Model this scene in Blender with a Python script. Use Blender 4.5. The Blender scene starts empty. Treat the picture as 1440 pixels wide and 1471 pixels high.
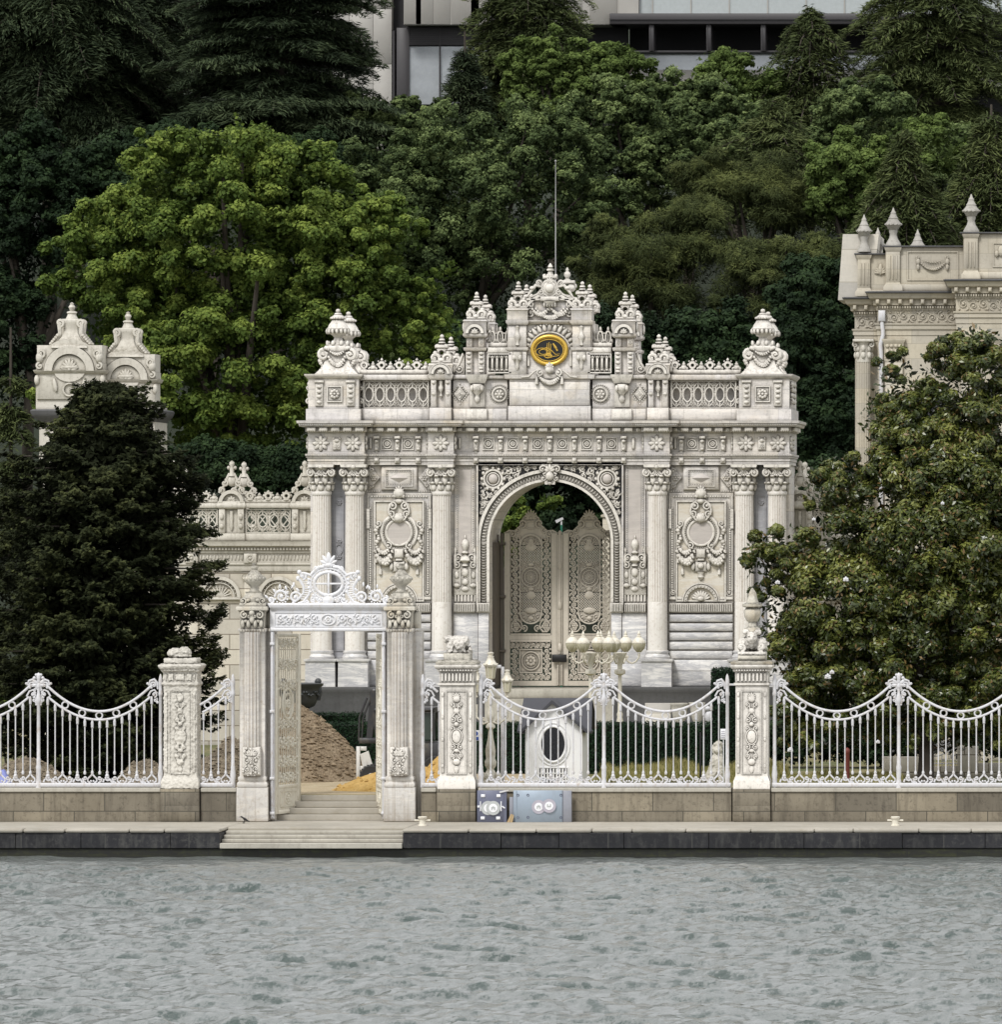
import bpy, math, random
import numpy as np
from mathutils import Vector, Matrix
R = math.radians
PI = math.pi
rnd = random.Random(7)
sc = bpy.context.scene
col = sc.collection

# ---------------------------------------------------------------- camera geometry (metres)
CAMX, CAMY, CAMZ, FOC = 20.14, -200.0, 8.8, 10000.0      # focal length in units of a 1440-wide picture
VX, VY = 1727.0, 780.0                                   # where the camera's own axis meets that picture
GROUND = 1.5                                             # garden level; water is at 0, quay deck at .8

class Frame:
    """survey frame of a vertical plane at depth Y: u, v in survey units, d towards the water"""
    def __init__(s, Y):
        s.Y = Y; s.s = FOC / (Y - CAMY)
    def X(s, u): return CAMX + (u - VX) / s.s
    def Z(s, v): return CAMZ - (v - VY) / s.s
    def v(s, z): return VY + (CAMZ - z) * s.s
    def w(s, u, v, d=0): return (s.X(u), s.Y - d / s.s, s.Z(v))

ORIGIN = {}
def tag(o, label=None, cat=None, group=None, kind=None):
    if label: o['label'] = label
    if cat: o['category'] = cat
    if group: o['group'] = group
    if kind: o['kind'] = kind
    return o
def thing(name, label, cat, loc=(0, 0, 0), group=None):
    o = bpy.data.objects.new(name, None); col.objects.link(o)
    o.empty_display_size = .3
    o.location = loc; ORIGIN[o] = Vector(loc)
    return tag(o, label, cat, group)
def mesh_obj(name, me, mat, parent=None, origin=None):
    o = bpy.data.objects.new(name, me); col.objects.link(o)
    if mat is not None and len(me.materials) == 0: me.materials.append(mat)
    if parent is not None:
        o.parent = parent
        ORIGIN[o] = ORIGIN[parent]
    else:
        o.location = origin or (0, 0, 0); ORIGIN[o] = Vector(origin or (0, 0, 0))
    return o
KIDS = {}
def copy_tree(o, dx=(0, 0, 0), parent=None, sx=None):
    c = o.copy(); col.objects.link(c)
    ORIGIN[c] = ORIGIN[o]
    if parent is not None: c.parent = parent
    if parent is None or parent is o.parent: c.location = Vector(o.location) + Vector(dx)
    for ch in list(o.children): copy_tree(ch, parent=c)
    return c

class MB:
    """collects shapes given in a Frame; build() links them as ONE mesh object"""
    def __init__(s, Y=None, frame=None):
        s.F = frame or Frame(Y); s.v = []; s.f = []; s.sm = []; s.cuts = []
    def mark(s):
        """what follows is a separate piece: build() makes an object of each"""
        if not s.cuts or s.cuts[-1][0] != len(s.v): s.cuts.append((len(s.v), len(s.f)))
    def add(s, vs, fs, smooth=False):
        b = len(s.v); w = s.F.w
        s.v.extend(w(*p) for p in vs)
        for f in fs: s.f.append(tuple(i + b for i in f)); s.sm.append(smooth)
    # -- solids
    def box(s, x0, x1, y0, y1, d0=0, d1=5, c=0):
        if x0 > x1: x0, x1 = x1, x0
        if y0 > y1: y0, y1 = y1, y0
        if d0 > d1: d0, d1 = d1, d0
        if c <= 0:
            vs = [(x0, y0, d0), (x1, y0, d0), (x1, y1, d0), (x0, y1, d0), (x0, y0, d1), (x1, y0, d1), (x1, y1, d1), (x0, y1, d1)]
            fs = [(0, 1, 2, 3), (7, 6, 5, 4), (0, 4, 5, 1), (1, 5, 6, 2), (2, 6, 7, 3), (3, 7, 4, 0)]
            s.add(vs, fs); return
        c = min(c, (x1 - x0) * .45, (y1 - y0) * .45, (d1 - d0) * .9)
        r = lambda a, d: [(x0 + a, y0 + a, d), (x1 - a, y0 + a, d), (x1 - a, y1 - a, d), (x0 + a, y1 - a, d)]
        vs = r(0, d0) + r(0, d1 - c) + r(c, d1)
        fs = [(0, 1, 2, 3), (11, 10, 9, 8)]
        for k in (0, 4):
            for i in range(4): fs.append((k + i, k + 4 + i, k + 4 + (i + 1) % 4, k + (i + 1) % 4))
        s.add(vs, fs)
    def stack(s, x0, x1, D, prof, back=None, cap=True):
        """mitred mouldings round a block: prof = [(y, e)], e = how far out of the block at that height"""
        vs, fs = [], []
        for (y, e) in prof:
            b = back if back is not None else D - (x1 - x0)
            bb = b if back is not None else b - e
            vs += [(x0 - e, y, bb), (x1 + e, y, bb), (x1 + e, y, D + e), (x0 - e, y, D + e)]
        n = len(prof)
        for k in range(n - 1):
            for i in range(4): fs.append((4 * k + i, 4 * k + (i + 1) % 4, 4 * k + 4 + (i + 1) % 4, 4 * k + 4 + i))
        if cap: fs += [(0, 3, 2, 1), tuple(4 * (n - 1) + i for i in range(4))]
        s.add(vs, fs)
    def prism(s, poly, d0, d1):
        n = len(poly)
        vs = [(x, y, d0) for x, y in poly] + [(x, y, d1) for x, y in poly]
        fs = [tuple(range(n)), tuple(range(2 * n - 1, n - 1, -1))]
        for i in range(n): fs.append((i, i + n, (i + 1) % n + n, (i + 1) % n))
        s.add(vs, fs)
    def arch(s, cx, cy, r0, r1, d0, d1, a0=0, a1=180, n=24, ky=1.0):
        """a band between radii r0 and r1 (angles anticlockwise from the right)"""
        vs, fs = [], []
        for i in range(n + 1):
            a = R(a0 + (a1 - a0) * i / n); c_, s_ = math.cos(a), math.sin(a)
            vs += [(cx + r0 * c_, cy - r0 * s_ * ky, d0), (cx + r1 * c_, cy - r1 * s_ * ky, d0),
                   (cx + r1 * c_, cy - r1 * s_ * ky, d1), (cx + r0 * c_, cy - r0 * s_ * ky, d1)]
        for i in range(n):
            for k in range(4): fs.append((4 * i + k, 4 * i + (k + 1) % 4, 4 * i + 4 + (k + 1) % 4, 4 * i + 4 + k))
        fs += [(0, 3, 2, 1), (4 * n, 4 * n + 1, 4 * n + 2, 4 * n + 3)]
        s.add(vs, fs)
    def skin(s, rings, smooth=True, caps=True):
        n = len(rings[0]); vs = [p for r in rings for p in r]; fs = []
        for k in range(len(rings) - 1):
            for i in range(n): fs.append((k * n + i, k * n + (i + 1) % n, (k + 1) * n + (i + 1) % n, (k + 1) * n + i))
        if caps: fs += [tuple(range(n - 1, -1, -1)), tuple((len(rings) - 1) * n + i for i in range(n))]
        s.add(vs, fs, smooth)
        if caps: s.sm[-2:] = [False, False]
    def lathe(s, cx, prof, cd=0, n=14, sq=1.0, flutes=0, fd=.08, smooth=True, a0=0):
        if flutes: n = flutes * 6
        rings = []
        for (y, r) in prof:
            ring = []
            for i in range(n):
                a = 2 * PI * i / n + a0; rr = r
                if flutes: rr = r * (1 - fd * max(0, math.cos(a * flutes)) ** .7)
                ring.append((cx + rr * math.cos(a), y, cd + rr * sq * math.sin(a)))
            rings.append(ring)
        s.skin(rings, smooth)
    def tube(s, pts, r, n=6, closed=False, sq=1.0):
        m = len(pts); rs = r if isinstance(r, (list, tuple)) else [r] * m; rings = []
        P = [Vector(p if len(p) == 3 else (p[0], p[1], 0)) for p in pts]
        for i in range(m):
            if closed: t = P[(i + 1) % m] - P[i - 1]
            else: t = P[min(i + 1, m - 1)] - P[max(i - 1, 0)]
            if t.length < 1e-9: t = Vector((0, 1, 0))
            t.normalize()
            ref = Vector((0, 0, 1)) if abs(t.z) < .9 else Vector((1, 0, 0))
            a = t.cross(ref).normalized(); b = a.cross(t).normalized()
            rings.append([tuple(P[i] + a * (rs[i] * math.cos(2 * PI * k / n)) + b * (rs[i] * sq * math.sin(2 * PI * k / n))) for k in range(n)])
        if closed: rings.append(rings[0])
        s.skin(rings, True, not closed)
    def ball(s, x, y, d, rx, ry=None, rd=None, n=8, m=5, rot=0):
        ry = rx if ry is None else ry; rd = rx if rd is None else rd
        ca, sa = math.cos(R(rot)), math.sin(R(rot)); vs = []
        for j in range(1, m):
            ph = PI * j / m
            for i in range(n):
                a = 2 * PI * i / n
                px, py, pd = rx * math.sin(ph) * math.cos(a), -ry * math.cos(ph), rd * math.sin(ph) * math.sin(a)
                vs.append((x + px * ca + py * sa, y - px * sa + py * ca, d + pd))
        t = len(vs); vs.append((x - ry * sa, y - ry * ca, d)); vs.append((x + ry * sa, y + ry * ca, d)); fs = []
        for j in range(m - 2):
            for i in range(n): fs.append((j * n + i, j * n + (i + 1) % n, (j + 1) * n + (i + 1) % n, (j + 1) * n + i))
        for i in range(n):
            fs.append((t, (i + 1) % n, i)); fs.append((t + 1, (m - 2) * n + i, (m - 2) * n + (i + 1) % n))
        s.add(vs, fs, True)
    def ring(s, x, y, d, rx, ry=None, r=1, n=24, m=6, sq=1.0):
        ry = rx if ry is None else ry
        s.tube([(x + rx * math.cos(2 * PI * i / n), y + ry * math.sin(2 * PI * i / n), d) for i in range(n)], r, m, True, sq)
    def disc(s, x, y, rx, ry, d0, d1, n=28):
        s.prism([(x + rx * math.cos(2 * PI * i / n), y + ry * math.sin(2 * PI * i / n)) for i in range(n)], d0, d1)
    # -- ornament
    def scroll(s, x, y, rad, a0=0, turn=1.4, dirn=1, r=1, d=0, n=16, m=6):
        """spiral whose outer end lies at angle a0 (degrees, clockwise on the picture)"""
        pts, rs = [], []
        for i in range(n + 1):
            t = i / n; a = R(a0) + dirn * 2 * PI * turn * t; q = rad * (1 - .8 * t)
            pts.append((x + q * math.cos(a), y + q * math.sin(a), d + r * .5 * t)); rs.append(r * (1 - .35 * t))
        s.tube(pts, rs, m); s.ball(x, y, d + r * .4, rad * .26 + r * .3, n=7, m=4)
    def leaf(s, x, y, ang, L, W, d=0, T=None):
        """pointed lobe starting at (x, y), pointing to ang (0 = up, clockwise)"""
        s.ball(x + math.sin(R(ang)) * L / 2, y - math.cos(R(ang)) * L / 2, d, W / 2, L / 2, T or W * .45, 7, 5, -ang)
    def palmette(s, x, y, rad, n=7, spread=150, ang=0, d=0, w=None):
        for i in range(n):
            t = i / (n - 1) * 2 - 1
            s.leaf(x, y, ang + t * spread / 2, rad * (1 - .28 * abs(t)), w or rad * 2.3 / n, d)
        s.ball(x, y, d, rad * .2, n=7, m=4)
    def rosette(s, x, y, rad, n=6, d=0):
        for i in range(n): s.ball(x + rad * .58 * math.cos(2 * PI * i / n), y + rad * .58 * math.sin(2 * PI * i / n), d, rad * .36, n=7, m=4, rd=rad * .3)
        s.ball(x, y, d + rad * .1, rad * .3, n=7, m=4)
    def swag(s, x0, y0, x1, y1, sag, r, d=0, n=11):
        for i in range(n):
            t = i / (n - 1); q = 4 * t * (1 - t)
            rr = r * (.55 + .6 * q)
            s.ball(x0 + (x1 - x0) * t, y0 + (y1 - y0) * t + sag * q, d, rr, n=6, m=4)
            s.ball(x0 + (x1 - x0) * t + rr * .5, y0 + (y1 - y0) * t + sag * q + rr * .5, d + rr * .6, rr * .5, n=5, m=4)
    def beads(s, x0, y0, x1, y1, pitch, r, d=0):
        L = math.hypot(x1 - x0, y1 - y0); n = max(1, int(L / pitch))
        for i in range(n + 1):
            t = i / n; s.box(x0 + (x1 - x0) * t - r, x0 + (x1 - x0) * t + r, y0 + (y1 - y0) * t - r, y0 + (y1 - y0) * t + r, d - r, d + r)
    def dentils(s, x0, x1, pitch, frac, y0, y1, d0, d1):
        n = max(1, round((x1 - x0) / pitch)); p = (x1 - x0) / n
        for i in range(n): s.box(x0 + p * (i + .5 - frac / 2), x0 + p * (i + .5 + frac / 2), y0, y1, d0, d1)
    def vine(s, x0, x1, y, h, pitch, r=1, d=0, vert=False):
        """running scroll ornament between x0 and x1 (or vertical)"""
        n = max(1, round(abs(x1 - x0) / pitch)); p = (x1 - x0) / n
        P = (lambda a, b: (b, a)) if vert else (lambda a, b: (a, b))
        for i in range(n):
            sg = 1 if i % 2 else -1
            c = P(x0 + p * (i + .5), y + sg * h * .08)
            s.scroll(c[0], c[1], min(abs(p) * .48, h * .46), (90 if not vert else 0) * sg + (0 if not vert else 90), 1.35, sg, r, d, 12, 5)
            for q in (-.42, .42):
                e = P(x0 + p * (i + .5 + q), y - sg * h * .36)
                s.ball(e[0], e[1], d, r * 1.5, n=5, m=4)
                s.leaf(e[0], e[1], rnd.uniform(0, 360), h * .3, r * 2, d)
    def frame(s, x0, x1, y0, y1, w, d0, d1):
        s.box(x0, x1, y0, y0 + w, d0, d1); s.box(x0, x1, y1 - w, y1, d0, d1)
        s.box(x0, x0 + w, y0 + w, y1 - w, d0, d1 - .01); s.box(x1 - w, x1, y0 + w, y1 - w, d0, d1 - .01)
    def trellis(s, x0, x1, y0, y1, p, w, d0, d1, ky=1.0):
        """open diagonal lattice clipped to a rectangle"""
        H = y1 - y0; k = 1 / ky
        for sg in (1, -1):
            c = x0 - H * k if sg > 0 else x0
            c = math.floor(c / p) * p + (x0 % p)
            while c < x1 + (0 if sg > 0 else H * k):
                # line x = c + sg*(y-y0)*k
                ta, tb = 0, H
                if sg > 0:
                    ta = max(ta, (x0 - c) / k); tb = min(tb, (x1 - c) / k)
                else:
                    ta = max(ta, (c - x1) / k); tb = min(tb, (c - x0) / k)
                if tb - ta > .5:
                    a = (c + sg * ta * k, y0 + ta); b = (c + sg * tb * k, y0 + tb)
                    L = math.hypot(b[0] - a[0], b[1] - a[1]); nx, ny = -(b[1] - a[1]) / L * w / 2, (b[0] - a[0]) / L * w / 2
                    e = .15 * sg
                    s.prism([(a[0] + nx, a[1] + ny), (b[0] + nx, b[1] + ny), (b[0] - nx, b[1] - ny), (a[0] - nx, a[1] - ny)], d0, d1 + e)
                c += p
    def build(s, name, mat, parent=None, origin=None, label=None):
        if s.cuts:
            cs = [c for c in s.cuts if c[0] < len(s.v)]
            if not cs or cs[0][0] > 0: cs = [(0, 0)] + cs
            cs.append((len(s.v), len(s.f))); out = []
            for (a, b), (c, d) in zip(cs[:-1], cs[1:]):
                q = MB(frame=s.F); q.v = s.v[a:c]; q.f = [tuple(i - a for i in f) for f in s.f[b:d]]; q.sm = s.sm[b:d]
                out.append(q.build(name, mat, parent, origin, label))
            return out[0]
        if parent is not None: og = ORIGIN[parent]
        else: og = Vector(origin or (0, 0, 0))
        V = np.array(s.v, dtype=np.float32) - np.array(og, dtype=np.float32)
        me = bpy.data.meshes.new(name)
        me.from_pydata(V.tolist(), [], s.f); me.update()
        me.polygons.foreach_set('use_smooth', s.sm)
        import bmesh
        bm = bmesh.new(); bm.from_mesh(me); bmesh.ops.recalc_face_normals(bm, faces=bm.faces); bm.to_mesh(me); bm.free()
        me.set_sharp_from_angle(angle=R(48))
        o = mesh_obj(name, me, mat, parent, origin)
        if label: o['label'] = label
        return o

# ---------------------------------------------------------------- materials
def new_mat(name):
    m = bpy.data.materials.new(name); m.use_nodes = True
    nt = m.node_tree; b = nt.nodes['Principled BSDF']
    return m, nt, b
class NT:
    def __init__(s, nt): s.nt = nt; s.L = nt.links
    def n(s, t, **k):
        o = s.nt.nodes.new(t)
        for a, v in k.items():
            if a.startswith('i_'):
                key = a[2:]; o.inputs[int(key) if key.isdigit() else key.replace('_', ' ')].default_value = v
            else: setattr(o, a, v)
        return o
    def link(s, a, b): s.L.new(a, b)
    def pos(s, scale=(1, 1, 1), obj=False):
        g = s.n('ShaderNodeTexCoord').outputs['Object'] if obj else s.n('ShaderNodeNewGeometry').outputs['Position']
        m = s.n('ShaderNodeMapping'); m.inputs['Scale'].default_value = scale; s.link(g, m.inputs[0]); return m.outputs[0]
    def noise(s, vec, scale=1, detail=4, rough=.6, dist=0):
        o = s.n('ShaderNodeTexNoise'); o.inputs['Scale'].default_value = scale; o.inputs['Detail'].default_value = detail
        o.inputs['Roughness'].default_value = rough; o.inputs['Distortion'].default_value = dist
        s.link(vec, o.inputs['Vector']); return o.outputs['Fac']
    def ramp(s, fac, stops, interp='LINEAR'):
        o = s.n('ShaderNodeValToRGB'); cr = o.color_ramp; cr.interpolation = interp
        while len(cr.elements) < len(stops): cr.elements.new(.5)
        for e, (p, c) in zip(cr.elements, stops):
            e.position = p; e.color = (c, c, c, 1) if isinstance(c, (int, float)) else (*c, 1)
        s.link(fac, o.inputs[0]); return o.outputs[0]
    def mix(s, fac, a, b, mode='MIX'):
        o = s.n('ShaderNodeMix', data_type='RGBA', blend_type=mode)
        for sock, v in ((o.inputs[0], fac), (o.inputs[6], a), (o.inputs[7], b)):
            if isinstance(v, bpy.types.NodeSocket): s.link(v, sock)
            elif isinstance(v, (int, float)): sock.default_value = v
            else: sock.default_value = (*v, 1)
        return o.outputs[2]
    def math(s, op, a, b=0.0):
        o = s.n('ShaderNodeMath', operation=op)
        for sock, v in ((o.inputs[0], a), (o.inputs[1], b)):
            if isinstance(v, bpy.types.NodeSocket): s.link(v, sock)
            else: sock.default_value = v
        return o.outputs[0]
    def bump(s, h, strength=.3, dist=.02):
        o = s.n('ShaderNodeBump'); o.inputs['Strength'].default_value = strength; o.inputs['Distance'].default_value = dist
        s.link(h, o.inputs['Height']); return o.outputs[0]

def stone(name, light, dark, vein=None, veinw=.5, grime=.5, grime_shadec=(.07, .065, .055), rough=.75, streak=(1, 1, .12), scale=1.0, crev=.5, joints=None, warm=None, topg=.35, cd=.12, jv=(.68, 1.16)):
    m, nt, b = new_mat(name); T = NT(nt); p = T.pos()
    base = T.mix(T.ramp(T.noise(p, .55 * scale, 5, .6), [(.3, 0.), (.7, 1.)]), dark, light)
    if warm: base = T.mix(T.ramp(T.noise(T.pos((.9, .9, .9)), .8, 4, .6, .6), [(.52, 0.), (.68, .75)]), base, warm)
    if vein:
        mp = T.n('ShaderNodeMapping'); mp.inputs['Rotation'].default_value = (0, R(-28), 0); mp.inputs['Scale'].default_value = (.5, .5, 2.6); T.link(T.n('ShaderNodeNewGeometry').outputs['Position'], mp.inputs[0]); q = mp.outputs[0]; w = T.noise(q, .9 * scale, 9, .72, .5)
        base = T.mix(T.ramp(w, [(.40, 0.), (.49, veinw * .8), (.58, 0.)]), base, vein)
        w2 = T.noise(q, 3.1 * scale, 8, .75, .3)
        base = T.mix(T.ramp(w2, [(.52, 0.), (.74, veinw * .6)]), base, vein)
    st = T.noise(T.pos((2.6 * streak[0], 2.6 * streak[1], 2.6 * streak[2])), 1.7, 6, .65)
    base = T.mix(T.math('MULTIPLY', T.ramp(st, [(.5, 0.), (.72, 1.)]), grime * .6), base, grime_shadec)
    sp = T.noise(p, 9, 5, .7)
    base = T.mix(T.math('MULTIPLY', T.ramp(sp, [(.52, 0.), (.72, 1.)]), grime * .6), base, grime_shadec)
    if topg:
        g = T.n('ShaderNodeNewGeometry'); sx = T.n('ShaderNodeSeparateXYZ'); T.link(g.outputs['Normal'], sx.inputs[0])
        base = T.mix(T.math('MULTIPLY', T.ramp(sx.outputs[2], [(.3, 0.), (.9, 1.)]), T.math('MULTIPLY', T.ramp(sp, [(.35, .3), (.6, 1.)]), topg)), base, grime_shadec)
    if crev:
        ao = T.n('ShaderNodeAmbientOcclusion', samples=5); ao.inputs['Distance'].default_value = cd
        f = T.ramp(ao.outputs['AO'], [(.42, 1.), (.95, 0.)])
        base = T.mix(T.math('MULTIPLY', f, crev), base, grime_shadec)  # occlusion tints crevices: grime plus crease shade put into the colour
    if joints:
        bw, bh, mort, jc = joints
        sp_ = T.n('ShaderNodeSeparateXYZ'); T.link(T.pos(), sp_.inputs[0]); cm = T.n('ShaderNodeCombineXYZ')
        T.link(sp_.outputs[0], cm.inputs[0]); T.link(sp_.outputs[2], cm.inputs[1])
        br = T.n('ShaderNodeTexBrick'); T.link(cm.outputs[0], br.inputs[0]); br.inputs['Scale'].default_value = 1
        br.inputs['Brick Width'].default_value = bw; br.inputs['Row Height'].default_value = bh
        br.inputs['Mortar Size'].default_value = mort; br.inputs['Mortar Smooth'].default_value = .3; br.inputs['Bias'].default_value = 0
        br.inputs['Color1'].default_value = (jv[0], jv[0], jv[0] * 1.02, 1); br.inputs['Color2'].default_value = (jv[1], jv[1] * .98, jv[1] * .94, 1); br.inputs['Mortar'].default_value = (1, 1, 1, 1)
        base = T.mix(1., base, br.outputs['Color'], 'MULTIPLY')
        base = T.mix(br.outputs['Fac'], base, jc)
    T.link(base, b.inputs['Base Color']); b.inputs['Roughness'].default_value = rough
    fine = T.noise(p, 22, 5, .7)
    T.link(T.bump(fine, .35, .012), b.inputs['Normal'])
    return m

def paint(name, c, rough=.45, metal=0, dirt=.25, dirtc=(.25, .2, .14), scale=6):
    m, nt, b = new_mat(name); T = NT(nt)
    n_ = T.noise(T.pos((1, 1, .5)), scale, 5, .65)
    f = T.math('MULTIPLY', T.ramp(n_, [(.5, 0.), (.75, 1.)]), dirt)
    T.link(T.mix(f, c, dirtc), b.inputs['Base Color'])
    b.inputs['Roughness'].default_value = rough; b.inputs['Metallic'].default_value = metal
    return m
def flat(name, c, rough=.5, metal=0):
    m, nt, b = new_mat(name); T = NT(nt)
    T.link(T.mix(T.noise(T.pos(), 5, 3), tuple(x * .85 for x in c), tuple(min(1, x * 1.12) for x in c)), b.inputs['Base Color'])
    b.inputs['Roughness'].default_value = rough; b.inputs['Metallic'].default_value = metal; return m
def leafmat(name, dark, mid, bright, rough=.55, trans=.25, nscale=.5, under=None, spec=.12):
    m, nt, b = new_mat(name); T = NT(nt)
    at = T.n('ShaderNodeAttribute', attribute_name='tint')
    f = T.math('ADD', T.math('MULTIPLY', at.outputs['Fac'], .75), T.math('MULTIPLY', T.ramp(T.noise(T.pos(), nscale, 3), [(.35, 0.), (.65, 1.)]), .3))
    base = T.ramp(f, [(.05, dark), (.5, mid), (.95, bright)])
    if under:
        g = T.n('ShaderNodeAttribute', attribute_name='rust')
        base = T.mix(T.ramp(g.outputs['Fac'], [(.78, 0.), (.84, 1.)]), base, under)
    T.link(base, b.inputs['Base Color']); b.inputs['Roughness'].default_value = rough; b.inputs['Specular IOR Level'].default_value = spec
    if trans:
        tr = T.n('ShaderNodeBsdfTranslucent'); T.link(base, tr.inputs['Color'])
        mx = T.n('ShaderNodeMixShader'); mx.inputs[0].default_value = trans
        T.link(b.outputs[0], mx.inputs[1]); T.link(tr.outputs[0], mx.inputs[2])
        T.link(mx.outputs[0], nt.nodes['Material Output'].inputs['Surface'])
    return m

M = {}
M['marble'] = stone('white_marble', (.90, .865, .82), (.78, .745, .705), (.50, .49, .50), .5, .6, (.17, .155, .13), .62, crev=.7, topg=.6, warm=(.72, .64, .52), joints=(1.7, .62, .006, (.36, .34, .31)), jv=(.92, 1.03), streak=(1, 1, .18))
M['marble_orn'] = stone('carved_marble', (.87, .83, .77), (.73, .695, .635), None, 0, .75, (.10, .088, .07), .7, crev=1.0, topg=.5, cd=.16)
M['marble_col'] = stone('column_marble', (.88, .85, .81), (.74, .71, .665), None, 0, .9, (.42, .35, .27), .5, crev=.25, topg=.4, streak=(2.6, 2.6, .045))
M['marble_slab'] = stone('veined_marble_slab', (.84, .82, .79), (.66, .65, .65), (.30, .31, .35), .8, .15, (.3, .28, .24), .4, crev=.3, topg=.3, scale=1.5)
M['marble_grey'] = stone('grey_marble', (.50, .50, .52), (.38, .38, .41), (.24, .25, .28), .5, .3, (.14, .13, .12), .55, crev=.5)
M['marble_pink'] = stone('pink_marble', (.66, .61, .565), (.55, .51, .48), (.42, .39, .37), .5, .2, (.25, .2, .16), .5, crev=.3)
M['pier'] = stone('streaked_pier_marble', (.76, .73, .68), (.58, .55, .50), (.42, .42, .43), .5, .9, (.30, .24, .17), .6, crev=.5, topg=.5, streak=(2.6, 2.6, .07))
M['lichen'] = stone('weathered_marble', (.74, .70, .61), (.52, .49, .42), None, 0, .8, (.065, .06, .05), .9, crev=1.0, topg=.95, cd=.1, warm=(.56, .47, .33))
M['eroded'] = stone('eroded_marble', (.76, .73, .66), (.58, .55, .49), None, 0, .6, (.13, .12, .10), .9, streak=(.3, .3, 3.5), crev=.8, topg=.6, cd=.1)
M['beige'] = stone('beige_limestone', (.72, .69, .62), (.56, .53, .465), None, 0, .6, (.17, .15, .11), .8, crev=.65, topg=.8)
M['beige_wall'] = stone('beige_limestone_blocks', (.68, .645, .565), (.57, .535, .46), None, 0, .3, (.2, .18, .14), .85, crev=.4, topg=.5, joints=(1.5, .55, .02, (.2, .17, .13)))
M['cream'] = stone('cream_limestone', (.58, .54, .45), (.46, .425, .35), None, 0, .5, (.24, .21, .16), .8, crev=.6, topg=.6, joints=(1.3, .5, .008, (.36, .33, .26)), jv=(.92, 1.05))
M['grey_stone'] = stone('weathered_grey_finial', (.50, .48, .44), (.36, .345, .315), None, 0, .7, (.14, .13, .11), .85, crev=.7, topg=.7)
M['cream_slab'] = stone('pale_marble_gable', (.72, .69, .62), (.62, .59, .53), (.5, .49, .46), .3, .25, (.3, .28, .22), .7, crev=.2, joints=(2.2, 1.1, .015, (.4, .37, .3)))
M['plinth'] = stone('dark_grey_plinth', (.15, .15, .155), (.09, .09, .095), None, 0, .5, (.04, .04, .04), .85, crev=.4, topg=.2)
M['wall'] = stone('brown_stone_blocks', (.30, .268, .205), (.185, .162, .122), None, 0, 1.0, (.06, .05, .038), .9, crev=.4, topg=.2, joints=(1.75, .55, .016, (.075, .068, .052)))
M['wallcap'] = stone('pale_stone_coping', (.50, .475, .41), (.38, .36, .31), None, 0, .6, (.16, .14, .11), .85, crev=.4, topg=.2)
M['deck'] = stone('quay_limestone_paving', (.44, .41, .355), (.30, .28, .24), None, 0, .5, (.24, .2, .13), .8, streak=(.5, .5, 1), crev=.3, topg=.15)
M['quay'] = stone('wet_dark_quay_stone', (.020, .021, .026), (.007, .007, .010), None, 0, 1.0, (.085, .085, .08), .75, streak=(1.2, 1.2, .3), crev=.2, topg=0, joints=(2.35, 1.6, .016, (.055, .055, .05)))
M['algae'] = stone('mossy_quay_foot', (.012, .013, .008), (.005, .005, .004), None, 0, .8, (.06, .07, .015), .5, streak=(.4, .4, 2), crev=.2, topg=0, joints=(1.4, .6, .02, (.006, .006, .006)))
M['iron'] = paint('white_painted_iron', (.62, .62, .64), .45, 0, .6, (.36, .27, .18), 9)
M['iron_cream'] = paint('cream_painted_iron', (.70, .665, .57), .45, 0, .6, (.36, .27, .16), 9)
M['iron_bright'] = paint('bright_white_painted_iron', (.76, .76, .78), .4, 0, .4, (.45, .36, .22), 8)
M['door'] = stone('taupe_painted_iron', (.68, .625, .535), (.57, .52, .44), None, 0, .35, (.13, .115, .095), .55, crev=.7, topg=0, cd=.08)
M['doorframe'] = flat('brown_door_frame', (.14, .12, .10), .6)
M['black'] = flat('matt_black_metal', (.012, .012, .013), .45)
M['gold'] = flat('gilt', (.72, .48, .09), .35, .5)
M['black_enamel'] = flat('black_enamel', (.010, .011, .011), .35)
M['bronze'] = stone('dark_bronze', (.05, .052, .055), (.025, .026, .028), None, 0, .3, (.08, .1, .09), .45, crev=.3, topg=0)
# ================================================================ the big marble gate
GY = 48.0
GF = Frame(GY)
GC = 791.0                                   # its centre line
mir = lambda x: 2 * GC - x
gate = thing('palace_gate', 'huge ornate white marble gate with arched doorway and gold oval emblem', 'gate', (GF.X(GC), GY + 2, GROUND))
BK = -150                                    # rear face (survey units behind the front)
def G(): return MB(frame=GF)

# --- plinth
m = G(); yb = GF.v(GROUND) + 3
m.stack(440, 700, 34, [(yb, 0), (1012, 0), (1006, 3), (994, 4), (990, 7), (986, 7)], BK)
m.mark(); m.stack(884, 1142, 34, [(yb, 0), (1012, 0), (1006, 3), (994, 4), (990, 7), (986, 7)], BK)
m.build('plinth', M['plinth'], gate)
m = G(); m.box(700.5, 883.5, 1003, yb, BK + 2, 38); m.box(702, 882, 990, 1002.9, BK + 4, 26, .8); m.box(560, 1020, 1041, yb, 41, 62, .6)
m.build('threshold_step', M['wallcap'], gate)

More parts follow.
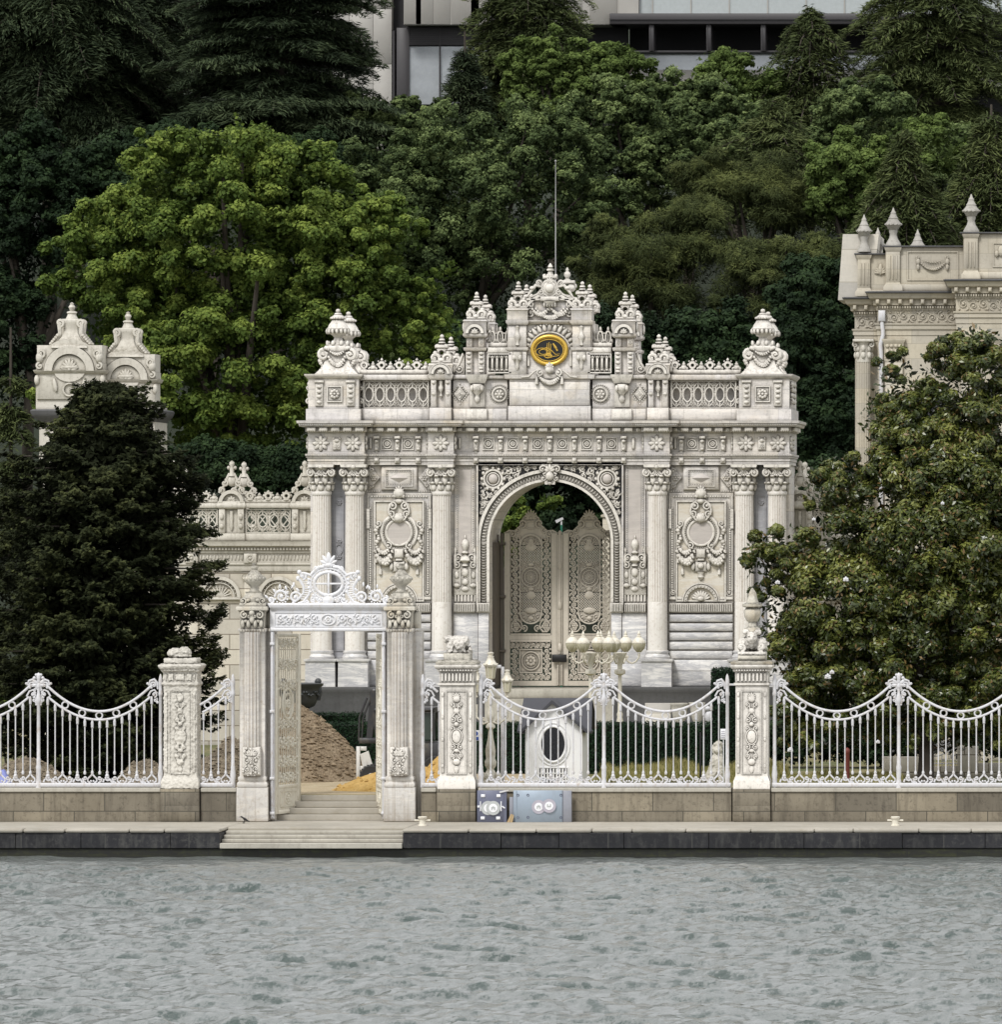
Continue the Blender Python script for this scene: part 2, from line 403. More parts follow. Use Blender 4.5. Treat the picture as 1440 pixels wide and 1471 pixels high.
# --- main wall either side of the arch, and over it
R0, R1, SPR = 88, 104, 779
def arch_poly(x0, x1, y0, y1):
    """wall with a round-headed opening, as two pieces left and right of the crown"""
    out = []
    for sg in (-1, 1):
        p = [(GC, y0), (GC + sg * (x1 - GC), y0), (GC + sg * (x1 - GC), y1), (GC + sg * R0, y1)]
        for i in range(17):
            a = R(i * 90 / 16); p.append((GC + sg * R0 * math.cos(a), SPR - R0 * math.sin(a)))
        out.append(p)
    return out
m = G()
for p in arch_poly(0, 900, 660, 986): m.prism(p, BK, 0)
m.box(446, 682, 660, 985.8, BK, 0); m.box(900, 1134, 660, 985.8, BK, 0)
m.build('wall', M['marble'], gate)
# soffit liner and door frame in the reveal
m = G()
for sg in (-1, 1):
    x0 = GC + sg * (R0 - .5); x1 = GC + sg * (R0 - 5)
    m.mark(); m.box(x0, x1, SPR, 986, BK + 20, -50)
m.build('door_frame', M['doorframe'], gate)

# --- archivolt
m = G()
m.arch(GC, SPR, R0 - .6, R0 + 3, -2, 5, n=40); m.arch(GC, SPR, R0 + 3, R0 + 13, -2, 2.4, n=40); m.arch(GC, SPR, R0 + 12.4, R1 + 1, -2, 6.4, n=40)
for i in range(66):
    a = R(2 + i * 176 / 65); r_ = R0 + 8; c_, s_ = math.cos(a), math.sin(a)
    m.ball(GC + r_ * c_, SPR - r_ * s_, 2.6, 1.25, 4.4, 1.8, 6, 4, -90 + math.degrees(a) + 180)
for sg in (-1, 1):
    a0, a1 = GC + sg * (R0 - .6), GC + sg * (R0 + 3)
    m.box(a0, a1, SPR, 866, -2, 5); m.box(GC + sg * (R0 + 3.1), GC + sg * (R0 + 12.3), SPR, 866, -2, 2.4); m.box(GC + sg * (R0 + 12.4), GC + sg * (R1 + 1), SPR, 866, -2, 6.4)
    for k in range(22): m.ball(GC + sg * (R0 + 7.8), SPR + 3 + k * 3.9, 2.6, 4.1, 1.25, 1.8, 6, 4)
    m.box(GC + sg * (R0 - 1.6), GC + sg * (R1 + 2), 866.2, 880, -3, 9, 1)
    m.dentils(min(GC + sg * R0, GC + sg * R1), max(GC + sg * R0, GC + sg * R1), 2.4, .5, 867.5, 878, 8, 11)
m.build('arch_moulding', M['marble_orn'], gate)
m = G()   # keystone
m.prism([(GC - 12, 667), (GC + 12, 667), (GC + 7, 696), (GC - 7, 696)], 0, 9)
for sg in (-1, 1):
    m.scroll(GC + sg * 10, 674, 7, 90, 1.3, sg, 1.7, 9); m.scroll(GC + sg * 9, 687, 4.5, 270, 1.2, -sg, 1.3, 9)
m.ball(GC, 684, 11, 6, 7, 4); m.palmette(GC, 678, 12, 5, 120, 0, 10); m.ball(GC, 694, 9, 3)
m.build('keystone', M['marble_orn'], gate)

# --- spandrels: black ground with white carving
m = G()
for sg in (-1, 1):
    p = [(GC + sg * 1.5, 668), (GC + sg * 103, 668), (GC + sg * 103, 742)]
    a = math.asin((SPR - 742) / (R1 + 1)) if True else 0
    for i in range(15):
        b_ = a + (PI / 2 - a) * i / 14; p.append((GC + sg * max(1.5, (R1 + 1) * math.cos(b_)), SPR - (R1 + 1) * math.sin(b_)))
    m.prism(p, 0, 1.6)
m.build('spandrel_ground', M['black'], gate)
m = G()
for sg in (-1, 1):
    m.mark(); f = lambda x: GC + sg * (GC - x)
    m.ring(f(709), 688, 3, 13, 13, 2.3, 22, 6); m.ring(f(709), 688, 3, 9, 9, 1.4, 18)
    for k in range(12):
        a = 2 * PI * k / 12; m.ball(f(709) + 16 * math.cos(a), 688 + 16 * math.sin(a), 3, 3.2, n=6, m=4)
    for (x, y, r_, a0, dr) in ((731, 677, 7, 200, 1), (744, 684, 5.5, 20, 1), (745, 673, 4.6, 120, -1), (757, 673.5, 4.4, 220, 1), (768, 672, 3.2, 30, -1), (735, 690, 4, 300, -1),
                               (696, 712, 6.5, 300, 1), (705, 713, 5, 60, -1), (694, 725, 4.6, 120, -1), (700, 722, 3.6, 320, 1), (692, 736, 3.2, 300, 1), (722, 700, 4, 200, 1), (714, 707, 4, 0, 1)):
        m.scroll(f(x), y, r_, a0 if sg < 0 else 180 - a0, 1.2, dr * -sg, 1.5, 3, 12, 6)
        for q in range(3):
            aa = rnd.uniform(0, 360); m.leaf(f(x), y, aa, r_ * 1.35, 3.2, 3)
    m.palmette(f(696), 674, 9, 5, 120, -45 * -sg * -1, 3)
    got = 0
    while got < 130:
        dx, y = rnd.uniform(4, 101), rnd.uniform(669, 741); rr_ = math.hypot(dx, SPR - y)
        if rr_ < R1 + 4 or (abs(dx - 82) < 12 and abs(y - 688) < 12): continue
        x = GC + sg * dx; got += 1; k = rnd.random()
        if k < .55: m.leaf(x, y, rnd.uniform(0, 360), rnd.uniform(3.5, 6), 2.2, 2.4)
        elif k < .8: m.ball(x, y, 2.4, rnd.uniform(1, 1.7), n=5, m=4)
        else: m.scroll(x, y, rnd.uniform(2, 3), rnd.uniform(0, 360), 1.1, 1, .9, 2.4, 8, 5)
m.build('spandrel_carving', M['marble_orn'], gate)
m = G()
for x in (709, mir(709)): m.mark(); m.ball(x, 688, 3, 7, 7.5, 4, 14, 9)
m.build('spandrel_boss', M['marble_pink'], gate)
m = G()   # thin frame round the arch bay
for sg in (-1, 1):
    x = GC + sg * 104.5
    m.box(x - 1.2, x + 1.2, 664, 866, 0, 8)
m.box(GC - 103, GC + 103, 664, 667.5, 0, 8)
m.build('arch_bay_frame', M['marble'], gate)

# --- wall bands, panels beside the arch
for sg in (-1, 1):
    f = lambda x: x if sg < 0 else mir(x)
    m = G()
    m.box(f(654), f(683), 668, 866, 0, 3); m.beads(f(657.5), 672, f(657.5), 792, 3.1, .85, 3.4); m.beads(f(680.5), 672, f(680.5), 792, 3.1, .85, 3.4); m.beads(f(658), 671.5, f(680), 671.5, 3.1, .85, 3.4); m.build('side_panel_surround', M['marble'], gate)
    m = G()
    m.box(f(660.5), f(677.5), 675, 864, 3, 3.8); m.build('side_panel_slab', M['marble_grey'] if False else M['marble_pink'], gate)
    m = G()
    # trophy of arms and buildings
    cx = f(669)
    m.box(cx - 17.5, cx + 17.5, 798, 856, 2, 6, 2)
    m.lathe(cx, [(768, .3), (771, 1.6), (774, 1), (777, 4.5), (783, 5.6), (788, 3.6), (791, 2.6), (794, 5.5), (797, 3)], 5, 10)
    m.lathe(cx, [(797, 3), (801, 7), (805, 8.5), (809, 4), (813, 5.5)], 5, 10)
    for q in (-1, 1):
        m.scroll(cx + q * 10, 801, 6.5, 90, 1.3, q, 1.6, 6); m.lathe(cx + q * 14, [(786, .4), (790, 2.2), (794, 1), (799, 2.8), (806, 3.4), (812, 2.4)], 5, 8)
        m.scroll(cx + q * 12, 812, 5, 270, 1.2, -q, 1.4, 7)
        m.tube([(cx + q * 7.5, 817, 6), (cx + q * 7.5, 842, 6)], 1.5); m.tube([(cx + q * 16.5, 817, 6), (cx + q * 16.5, 842, 6)], 1.5)
        m.ball(cx + q * 12, 826, 6, 3.6, 6, 2); m.ball(cx + q * 12, 841, 7, 4.6, 3.6, 3)
    m.ball(cx, 822, 6, 5.2, 7.5, 3); m.ball(cx, 836, 6, 5, 5.4, 3); m.ball(cx, 846, 6, 6, 4.2, 3)
    for k in range(16): m.scroll(cx + rnd.uniform(-14, 14), rnd.uniform(808, 850), rnd.uniform(2, 3), rnd.uniform(0, 360), 1.1, 1, .8, 6, 8, 5)
    m.dentils(cx - 16.5, cx + 16.5, 4.6, .55, 853, 864, 3, 5.6)
    for k in range(8): m.ball(cx - 15 + k * 4.3, 852.5, 4.4, 2, n=6, m=4)
    m.build('trophy_relief', M['marble_orn'], gate)
    m = G()
    m.box(f(652.5), f(684), 866.2, 880, 0, 8, 1); m.dentils(min(f(653), f(684)), max(f(653), f(684)), 2.6, .5, 868, 878.4, 7, 10)
    m.box(f(528), f(620), 866.2, 880, 0, 8, 1); m.dentils(min(f(528), f(620)), max(f(528), f(620)), 2.6, .5, 868, 878.4, 7, 10)
    m.build('fluted_band', M['marble_orn'], gate)
    m = G()
    m.box(f(652), f(687.5), 880.2, 985.5, 0, 4, .6); m.box(f(688), f(703), 880.3, 985.5, -3, 6, .6)
    m.box(f(652), f(703.5), 953.5, 985.7, 5, 10, 1)
    m.build('lower_slab', M['marble_slab'], gate)
    m = G()
    for k in range(5): m.box(f(528), f(620), 882 + k * 13.2, 893.6 + k * 13.2, 0, 7, 1.6)
    m.box(f(526), f(622), 947.6, 985.5, 0, 12, 1.2); m.box(f(526), f(622), 962, 963.2, 12, 12.6)
    m.build('lower_wall_course', M['marble_slab'], gate)

    # --- big wall panel with the roundel
    cx = f(574)
    m = G(); m.box(cx - 46, cx + 46, 708, 866, 0, 3); m.box(cx - 35, cx + 35, 720, 864, 3, 4.2); m.build('wall_panel', M['marble'], gate)
    m = G(); m.box(cx - 33, cx + 33, 722, 862, 4.2, 4.8)
    m.build('panel_slab', M['marble_pink'] if False else stone('ochre_veined_slab', (.78, .745, .67), (.68, .645, .585), (.60, .50, .34), .5, .25, (.3, .25, .16), .5, crev=.3, topg=.1, scale=1.6) if sg < 0 else bpy.data.materials['ochre_veined_slab'], gate)
    m = G()
    m.frame(cx - 36, cx + 36, 719, 864, 2, 4, 7)
    for q in (-1, 1):
        m.beads(cx + q * 41.5, 730, cx + q * 41.5, 850, 3.3, 1.2, 3.6); m.beads(cx + q * 39, 713, cx + q * 10, 713, 3.3, 1.2, 3.6)
        m.box(cx + q * 44, cx + q * 45.6, 712, 862, 3, 5); m.box(cx + q * 37.3, cx + q * 38.3, 722, 860, 3, 5)
        m.beads(cx + q * 44.6, 733, cx + q * 44.6, 757, 3.6, 2.1, 5)
        m.scroll(cx + q * 40, 852, 4.5, 0, 1.2, q, 1.3, 4)
        m.box(cx + q * 21, cx + q * 46, 857, 861, 4, 6.5)
    m.build('panel_frame', M['marble_orn'], gate)
    m = G()   # roundel
    m.ring(cx, 765, 5, 25.5, 25.5, 3, 40, 8, .8); m.ring(cx, 765, 5, 18.5, 18.5, 2.6, 36, 8, 1)
    for k in range(44):
        a = 2 * PI * k / 44; m.ball(cx + 22.5 * math.cos(a), 765 + 22.5 * math.sin(a), 6, 1.2, n=5, m=4)
    m.build('roundel_ring', M['marble_orn'], gate)
    m = G(); m.disc(cx, 765, 17.5, 17.5, 4.5, 6.2); m.build('roundel_disc', M['marble_pink'], gate)
    m = G()
    m.ball(cx, 709, 8, 8, 8, 5); m.palmette(cx, 707, 10, 7, 170, 0, 8); m.ball(cx, 720, 8, 6, 4, 4)
    for q in (-1, 1):
        m.scroll(cx + q * 9, 727, 6, 270, 1.3, -q, 1.8, 8); m.scroll(cx + q * 11.5, 738, 5.5, 90, 1.2, q, 1.7, 8)
        m.tube([(cx + q * 4, 718, 7), (cx + q * 13, 725, 8), (cx + q * 15, 735, 8), (cx + q * 8, 746, 8), (cx, 750, 8)], 1.8)
        m.ball(cx + q * 6, 713, 8, 3, n=6, m=4)
        # festoons hung from ribbon knots
        m.scroll(cx + q * 29.5, 752, 4.2, 90, 1.2, q, 1.5, 7); m.scroll(cx + q * 32.5, 758, 3, 270, 1.1, q, 1.2, 7)
        for k in range(9): m.ball(cx + q * (31 + math.sin(k * 1.3) * 2), 758 + k * 4, 7, 3 + math.sin(k * 1.7) * .7, n=6, m=4)
        m.swag(cx + q * 34, 792, cx + q * 10, 792, 15, 5.6, 7, 9); m.swag(cx + q * 31, 789, cx + q * 13, 787, 6, 3.6, 8, 7)
        for k in range(14): m.ball(cx + q * rnd.uniform(14, 29), rnd.uniform(791, 806), 9, rnd.uniform(1.2, 2.4), n=5, m=4)
        m.scroll(cx + q * 15, 784, 5, 250, 1.2, -q, 1.4, 8)
        m.tube([(cx + q * 26.5, 806, 6), (cx + q * 26.5, 817, 6)], [.7, .7], 5); m.lathe(cx + q * 26.5, [(816, .8), (819, 2.2), (825, 2.6), (826, 1)], 6, 7)
        m.lathe(cx + q * 32, [(800, 1), (803, 2.2), (808, 2.4), (809, 1)], 6, 7)
    m.ball(cx, 744, 9, 7.5, 6.5, 4); m.palmette(cx, 738, 9, 5, 130, 180, 9)
    m.box(cx - 7, cx + 7, 788, 802, 4, 10, 2); m.box(cx - 5, cx + 5, 802, 806, 4, 9, 1)
    m.box(cx - 9, cx + 9, 806, 822, 4, 8, 2); m.ball(cx, 813, 8, 5, 5, 4); m.ball(cx - 11, 814, 7, 3.4, 6, 3); m.ball(cx + 11, 814, 7, 3.4, 6, 3)
    m.lathe(cx, [(821, 6), (825, 4), (829, 5), (833, 2), (835, .4)], 5, 9)
    # shell over the foot
    m.arch(cx, 864, 20, 24, 4, 8.5); m.arch(cx, 864, 25.2, 27, 4, 7.5)
    for k in range(15):
        a = R(6 + k * 12); m.ball(cx + 22 * math.cos(a), 864 - 22 * math.sin(a), 8.6, 1.3, n=5, m=4)
    for k in range(9): m.leaf(cx, 862, -72 + k * 18, 15, 4.6, 6)
    m.ball(cx, 860, 8, 5, 4, 3)
    m.build('roundel_carving', M['marble_orn'], gate)
    # tablet above
    m = G()
    m.box(cx - 26, cx + 26, 669, 704, 0, 5, 1.6); m.frame(cx - 20, cx + 20, 674, 699, 1.5, 5, 6.6)
    m.beads(cx - 17, 677, cx + 17, 677, 3.2, .7, 5.6); m.beads(cx - 17, 696, cx + 17, 696, 3.2, .7, 5.6); m.beads(cx - 17, 680, cx - 17, 694, 3.2, .7, 5.6); m.beads(cx + 17, 680, cx + 17, 694, 3.2, .7, 5.6)
    for q in (-1, 1):
        m.prism([(cx + q * 28, 686), (cx + q * 43, 669), (cx + q * 43, 704)], 0, 4.5)
        m.rosette(cx + q * 36.5, 686, 5.6, 6, 5.5); m.scroll(cx + q * 40, 676, 3.4, 0, 1.2, q, 1, 5.5); m.scroll(cx + q * 40, 697, 3.4, 0, 1.2, -q, 1, 5.5)
        m.beads(cx + q * 29, 705.5, cx + q * 46, 705.5, 3.3, .9, 2)
    m.build('upper_tablet', M['marble'], gate)
    m = G(); m.add([(cx - 14, 686.5, 5), (cx, 679.5, 5), (cx + 14, 686.5, 5), (cx, 693.5, 5), (cx, 686.5, 8.5)], [(0, 1, 4), (1, 2, 4), (2, 3, 4), (3, 0, 4), (3, 2, 1, 0)]); m.build('tablet_diamond', M['marble_pink'], gate)
    # grey niche between the paired columns
    m = G(); x0, x1 = sorted((f(477), f(498)))
    m.box(x0, x1, 670, 985, 0, 2.5); m.build('niche_back', M['marble_grey'], gate)
    m = G(); nx = (x0 + x1) / 2
    m.frame(nx - 7, nx + 7, 712, 935, 1, 2.4, 4)
    for (yy, k) in ((722, 0), (778, 0), (800, 0), (845, 0), (900, 0)): m.rosette(nx, yy, 4.5, 6, 3)
    m.ring(nx, 789, 3, 5, 7, .9, 16); m.lathe(nx, [(668, 8), (675, 9), (684, 9), (690, 5), (692, 2)], 0, 12, .6)
    m.build('niche_carving', M['marble_grey'], gate)

# --- columns: six, each with capital and pedestal
def column(cx):
    m = G()
    m.lathe(cx, [(934, 14.2), (866, 14), (864.5, 13.6)], 12, 40)
    m.lathe(cx, [(864.5, 13.9), (711, 12.9)], 12, flutes=22, fd=.10)
    m.lathe(cx, [(711, 13.6), (708, 14.4), (706, 13.6)], 12, 30)
    c = m.build('column', M['marble_col'], gate)
    m = G()
    m.stack(cx - 17, cx + 17, 29, [(986, 4.6), (950, 4.2), (949.6, 6), (946.6, 6.4), (946, 3.4)], 0)
    m.lathe(cx, [(946, 17.6), (943, 18.2), (941, 16.6), (938.6, 15.6), (937, 16.8), (934.6, 16.4), (934, 14.6)], 12, 32)
    p = m.build('pedestal', M['marble_slab'], c)
    m = G()
    m.lathe(cx, [(706, 13), (700, 12.5), (686, 12.5), (676, 14.5), (672, 17)], 12, 24)
    m.prism([(cx - 19, 667.4), (cx + 19, 667.4), (cx + 18, 671.6), (cx - 18, 671.6)], -2, 30)
    for a in range(0, 360, 45):     # two rows of acanthus
        for (yy, r_, h_, sc_) in ((705, 13.2, 12, 4.6), (696, 13.6, 13, 4.2)):
            aa = R(a + (22 if yy < 700 else 0)); x_ = cx + r_ * math.cos(aa); d_ = 12 + r_ * math.sin(aa)
            if math.sin(aa) < -.3: continue
            m.ball(x_, yy - h_ * .45, d_, sc_, h_ * .55, 2.6, 7, 5); m.ball(cx + (r_ + 2.6) * math.cos(aa), yy - h_ * .92, 12 + (r_ + 2.6) * math.sin(aa), 3.4, 2.2, 2.6, 7, 4)
    for q in (-1, 1):
        m.scroll(cx + q * 14.5, 679.5, 5.6, 270, 1.5, q, 1.8, 26, 16, 7); m.scroll(cx + q * 3.4, 679, 3, 270, 1.2, -q, 1.1, 26)
        m.scroll(cx + q * 14.5, 679.5, 5.6, 270, 1.5, q, 1.8, 4)
        m.tube([(cx + q * 2, 692, 25), (cx + q * 6, 684, 26), (cx + q * 12, 675, 27)], 1.3)
    m.ball(cx, 671, 29, 3.4, 3.4, 3); m.swag(cx - 9, 678, cx + 9, 678, 4.5, 1.9, 26, 7)
    m.build('capital', M['marble_orn'], c)
    return c
c0 = column(464.0)
for x in (511.0, 636.0, mir(636.0), mir(511.0), mir(464.0)):
    c = copy_tree(c0); c.location = Vector(c.location) + Vector(((x - 464) / GF.s, 0, 0))

# --- entablature
BRK = [(446, 526), (618, 654)]                       # where it breaks forward over the columns
def seg_all():
    s = []
    for (a, b) in BRK: s += [(a, b, 27), (mir(b), mir(a), 27)]
    s += [(526, 618, 8), (mir(618), mir(526), 8), (654, mir(654), 8)]
    return s
m = G()
for (a, b, D) in seg_all():
    m.stack(a, b, D, [(668, 0), (663, 0), (662.8, 1), (658, 1), (657.8, 2.4), (655.5, 2.4)], BK)
    m.box(a - .5, b + .5, 620, 655.6, BK, D - 2.2); m.beads(a - 2, 654, b + 2, 654, 2.4, .8, D + 4)
    m.stack(a, b, D, [(655.4, 3.6), (652.6, 4), (652, .5), (650, .4)], BK)
m.build('architrave', M['marble'], gate)
m = G()
for (a, b, D) in seg_all():
    if D > 20:
        n = 2 if b - a > 60 else 1
        cs = (a + 18, b - 16) if n == 2 else ((a + b) / 2,)
        for c_ in cs:
            m.mark()
            for k in range(8):
                aa = R(k * 45); m.leaf(c_, 637, k * 45, 12.5, 6, D - 1.6)
                m.leaf(c_, 637, k * 45 + 22, 8.6, 3, D - 1.4)
            m.ball(c_, 637, D - 1, 3.2, n=8, m=5)
        if n == 2:
            m.mark(); c_ = (a + b) / 2 + 1; m.box(c_ - 5.6, c_ + 5.6, 629, 647, D - 3, D, 1.2); m.rosette(c_, 642, 4, 6, D); m.ball(c_, 633, D, 4.2, 3, 2); m.ball(c_ - 4, 630, D, 1.6, n=5, m=4); m.ball(c_ + 4, 630, D, 1.6, n=5, m=4)
        for q in (a - 1.5, b + 1.5):
            m.mark()
            m.ball(q, 632, D - 12, 2.6, 5.6, 7); m.ball(q, 642, D - 12, 3, 4.6, 7); m.ball(q, 637, D - 6, 2, 3, 3)
        m.box(b, b + 1.5, 626, 648, D - 75, D - 35)
        for yy in (630, 637, 645): m.ball(b + 1.5, yy, D - 40, 2.8, 3.4, 5); m.ball(b + 1.5, yy, D - 70, 2.8, 3.4, 5)
    else:
        L = b - a; n = max(2, int(round(L / 35.4)) * 1)
        pts = [a + 12 + i * (L - 24) / (n) for i in range(n + 1)]
        for i, c_ in enumerate(pts):
            if i in (0, n): m.mark(); m.box(c_ - 7, c_ - 3, 629, 645, D - 3, D + .5, .8); continue
        step = 35.4 if L > 200 else 30
        nn = int(L // step); off = (L - (nn - 1) * step) / 2
        for i in range(nn):
            c_ = a + off + i * step; m.mark()
            m.box(c_ - 4.2, c_ + 4.2, 626.4, 630.5, D - 3, D + 4, .8); m.box(c_ - 3.2, c_ + 3.2, 630.6, 648, D - 3, D + 1.6, .8); m.ball(c_, 634, D + 3.4, 2.8, 2.4, 2); m.ball(c_, 645, D + 2, 2.6, 2.6, 2)
            m.box(c_ - 3.6, c_ + 3.6, 656.6, 665.5, D, D + 3.4, 1.2); m.ball(c_, 661, D + 3.6, 3, 3, 1.6); m.box(c_ - 2, c_ + 2, 646, 657, D - 1, D + 1)
            if i < nn - 1:
                e = c_ + step / 2; m.mark(); m.box(e - 8, e + 8, 629, 646, D - 2.6, D - 2); m.frame(e - 8.6, e + 8.6, 628.5, 646.5, 1.2, D - 3, D - .6)
                m.ring(e, 637.5, D - 1.6, 6, 6, 1.1, 18); m.rosette(e, 637.5, 4.2, 8, D - 1.6)
m.build('frieze_carving', M['marble_orn'], gate)
m = G()
for (a, b, D) in seg_all():
    e0 = 6
    m.stack(a, b, D, [(621.6, .5), (620.6, 2.4), (620.4, 3.5), (613.4, 3.5), (613.2, 11), (611.6, 12), (609.2, 12.6), (608.6, 14.4), (606.4, 14.8), (604.8, 15)], BK)
    m.dentils(a - 12, b + 12, 2.6, .55, 609.2, 611, D + 10, D + 13.6)
m.build('cornice', M['marble'], gate)
m = G()
for (a, b, D) in seg_all():
    L = b - a + 6; n = max(2, round(L / 17.6)); p = L / n
    for i in range(n):
        c_ = a - 3 + p * (i + .5); m.mark()
        m.box(c_ - p * .36, c_ + p * .36, 614, 620, D + 3.4, D + 9.4, 1)
        for q in (-.24, -.08, .08, .24): m.ball(c_ + q * p, 618.8, D + 7, p * .085, 2.6, 3, 5, 4)
for k in range(8):                                     # along the right-hand return
    m.mark(); m.box(mir(446) + 3, mir(446) + 9, 614, 620, 18 - k * 17, 28 - k * 17, .8)
m.build('cornice_bracket', M['marble_orn'], gate)

# --- attic
m = G()
for (a, b, D) in ((446, 518, 25), (mir(518), mir(446), 25)):
    m.stack(a, b, D, [(605, 3), (588, 3), (587.6, 0), (545, 0), (544, 2), (542.6, 2.6), (540.6, 5), (538, 5.4)], BK)
for (a, b) in ((518, 620), (mir(620), mir(518))):
    m.box(a, b, 587, 605, -28, 12, .6); m.box(a, b, 538.4, 546.4, -28, 13, 1); m.box(a, b, 546.4, 587, -28, -12)
for (a, b) in ((652, 730), (mir(730), mir(652))):
    m.box(a, b, 587.2, 605, BK, 12, .6); m.box(a, b, 544.4, 587.2, BK, 6, .3); m.box(a, b, 538.6, 544.4, BK, 11, 1)
m.box(733, mir(733), 545, 605, BK, 10)
m.box(731.6, mir(731.6), 583.4, 604.9, 10, 16, .8); m.box(733.5, mir(733.5), 549, 583, 10, 13, .6)
m.build('attic_wall', M['marble'], gate)
m = G()   # carved fields on the attic
for sg in (-1, 1):
    f = lambda x: x if sg < 0 else mir(x)
    cx = f(484); m.mark()
    m.frame(cx - 11, cx + 11, 555, 578, 1.6, 25, 27.6); m.box(cx - 8.6, cx + 8.6, 557.4, 575.6, 24, 26); m.rosette(cx, 566.5, 8, 8, 27)
    for q in (f(462), f(507)):
        m.mark()
        m.box(q - 5.6, q + 5.6, 549, 584, 24, 27.6, 1); m.box(q - 6.6, q + 6.6, 547, 550.5, 24, 29.4, .6)
        for yy in (556, 563, 570, 578): m.ball(q, yy, 28, 4, 2.8, 2)
    for q in (f(444.5), f(519.5)):
        m.mark()
        m.scroll(q, 577, 6, 90, 1.2, -1 if q < cx else 1, 2, 8); m.scroll(q, 557, 4.6, 270, 1.2, 1 if q < cx else -1, 1.8, 8)
        for yy in (552, 560, 568, 576): m.ball(q, yy, 0, 3.2, 4.6, 7); m.ball(q, yy, -40, 3, 4.4, 6); m.ball(q, yy, -80, 3, 4.4, 6)
    # diamond, bracket urn, rosette disc
    cx = f(661.5); m.mark(); m.box(cx - 10, cx + 10, 556, 576, 5, 6.2, .4); m.prism([(cx - 8, 566), (cx, 556), (cx + 8, 566), (cx, 576)], 6, 8); m.prism([(cx - 5.4, 566), (cx, 559.4), (cx + 5.4, 566), (cx, 572.6)], 8, 9.4); m.rosette(cx, 566, 3.6, 6, 9.4)
    for k in range(20):
        a = 2 * PI * k / 20; rr = 11.5 / (abs(math.cos(a)) + abs(math.sin(a)) * .8); m.ball(cx + rr * math.cos(a), 566 + rr * math.sin(a), 6.4, 1.5, n=5, m=4)
    cx = f(718.5); m.mark(); m.disc(cx, 566.5, 12, 12, 6, 7.6, 12); m.ring(cx, 566.5, 8, 9.6, 9.6, 1.3, 24); m.rosette(cx, 566.5, 7.6, 6, 8); m.rosette(cx, 566.5, 3.4, 6, 9.4)
    for k in range(28):
        a = 2 * PI * k / 28; m.ball(cx + 13.4 * math.cos(a), 566.5 + 13.4 * math.sin(a), 6.4, 1.1, n=5, m=4)
    cx = f(687); m.mark(); m.box(cx - 11, cx + 11, 547, 586, 6, 9, .8)
    m.stack(cx - 11, cx + 11, 16, [(551, 0), (549, 1), (547, 2), (541, 4.5), (538.4, 5)], 6)
    m.lathe(cx, [(579, .6), (577.5, 2.6), (573, 4.2), (569.5, 2.6), (567, 3.2), (561, 8.6), (556, 10), (552, 7.5)], 11, 16)
    for q in (-7, -2.4, 2.4, 7): m.ball(cx + q, 558, 17, 2.6, 5, 3)
    m.box(cx - 14.5, cx + 14.5, 588, 604.8, 11, 17, .8)
m.build('attic_carving', M['marble_orn'], gate)

# --- pierced parapet panels and crestings
def cresting(m, x0, x1, y, h, d=4, back=-4):
    n = max(2, round((x1 - x0) / 12.4)); p = (x1 - x0) / n
    m.box(x0, x1, y - h * .3, y, back, d, .6)
    for i in range(n):
        c_ = x0 + p * (i + .5)
        if i % 2 == 0:
            m.ring(c_, y - h * .60, 0, p * .31, p * .31, p * .20, 14, 6, 1.6); m.ball(c_, y - h * .95, 0, p * .16, n=6, m=4); m.leaf(c_, y - h * .76, 0, h * .34, p * .24, 0); m.ball(c_, y - h * .28, 1, p * .4, h * .14, 4)
            for q in (-1, 1): m.ball(c_ + q * p * .47, y - h * .62, 0, p * .19, n=6, m=4); m.ball(c_ + q * p * .38, y - h * .86, 0, p * .11, n=6, m=4)
        else:
            m.ball(c_, y - h * .42, 0, p * .42, h * .22, 4.4); m.ball(c_, y - h * .66, 0, p * .22, h * .1, 3, n=6, m=4); m.ball(c_, y - h * .78, 0, p * .12, n=6, m=4)
            for q in (-1, 1): m.scroll(c_ + q * p * .36, y - h * .36, p * .24, 90, 1.1, q, p * .12, 2, 8, 5)
def quatre_lattice(m, x0, x1, y0, y1, d=8):
    """two rows of pointed ovals interlaced"""
    nx = max(2, round((x1 - x0) / 14.6)); p = (x1 - x0) / nx; H = y1 - y0
    m.frame(x0, x1, y0, y1, 1.4, d - 5, d)
    for i in range(nx * 2 + 1):
        c_ = x0 + p * .5 * i; 
        if i % 2 == 1:
            for k in range(2):
                yy = y0 + H * (.5)
            m.ring(c_, y0 + H * .5, d - 2, p * .40, H * .26, 1.2, 18, 5)
            m.tube([(c_, y0, d - 2), (c_, y0 + H * .24, d - 2)], 1); m.tube([(c_, y1, d - 2), (c_, y0 + H * .76, d - 2)], 1)
        else:
            for yy in (y0 + H * .16, y1 - H * .16):
                for a in (0, 90, 180, 270): m.ring(c_ + 2.1 * math.cos(R(a)) * (1 if x0 < c_ < x1 else 0), yy + 2.1 * math.sin(R(a)), d - 2, 2, 2, .8, 8, 4)
            m.ring(c_, y0 + H * .5, d - 2, p * .13, H * .1, .9, 10, 4)
    for i in range(nx):
        c_ = x0 + p * (i + .5)
        for q in (-1, 1):
            m.tube([(c_, y0 + 2, d - 2.4), (c_ + q * p * .34, y0 + H * .2, d - 2.4), (c_ + q * p * .46, y0 + H * .5, d - 2.4), (c_ + q * p * .34, y1 - H * .2, d - 2.4), (c_, y1 - 2, d - 2.4)], 1.1, 5)
